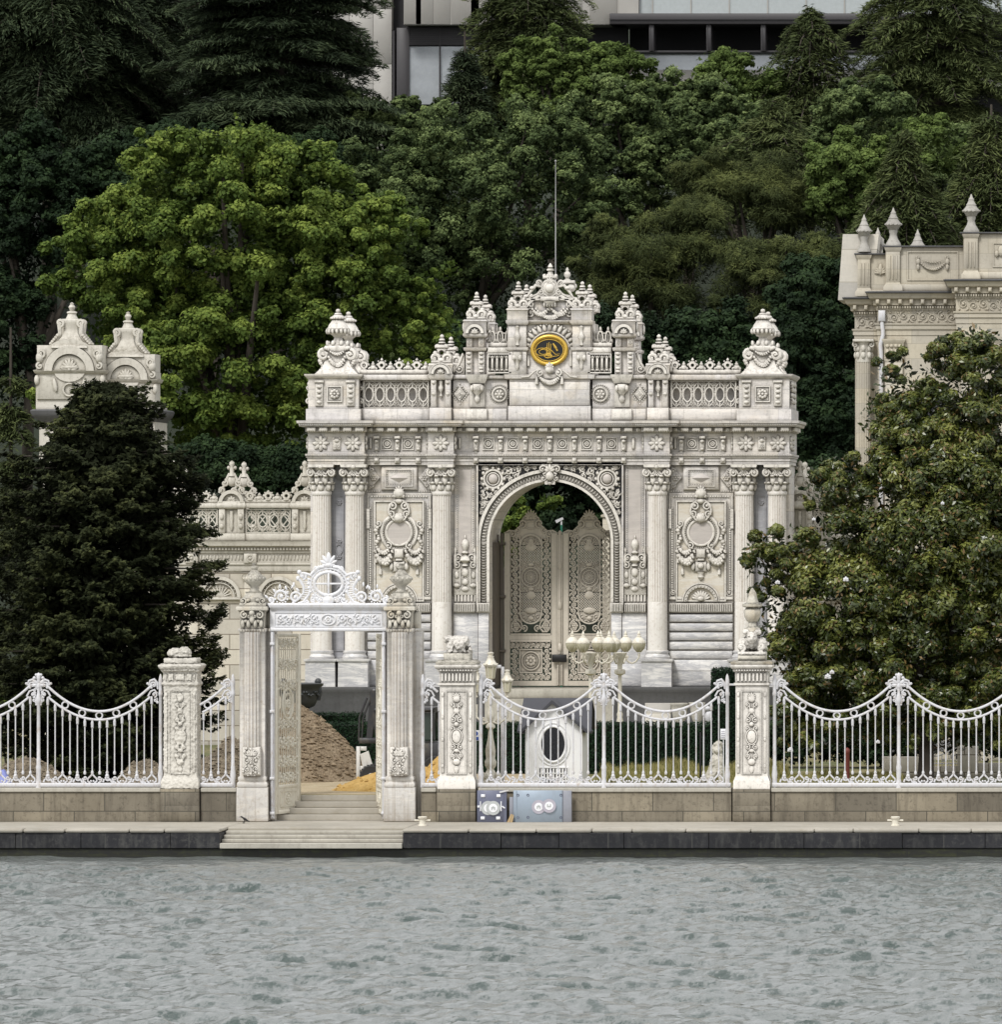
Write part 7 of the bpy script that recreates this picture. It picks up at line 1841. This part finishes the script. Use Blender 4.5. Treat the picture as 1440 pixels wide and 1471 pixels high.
# foam along the quay foot
# ================================================================ trees
LM = {
 'plane': leafmat('plane_tree_leaf', (.025, .044, .010), (.090, .140, .028), (.26, .33, .07), .6, .3, .25),
 'mid': leafmat('mid_green_leaf', (.013, .023, .009), (.072, .104, .038), (.22, .28, .105), .7, .22, .3),
 'light': leafmat('light_green_leaf', (.03, .046, .012), (.095, .140, .038), (.20, .27, .075), .7, .3, .3),
 'dark': leafmat('dark_chestnut_leaf', (.004, .009, .004), (.013, .026, .011), (.038, .066, .024), .7, .15, .3),
 'cedar': leafmat('cedar_needle', (.008, .012, .007), (.028, .042, .021), (.080, .105, .050), .8, .1, .25),
 'cedary': leafmat('weeping_cedar_needle', (.016, .022, .009), (.056, .074, .027), (.145, .170, .062), .8, .12, .25),
 'pine': leafmat('pine_needle', (.011, .015, .005), (.044, .057, .020), (.130, .150, .048), .8, .1, .3),
 'cypress': leafmat('cypress_spray', (.004, .005, .002), (.020, .026, .010), (.088, .098, .036), .8, .06, .5),
 'magnolia': leafmat('magnolia_leaf', (.007, .012, .003), (.048, .068, .014), (.22, .235, .055), .34, .12, .6, under=(.18, .12, .045), spec=.5),
}
def barkmat():
    m, nt, b = new_mat('bark'); T = NT(nt)
    T.link(T.mix(T.noise(T.pos((1, 1, .3)), 5, 6, .7), (.02, .017, .013), (.085, .07, .055)), b.inputs['Base Color']); b.inputs['Roughness'].default_value = .95; return m
M['bark'] = barkmat()
def world_tube(paths, name, mat, parent):
    """tapered limbs; paths = list of (points, radii)"""
    vs, fs = [], []
    for P, rs in paths:
        P = [Vector(p) for p in P]; n = 7; base = len(vs)
        for i, p in enumerate(P):
            t = (P[min(i + 1, len(P) - 1)] - P[max(i - 1, 0)]).normalized(); a = t.cross(Vector((.3, 1, .1))).normalized(); b = a.cross(t)
            for k in range(n): q = 2 * PI * k / n; vs.append(tuple(p + a * rs[i] * math.cos(q) + b * rs[i] * math.sin(q) - ORIGIN[parent]))
        for i in range(len(P) - 1):
            for k in range(n): fs.append((base + i * n + k, base + i * n + (k + 1) % n, base + (i + 1) * n + (k + 1) % n, base + (i + 1) * n + k))
    me = bpy.data.meshes.new(name); me.from_pydata(vs, [], fs); me.update(); me.polygons.foreach_set('use_smooth', [True] * len(fs))
    return mesh_obj(name, me, mat, parent)
def lobes_from(F, ells, rg, n, rl, depthk=.8, up=.0):
    """lobe centres spread over the outer part of the ellipsoids (given in survey units)"""
    A = np.array([e[2] * e[3] for e in ells], float); A /= A.sum(); out = []
    for e, k in zip(ells, rg.multinomial(n, A)):
        cx, cz = F.X(e[0]), F.Z(e[1]); rx, rz = e[2] / F.s, e[3] / F.s; ry = (e[4] / F.s if len(e) > 4 else min(rx, rz * 1.3) * depthk)
        R_ = rl * min(rx, rz)
        for _ in range(k):
            d = rg.normal(size=3); d /= np.linalg.norm(d)
            if d[2] < -.75: d[2] = -d[2] * .4
            if d[1] > .5 and rg.random() < .5: d[1] = -d[1]
            q = rg.uniform(.55, 1.0)
            r = R_ * rg.uniform(.65, 1.25)
            p = np.array([cx + d[0] * max(rx - r * .7, .1) * q, F.Y + d[1] * max(ry - r * .7, .1) * q, cz + d[2] * max(rz - r * .7, .1) * q])
            out.append((p, r, rg.random()))
    return out
def broad(name, label, cat, u, Y, ells, kind, seed, nl=70, rl=.24, nc=28, nleaf=40, ls=.165, lw=.6, vb=None, group='trees on the slope behind the gate', needle=False, flat_=.85, trunk=.35, spread=.34, origin_z=None, shoots=0, rustf=0, ctint=.35, fillk=60, filln=150):
    F = fr(Y); z0 = ground_z(0, Y) if Y > 74 else GROUND
    rg = np.random.default_rng(seed)
    t = thing(name, label, cat, (F.X(u), Y, z0), group)
    lobes = lobes_from(F, ells, rg, nl, rl)
    C, Nn, TT, SZ, RU, UU = [], [], [], [], [], []
    for (p, r, tl) in lobes:
        d = rg.normal(size=(nc, 3)); d[:, 2] += .45; d[:, 1] -= .25; d /= np.linalg.norm(d, axis=1, keepdims=True)
        cc = p + d * r * rg.uniform(.6, 1.0, (nc, 1)) * np.array([1, 1, flat_])
        ct = rg.random(nc)
        g = rg.normal(size=(nc, nleaf, 3)); g /= np.maximum(1e-6, np.linalg.norm(g, axis=2, keepdims=True)); g *= (rg.random((nc, nleaf, 1)) ** .45)
        L = cc[:, None, :] + g * r * spread * np.array([1, 1, .8])
        nn = d[:, None, :] * .55 + g * .55 + np.array([0, -.1, .35]) + rg.normal(0, .45, (nc, nleaf, 3))
        C.append(L.reshape(-1, 3)); Nn.append(nn.reshape(-1, 3))
        TT.append((tl * .28 + ct[:, None] * ctint + rg.random((nc, nleaf)) * .32 + g[:, :, 2] * .12 + d[:, 2:3] * .2).reshape(-1))  # clump tops tinted lighter: light from above put into the colour
        UU.append((g + d[:, None, :] * .8).reshape(-1, 3))
    fill = []
    for (p, r, tl) in lobes:
        k = fillk; g = rg.normal(size=(k, 3)); g /= np.linalg.norm(g, axis=1, keepdims=True); fill.append(p + g * r * .72 * rg.random((k, 1)) ** .4 * np.array([1, 1, flat_]) + np.array([0, r * .15, -r * .1]))
    for e in ells:
        k = int(filln * e[2] * e[3] / F.s ** 2); g = rg.normal(size=(k, 3)); g /= np.linalg.norm(g, axis=1, keepdims=True); ry = min(e[2], e[3] * 1.3) * .8
        fill.append(np.array([F.X(e[0]), F.Y + .3, F.Z(e[1])]) + g * np.array([e[2], ry, e[3]]) / F.s * .8 * rg.random((k, 1)) ** .34)
    fill = np.concatenate(fill)
    if shoots:
        for _ in range(shoots):
            p, r, tl = lobes[rg.integers(len(lobes))]; d = rg.normal(size=3); d[2] = abs(d[2]) + .4; d /= np.linalg.norm(d); k = 40
            s_ = rg.random((k, 1)) * 1.5 + .6; L = p + d * r * s_ + rg.normal(0, .12 * r, (k, 3))
            C.append(L); Nn.append(rg.normal(size=(k, 3)) + np.array([0, -.3, .6])); TT.append(.4 + .4 * rg.random(k)); UU.append(rg.normal(size=(k, 3)))
    C = np.concatenate(C); Nn = np.concatenate(Nn); TT = np.concatenate(TT); UU = np.concatenate(UU); n = len(C)
    sz = ls * rg.uniform(.6, 1.3, n)
    m_ = len(fill); C = np.concatenate([C, fill]); Nn = np.concatenate([Nn, rg.normal(size=(m_, 3)) + np.array([0, -.6, .3])]); TT = np.concatenate([TT, rg.random(m_) * .22]); UU = np.concatenate([UU, rg.normal(size=(m_, 3))]); sz = np.concatenate([sz, ls * rg.uniform(1.1, 1.6, m_)]); n += m_  # inner leaves tinted dark: shade inside the crown put into the colour
    rust = rg.random(n) if rustf == 0 else np.where(rg.random(n) < rustf, .9, .1)
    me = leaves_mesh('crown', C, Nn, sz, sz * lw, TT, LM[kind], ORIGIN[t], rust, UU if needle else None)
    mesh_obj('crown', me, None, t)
    # trunk and limbs
    big = sorted(lobes, key=lambda q: -q[1])[:9]; cen = np.mean([q[0] for q in lobes], 0)
    base = np.array([F.X(u), Y, z0 - .3]); fork = base * .45 + cen * .55; fork[0] = base[0] * .6 + cen[0] * .4
    paths = [([tuple(base), tuple(base * .6 + fork * .4 + np.array([.1, 0, 0])), tuple(fork)], [trunk, trunk * .8, trunk * .6])]
    for q in big: mid = (fork + q[0]) / 2 + np.array([0, 0, .3]); paths.append(([tuple(fork - np.array([0, 0, .3])), tuple(mid), tuple(q[0])], [trunk * .5, trunk * .3, trunk * .12]))
    world_tube(paths, 'trunk', M['bark'], t)
    return t
def cedar(name, label, u, Y, ytop, ybot, hw, kind, seed, nlev=14, droop=.25, dens=1.0, ls=.36, group='cedars at the top of the slope', taper=.45, pw=1.5):
    """layered conifer: boughs as flat sprays that droop at the tips"""
    F = fr(Y); rg = np.random.default_rng(seed); zt, zb = F.Z(ytop), F.Z(ybot); cx = F.X(u); W = hw / F.s; H = zt - zb
    z0 = ground_z(0, Y) if Y > 74 else GROUND
    t = thing(name, label, 'conifer tree', (cx, Y, z0), group)
    C, Nn, UU, TT = [], [], [], []; paths = [([(cx, Y, z0 - .5), (cx, Y, zb + H * .5), (cx, Y, zt)], [W * .07, W * .05, .05])]
    for i in range(nlev):
        f = (i + rg.uniform(-.2, .2)) / (nlev - 1); z = zb + H * f
        R_ = W * (1 - max(0, f) ** pw * (1 - .12)) * (taper + (1 - taper) * min(1, (1 - f) * 2.2)) * rg.uniform(.8, 1.1)
        nb = int(9 + 4 * rg.random())
        a0 = rg.uniform(0, 6.28)
        for b in range(nb):
            a = a0 + 2 * PI * b / nb + rg.uniform(-.25, .25); L = R_ * rg.uniform(.65, 1.15)
            if L < .3: continue
            ca, sa = math.cos(a), math.sin(a); up = rg.uniform(.04, .2)
            def bp(q): return np.array([cx + ca * L * q, Y + sa * L * q * .85, z + L * (up * q - (droop + up) * q ** 2.4)])
            zz = rg.uniform(-.3, .3)
            paths.append(([tuple(bp(q) + np.array([0, 0, zz - .06])) for q in (0, .35, .7, 1)], [.09 * L ** .5, .06 * L ** .5, .035, .015]))
            tl = rg.random()
            nt_ = max(6, int(L * 3.4 * dens))
            for s_ in np.linspace(.18, 1, nt_):
                p = bp(s_) + np.array([0, 0, zz]); wl = (.42 * L * (1.05 - s_) ** .7 + .22) * rg.uniform(.7, 1.2)
                for sd in (-1, 1):
                    k = max(8, int(wl * 26 * dens)); q = rg.random(k) ** .8
                    dx = np.stack([-sa * sd * q * wl + ca * q * wl * .7, ca * sd * q * wl * .8 + sa * q * wl * .7, -(.1 + droop * .9) * q ** 1.6 * wl + rg.normal(0, .045, k)], 1)
                    C.append(p + dx + rg.normal(0, .07, (k, 3))); UU.append(np.stack([ca - sa * sd + rg.normal(0, .4, k), sa + ca * sd + rg.normal(0, .4, k), -.45 * (.4 + q) + rg.normal(0, .3, k)], 1))
                    Nn.append(np.stack([rg.normal(0, .5, k), rg.normal(-.25, .5, k), np.ones(k)], 1)); TT.append(tl * .3 + .5 * rg.random(k) + .22 * s_ * q)
    C = np.concatenate(C); Nn = np.concatenate(Nn); UU = np.concatenate(UU); TT = np.concatenate(TT); n = len(C); sz = ls * rg.uniform(.6, 1.4, n)
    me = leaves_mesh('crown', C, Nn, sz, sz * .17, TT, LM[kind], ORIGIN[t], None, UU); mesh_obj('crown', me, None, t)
    world_tube(paths, 'trunk', M['bark'], t)
    return t
# --- top of the slope
cedar('cedar_tree', 'big dark cedar above the pavilion gables, with hanging boughs over bare trunks', 70, 128, -150, 230, 175, 'cedar', 1, 17, .42, 1.15, pw=4, taper=.8)
cedar('cedar_tree', 'slimmer dark cedar squeezed between the two largest ones above the plane tree', 190, 134, -190, 260, 120, 'cedar', 2, 17, .4, 1.1, pw=4, taper=.8)
cedar('cedar_tree', 'large dark cedar with flat tiers reaching the pale cladding wall', 400, 126, -190, 300, 165, 'cedar', 3, 24, .10, 1.2, pw=4, taper=.9)
cedar('cedar_tree', 'dark cedar hiding the middle of the modern building', 760, 150, -120, 190, 120, 'cedary', 4, 15, .4, 1.1, pw=3, taper=.8)
cedar('cedar_tree', 'small dark fir in front of the hotel windows', 668, 146, 45, 200, 46, 'cedar', 5, 12, .2, ls=.3)
cedar('cedar_tree', 'weeping pale cedar in front of the dark steel terrace beam', 1165, 140, 18, 260, 100, 'cedary', 6, 14, .6, pw=5, taper=.85)
cedar('cedar_tree', 'dark spreading cedar above the palace that hides the far end of the hotel', 1345, 138, -150, 250, 150, 'cedary', 7, 17, .35, 1.1, pw=3, taper=.8)
cedar('cedar_tree', 'low cedar with flat grey green tiers amid rounded trees below the hotel', 1110, 116, 150, 300, 100, 'cedary', 8, 9, .2, pw=3, taper=.8)
cedar('cedar_tree', 'weeping cedar just above the palace finials', 1300, 100, 195, 400, 95, 'cedary', 9, 13, .65, pw=3, taper=.8)
cedar('cedar_tree', 'weeping cedar behind the highest palace finial', 1425, 104, 150, 420, 100, 'cedary', 10, 13, .65, pw=3, taper=.8)
cedar('cedar_tree', 'pale drooping cedar beside the pavilion with two gables', 15, 96, 470, 860, 62, 'cedary', 11, 11, .6)
cedar('cedar_tree', 'dark cedar high behind the two big left ones, closing the gap between them', 255, 150, -210, 200, 120, 'cedar', 12, 14, .3, 1.1, pw=3, taper=.8)
cedar('cedar_tree', 'dark cedar high up behind the hanging cedar boughs', 10, 146, -210, 230, 130, 'cedar', 13, 14, .3, 1.1, pw=3, taper=.8)
cedar('cedar_tree', 'dark cedar touching the pale cladding of the hotel', 470, 155, -210, 190, 70, 'cedar', 14, 14, .25, 1.1, pw=3, taper=.8)
B = broad
B('broadleaf_tree', 'bushy mid green tree below the tall hotel window', 'tree', 560, 126, [(560, 205, 125, 85)], 'mid', 21, 110, .18, 16)
B('broadleaf_tree', 'large rounded mid green tree behind the flagpole', 'tree', 700, 116, [(715, 300, 215, 170), (640, 420, 120, 160), (560, 290, 120, 120)], 'mid', 22, 300, .14, 15, 40, .165)
B('broadleaf_tree', 'light green young tree in front of the hotel cedar', 'tree', 790, 138, [(785, 120, 75, 95), (880, 125, 75, 85)], 'light', 23, 110, .19, 16)
B('broadleaf_tree', 'mid green tree at the foot of the hotel terrace', 'tree', 985, 132, [(1000, 190, 120, 100), (960, 140, 50, 45)], 'mid', 24, 130, .17, 16)
B('broadleaf_tree', 'pale thin tree poking up before the dark hotel recess', 'tree', 1050, 140, [(1040, 115, 62, 60), (1110, 140, 70, 60)], 'light', 25, 40, .26, 22, 24)
B('broadleaf_tree', 'mid green tree filling the slope between terrace and pines', 'tree', 880, 124, [(890, 230, 120, 130), (1060, 240, 110, 100)], 'mid', 26, 180, .16, 15)
B('pine_tree', 'broad stone pine behind the gate beside the flagpole', 'pine tree', 940, 104, [(925, 400, 125, 110), (870, 370, 70, 70), (985, 350, 90, 90)], 'pine', 27, 60, .34, 40, 44, .24, .13, needle=True, flat_=.6, spread=.3)
B('pine_tree', 'stone pine with bare grey limbs above the smaller pine', 'pine tree', 1090, 108, [(1085, 290, 115, 90), (1180, 300, 90, 70), (1010, 270, 70, 70)], 'pine', 28, 44, .34, 40, 44, .24, .13, needle=True, flat_=.55, spread=.3)
B('pine_tree', 'smaller stone pine low on the slope beside the palace gable', 'pine tree', 1110, 98, [(1090, 410, 90, 90), (1150, 380, 70, 70)], 'pine', 29, 34, .34, 40, 44, .24, .13, needle=True, flat_=.6, spread=.3)
B('broadleaf_tree', 'light green feathery tree beside the palace finials', 'tree', 1225, 106, [(1215, 270, 75, 100), (1330, 210, 80, 60)], 'light', 30, 60, .26)
B('broadleaf_tree', 'mid green tree under the weeping cedars above the palace', 'tree', 1380, 122, [(1390, 250, 110, 90), (1240, 170, 100, 70)], 'mid', 31, 70, .24)
B('broadleaf_tree', 'dark chestnut tree between the gate and the palace corner', 'tree', 1185, 84, [(1175, 470, 85, 120), (1150, 620, 85, 110), (1215, 600, 80, 120)], 'dark', 32, 110, .3, 32, 40, .2)
B('broadleaf_tree', 'very dark tree behind the gate parapet, on the palace side', 'tree', 1030, 86, [(1030, 560, 110, 150), (900, 560, 120, 140)], 'dark', 33, 100, .26, 28, 34, .2)
B('broadleaf_tree', 'very dark tree behind the gate parapet, between plane tree and flagpole', 'tree', 720, 88, [(720, 560, 120, 150), (800, 700, 150, 120)], 'dark', 34, 100, .26, 28, 34, .2)
B('broadleaf_tree', 'black green tree between the pavilion and the hanging cedar boughs', 'tree', 30, 98, [(35, 300, 90, 160), (10, 480, 80, 150), (150, 290, 90, 110)], 'dark', 35, 120, .26, 28, 34, .19)
B('broadleaf_tree', 'dark tree in the shade between the cedars and the plane tree', 'tree', 300, 118, [(260, 250, 150, 90), (440, 260, 120, 80)], 'dark', 36, 90, .26, 26, 34, .19)
B('plane_tree', 'huge bright yellow green plane tree between the pavilion and the gate', 'tree', 330, 74, [(330, 330, 215, 165), (180, 390, 130, 130), (480, 380, 130, 140), (330, 520, 240, 160), (580, 470, 80, 90), (130, 560, 90, 120), (400, 620, 190, 90), (640, 385, 28, 16), (610, 410, 45, 30), (600, 460, 66, 60), (550, 330, 75, 75), (645, 480, 30, 30), (250, 230, 90, 60), (420, 240, 80, 60)], 'plane', 37, 900, .105, 15, 36, .17, .7, group=None, trunk=.55, spread=.62, shoots=160, ctint=.4)
B('shrub', 'dark shrubs behind the left boundary wall parapet', 'shrub', 330, 68, [(300, 690, 150, 60), (420, 680, 60, 60)], 'dark', 40, 60, .5, 26, 34, .16, group=None, trunk=.08)
B('shrub', 'dark shrubs in the shade between the gate and the palace wall', 'shrub', 1180, 66, [(1180, 720, 60, 60)], 'dark', 41, 30, .5, 26, 34, .16, group=None, trunk=.08)
B('shrub', 'low dark shrubs behind the pale block wall under the magnolia', 'shrub', 1290, 26, [(1150, 1060, 70, 50), (1270, 1060, 90, 60), (1400, 1050, 100, 60), (1500, 1040, 90, 70)], 'dark', 42, 110, .4, 26, 34, .12, group=None, trunk=.06)
m_ = B('small_tree', 'slender light green tree seen through the big arch', 'tree', 745, 60, [(748, 752, 30, 40), (790, 722, 30, 14), (725, 790, 18, 30)], 'plane', 38, 26, .34, 14, 12, .2, .7, group=None, trunk=.08)
B('small_bush', 'yellow green bush behind the fence by the rubble and tarpaulin', 'bush', 5, 16, [(4, 1010, 30, 36)], 'plane', 39, 16, .3, 16, 16, .1, .6, group=None, trunk=.05)
# --- big dark cypress in front on the left: ragged sprays lying in tiers
def cypress():
    F = fr(14); rg = np.random.default_rng(50)
    t = thing('cypress_tree', 'big blackish green cypress with ragged tiers in front of the pavilion', 'conifer tree', (F.X(150), 14, GROUND))
    prof = [(545, 12), (560, 48), (585, 78), (620, 100), (660, 128), (700, 138), (740, 142), (790, 150), (840, 152), (880, 142), (930, 152), (990, 148), (1040, 150), (1090, 140), (1118, 120)]
    ys = [p[0] for p in prof]; ws = [p[1] for p in prof]
    C, Nn, UU, TT = [], [], [], []; paths = [([(F.X(150), 14, GROUND - .2), (F.X(150), 14, F.Z(800)), (F.X(150), 14, F.Z(560))], [.4, .3, .05])]
    nb = 420
    for i in range(nb):
        v = 548 + 565 * rg.random() ** .9; W = 1.1 * np.interp(v, ys, ws) / F.s; a = rg.uniform(0, 2 * PI)
        if math.sin(a) > .2 and rg.random() < .75: a = -a
        cxu = 150 + (v - 545) * -.01 + (12 if v < 600 else 0); ca, sa = math.cos(a), math.sin(a)
        L = W * (rg.uniform(.72, 1.0) + (.16 * rg.random() if rg.random() < .4 else 0)); tip = np.array([F.X(cxu) + ca * L, F.Y + sa * L * .85, F.Z(v)]); tl = rg.random()
        bw = rg.uniform(.35, .8) * min(1, .4 + W / 3)
        for j in range(int(16 + 14 * bw)):                       # sprays making up one bough
            q0 = rg.random() ** .7; side = rg.normal(0, .34) * bw * (.5 + q0); st_ = tip + np.array([-ca * q0 * bw * 1.6 - sa * side, -sa * q0 * bw * 1.6 + ca * side, -.30 * q0 * bw + rg.normal(0, .07) - .35 * abs(side) ** 1.5])
            k = 24; q = rg.random(k); d_ = np.array([ca * .7 + rg.normal(0, .5), sa * .7 + rg.normal(0, .5), .25 + rg.normal(0, .25)]); d_ /= np.linalg.norm(d_)
            P = st_ + d_ * (q[:, None] * .26) + rg.normal(0, .035, (k, 3)) * (1.2 - q[:, None])
            C.append(P); UU.append(d_ + rg.normal(0, .5, (k, 3))); Nn.append(np.stack([ca * .5 + rg.normal(0, .4, k), sa * .5 + rg.normal(0, .4, k) - .2, 1 + rg.normal(0, .3, k)], 1))
            TT.append(.05 + tl * .25 + .3 * rg.random(k) + .35 * q * (1 - q0))
        if i % 3 == 0: paths.append(([(F.X(150), F.Y, tip[2] - L * .25), tuple(tip * .5 + np.array([F.X(150), F.Y, tip[2]]) * .5), tuple(tip)], [.06, .04, .01]))
    for (u1, v1, ln) in ((330, 808, 60), (300, 760, 40), (325, 915, 55), (318, 952, 50), (330, 880, 30), (300, 690, 24), (300, 1010, 30)):   # long boughs sticking out on the right
        for j in range(26):
            q0 = rg.random(); u_ = u1 - ln * q0; k = 46; tip = np.array([F.X(u_), F.Y - rg.uniform(-.3, .6), F.Z(v1 + 20 * q0 ** 1.5 + rg.normal(0, 5))]); q = rg.random(k)
            C.append(tip + np.stack([-q * .3 + rg.normal(0, .05, k), rg.normal(0, .13, k), .05 - q * .14 + rg.normal(0, .05, k)], 1)); UU.append(np.stack([np.ones(k), rg.normal(0, .6, k), .4 + rg.normal(0, .5, k)], 1)); Nn.append(np.stack([rg.normal(0, .5, k), -.3 + rg.normal(0, .4, k), np.ones(k)], 1)); TT.append(.15 + .5 * rg.random(k) + .1 * (1 - q))
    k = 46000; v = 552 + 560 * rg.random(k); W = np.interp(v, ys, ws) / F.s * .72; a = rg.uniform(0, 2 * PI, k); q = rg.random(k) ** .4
    C.append(np.stack([F.X(150) - (v - 545) * .01 / F.s + np.cos(a) * W * q, F.Y + np.sin(a) * W * q * .85, F.Z(v)], 1)); UU.append(rg.normal(size=(k, 3))); Nn.append(rg.normal(size=(k, 3)) + np.array([0, -.6, .2])); TT.append(rg.random(k) * .15); nin = k  # inner sprays get a low tint, painting the crown's inner shade
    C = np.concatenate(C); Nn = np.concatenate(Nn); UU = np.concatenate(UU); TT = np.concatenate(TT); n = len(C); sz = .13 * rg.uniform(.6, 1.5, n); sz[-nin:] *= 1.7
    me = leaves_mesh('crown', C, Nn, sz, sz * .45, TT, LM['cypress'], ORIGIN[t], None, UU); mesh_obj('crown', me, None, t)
    world_tube(paths, 'trunk', M['bark'], t)
cypress()
B('cypress_tree', 'second dark conifer half hidden behind the big cypress', 'conifer tree', -30, 22, [(-20, 900, 70, 200), (-10, 760, 50, 100)], 'cypress', 51, 60, .3, 26, 26, .14, .5, group=None)
mg_ = B('magnolia_tree', 'broad glossy magnolia with rusty leaf undersides in front of the palace corner', 'tree', 1330, 12,
  [(1100, 800, 48, 50), (1110, 870, 48, 60), (1265, 600, 40, 50), (1205, 700, 60, 60), (1150, 1030, 50, 60), (1200, 1045, 90, 45), (1330, 1055, 110, 40), (1420, 1045, 60, 50), (1385, 690, 100, 120), (1285, 565, 48, 70), (1400, 520, 85, 70), (1330, 640, 90, 110), (1120, 930, 40, 60), (1370, 780, 150, 230), (1240, 860, 130, 150), (1130, 790, 60, 50), (1400, 560, 100, 90), (1310, 640, 80, 90), (1290, 960, 170, 100), (1440, 900, 120, 180), (1180, 950, 75, 100), (1250, 1010, 150, 85), (1400, 1000, 90, 90), (1340, 520, 26, 26), (1120, 820, 40, 34)], 'magnolia', 60, 780, .17, 26, 30, .165, .42, group=None, trunk=.28, spread=.52, needle=False, shoots=12, rustf=.07, ctint=.45)
# white blossoms on the magnolia
F = fr(9.5)
for k, (x, y, r_) in enumerate(((1216, 832, 4), (1118, 836, 3.4), (1190, 972, 4.6), (1196, 965, 3.4), (1262, 1065, 3), (1136, 1077, 4), (1355, 722, 2.6), (1170, 745, 2.6))):
    m = MB(frame=fr(8.2)); m.palmette(x, y + 2, r_ * 1.5, 5, 170, 0, 0, r_); m.ball(x, y, 0, r_ * .5)
    m.build('blossom', M['iron'], mg_)

# ================================================================ light, sky, camera
w = bpy.data.worlds.new('World'); sc.world = w; w.use_nodes = True; nt = w.node_tree; T = NT(nt)
bg = nt.nodes['Background']
SUN_EL, SUN_AZ = 52, 205      # azimuth of the sun measured from +Y clockwise
sk = T.n('ShaderNodeTexSky', sky_type='NISHITA'); sk.sun_disc = False; sk.sun_elevation = R(SUN_EL); sk.sun_rotation = R(SUN_AZ); sk.air_density = 1; sk.dust_density = 4
hs = T.n('ShaderNodeHueSaturation'); hs.inputs['Saturation'].default_value = .22; T.link(sk.outputs[0], hs.inputs['Color'])
g = T.n('ShaderNodeTexCoord'); sx = T.n('ShaderNodeSeparateXYZ'); T.link(g.outputs['Generated'], sx.inputs[0])
cl = T.noise(g.outputs['Generated'], 2.2, 5, .6)
cloud = T.mix(T.ramp(cl, [(.3, 0.), (.7, 1.)]), (7.2, 7.35, 7.6), (9.8, 9.8, 9.8))
out = T.mix(.82, hs.outputs[0], cloud)
T.link(out, bg.inputs['Color']); bg.inputs['Strength'].default_value = .128
s = bpy.data.lights.new('Sun', 'SUN'); s.energy = 2.4; s.angle = R(12); s.color = (1, .975, .94)
so = bpy.data.objects.new('sun', s); col.objects.link(so)
el, az = R(SUN_EL), R(SUN_AZ); d = Vector((math.sin(az) * math.cos(el), math.cos(az) * math.cos(el), math.sin(el)))
so.rotation_euler = (-d).to_track_quat('-Z', 'Y').to_euler()
so.location = (0, -60, 80)

cam = bpy.data.cameras.new('Camera'); co = bpy.data.objects.new('camera', cam); col.objects.link(co)
co.location = (CAMX, CAMY, CAMZ); co.rotation_euler = (R(90), 0, 0)
W_px, H_px = 1440.0, 1471.0
cam.sensor_fit = 'VERTICAL'; cam.sensor_height = 24; cam.lens = 24 * FOC / H_px
cam.shift_x = (W_px / 2 - VX) / H_px; cam.shift_y = -(H_px / 2 - VY) / H_px
cam.clip_start = 1; cam.clip_end = 3000
sc.camera = co
sc.view_settings.view_transform = 'Standard'; sc.view_settings.look = 'None'; sc.view_settings.exposure = 0
sc.render.engine = 'CYCLES'; sc.cycles.max_bounces = 6; sc.cycles.diffuse_bounces = 3; sc.cycles.glossy_bounces = 3; sc.cycles.transparent_max_bounces = 4
sc.render.resolution_x = 1003; sc.render.resolution_y = 1024
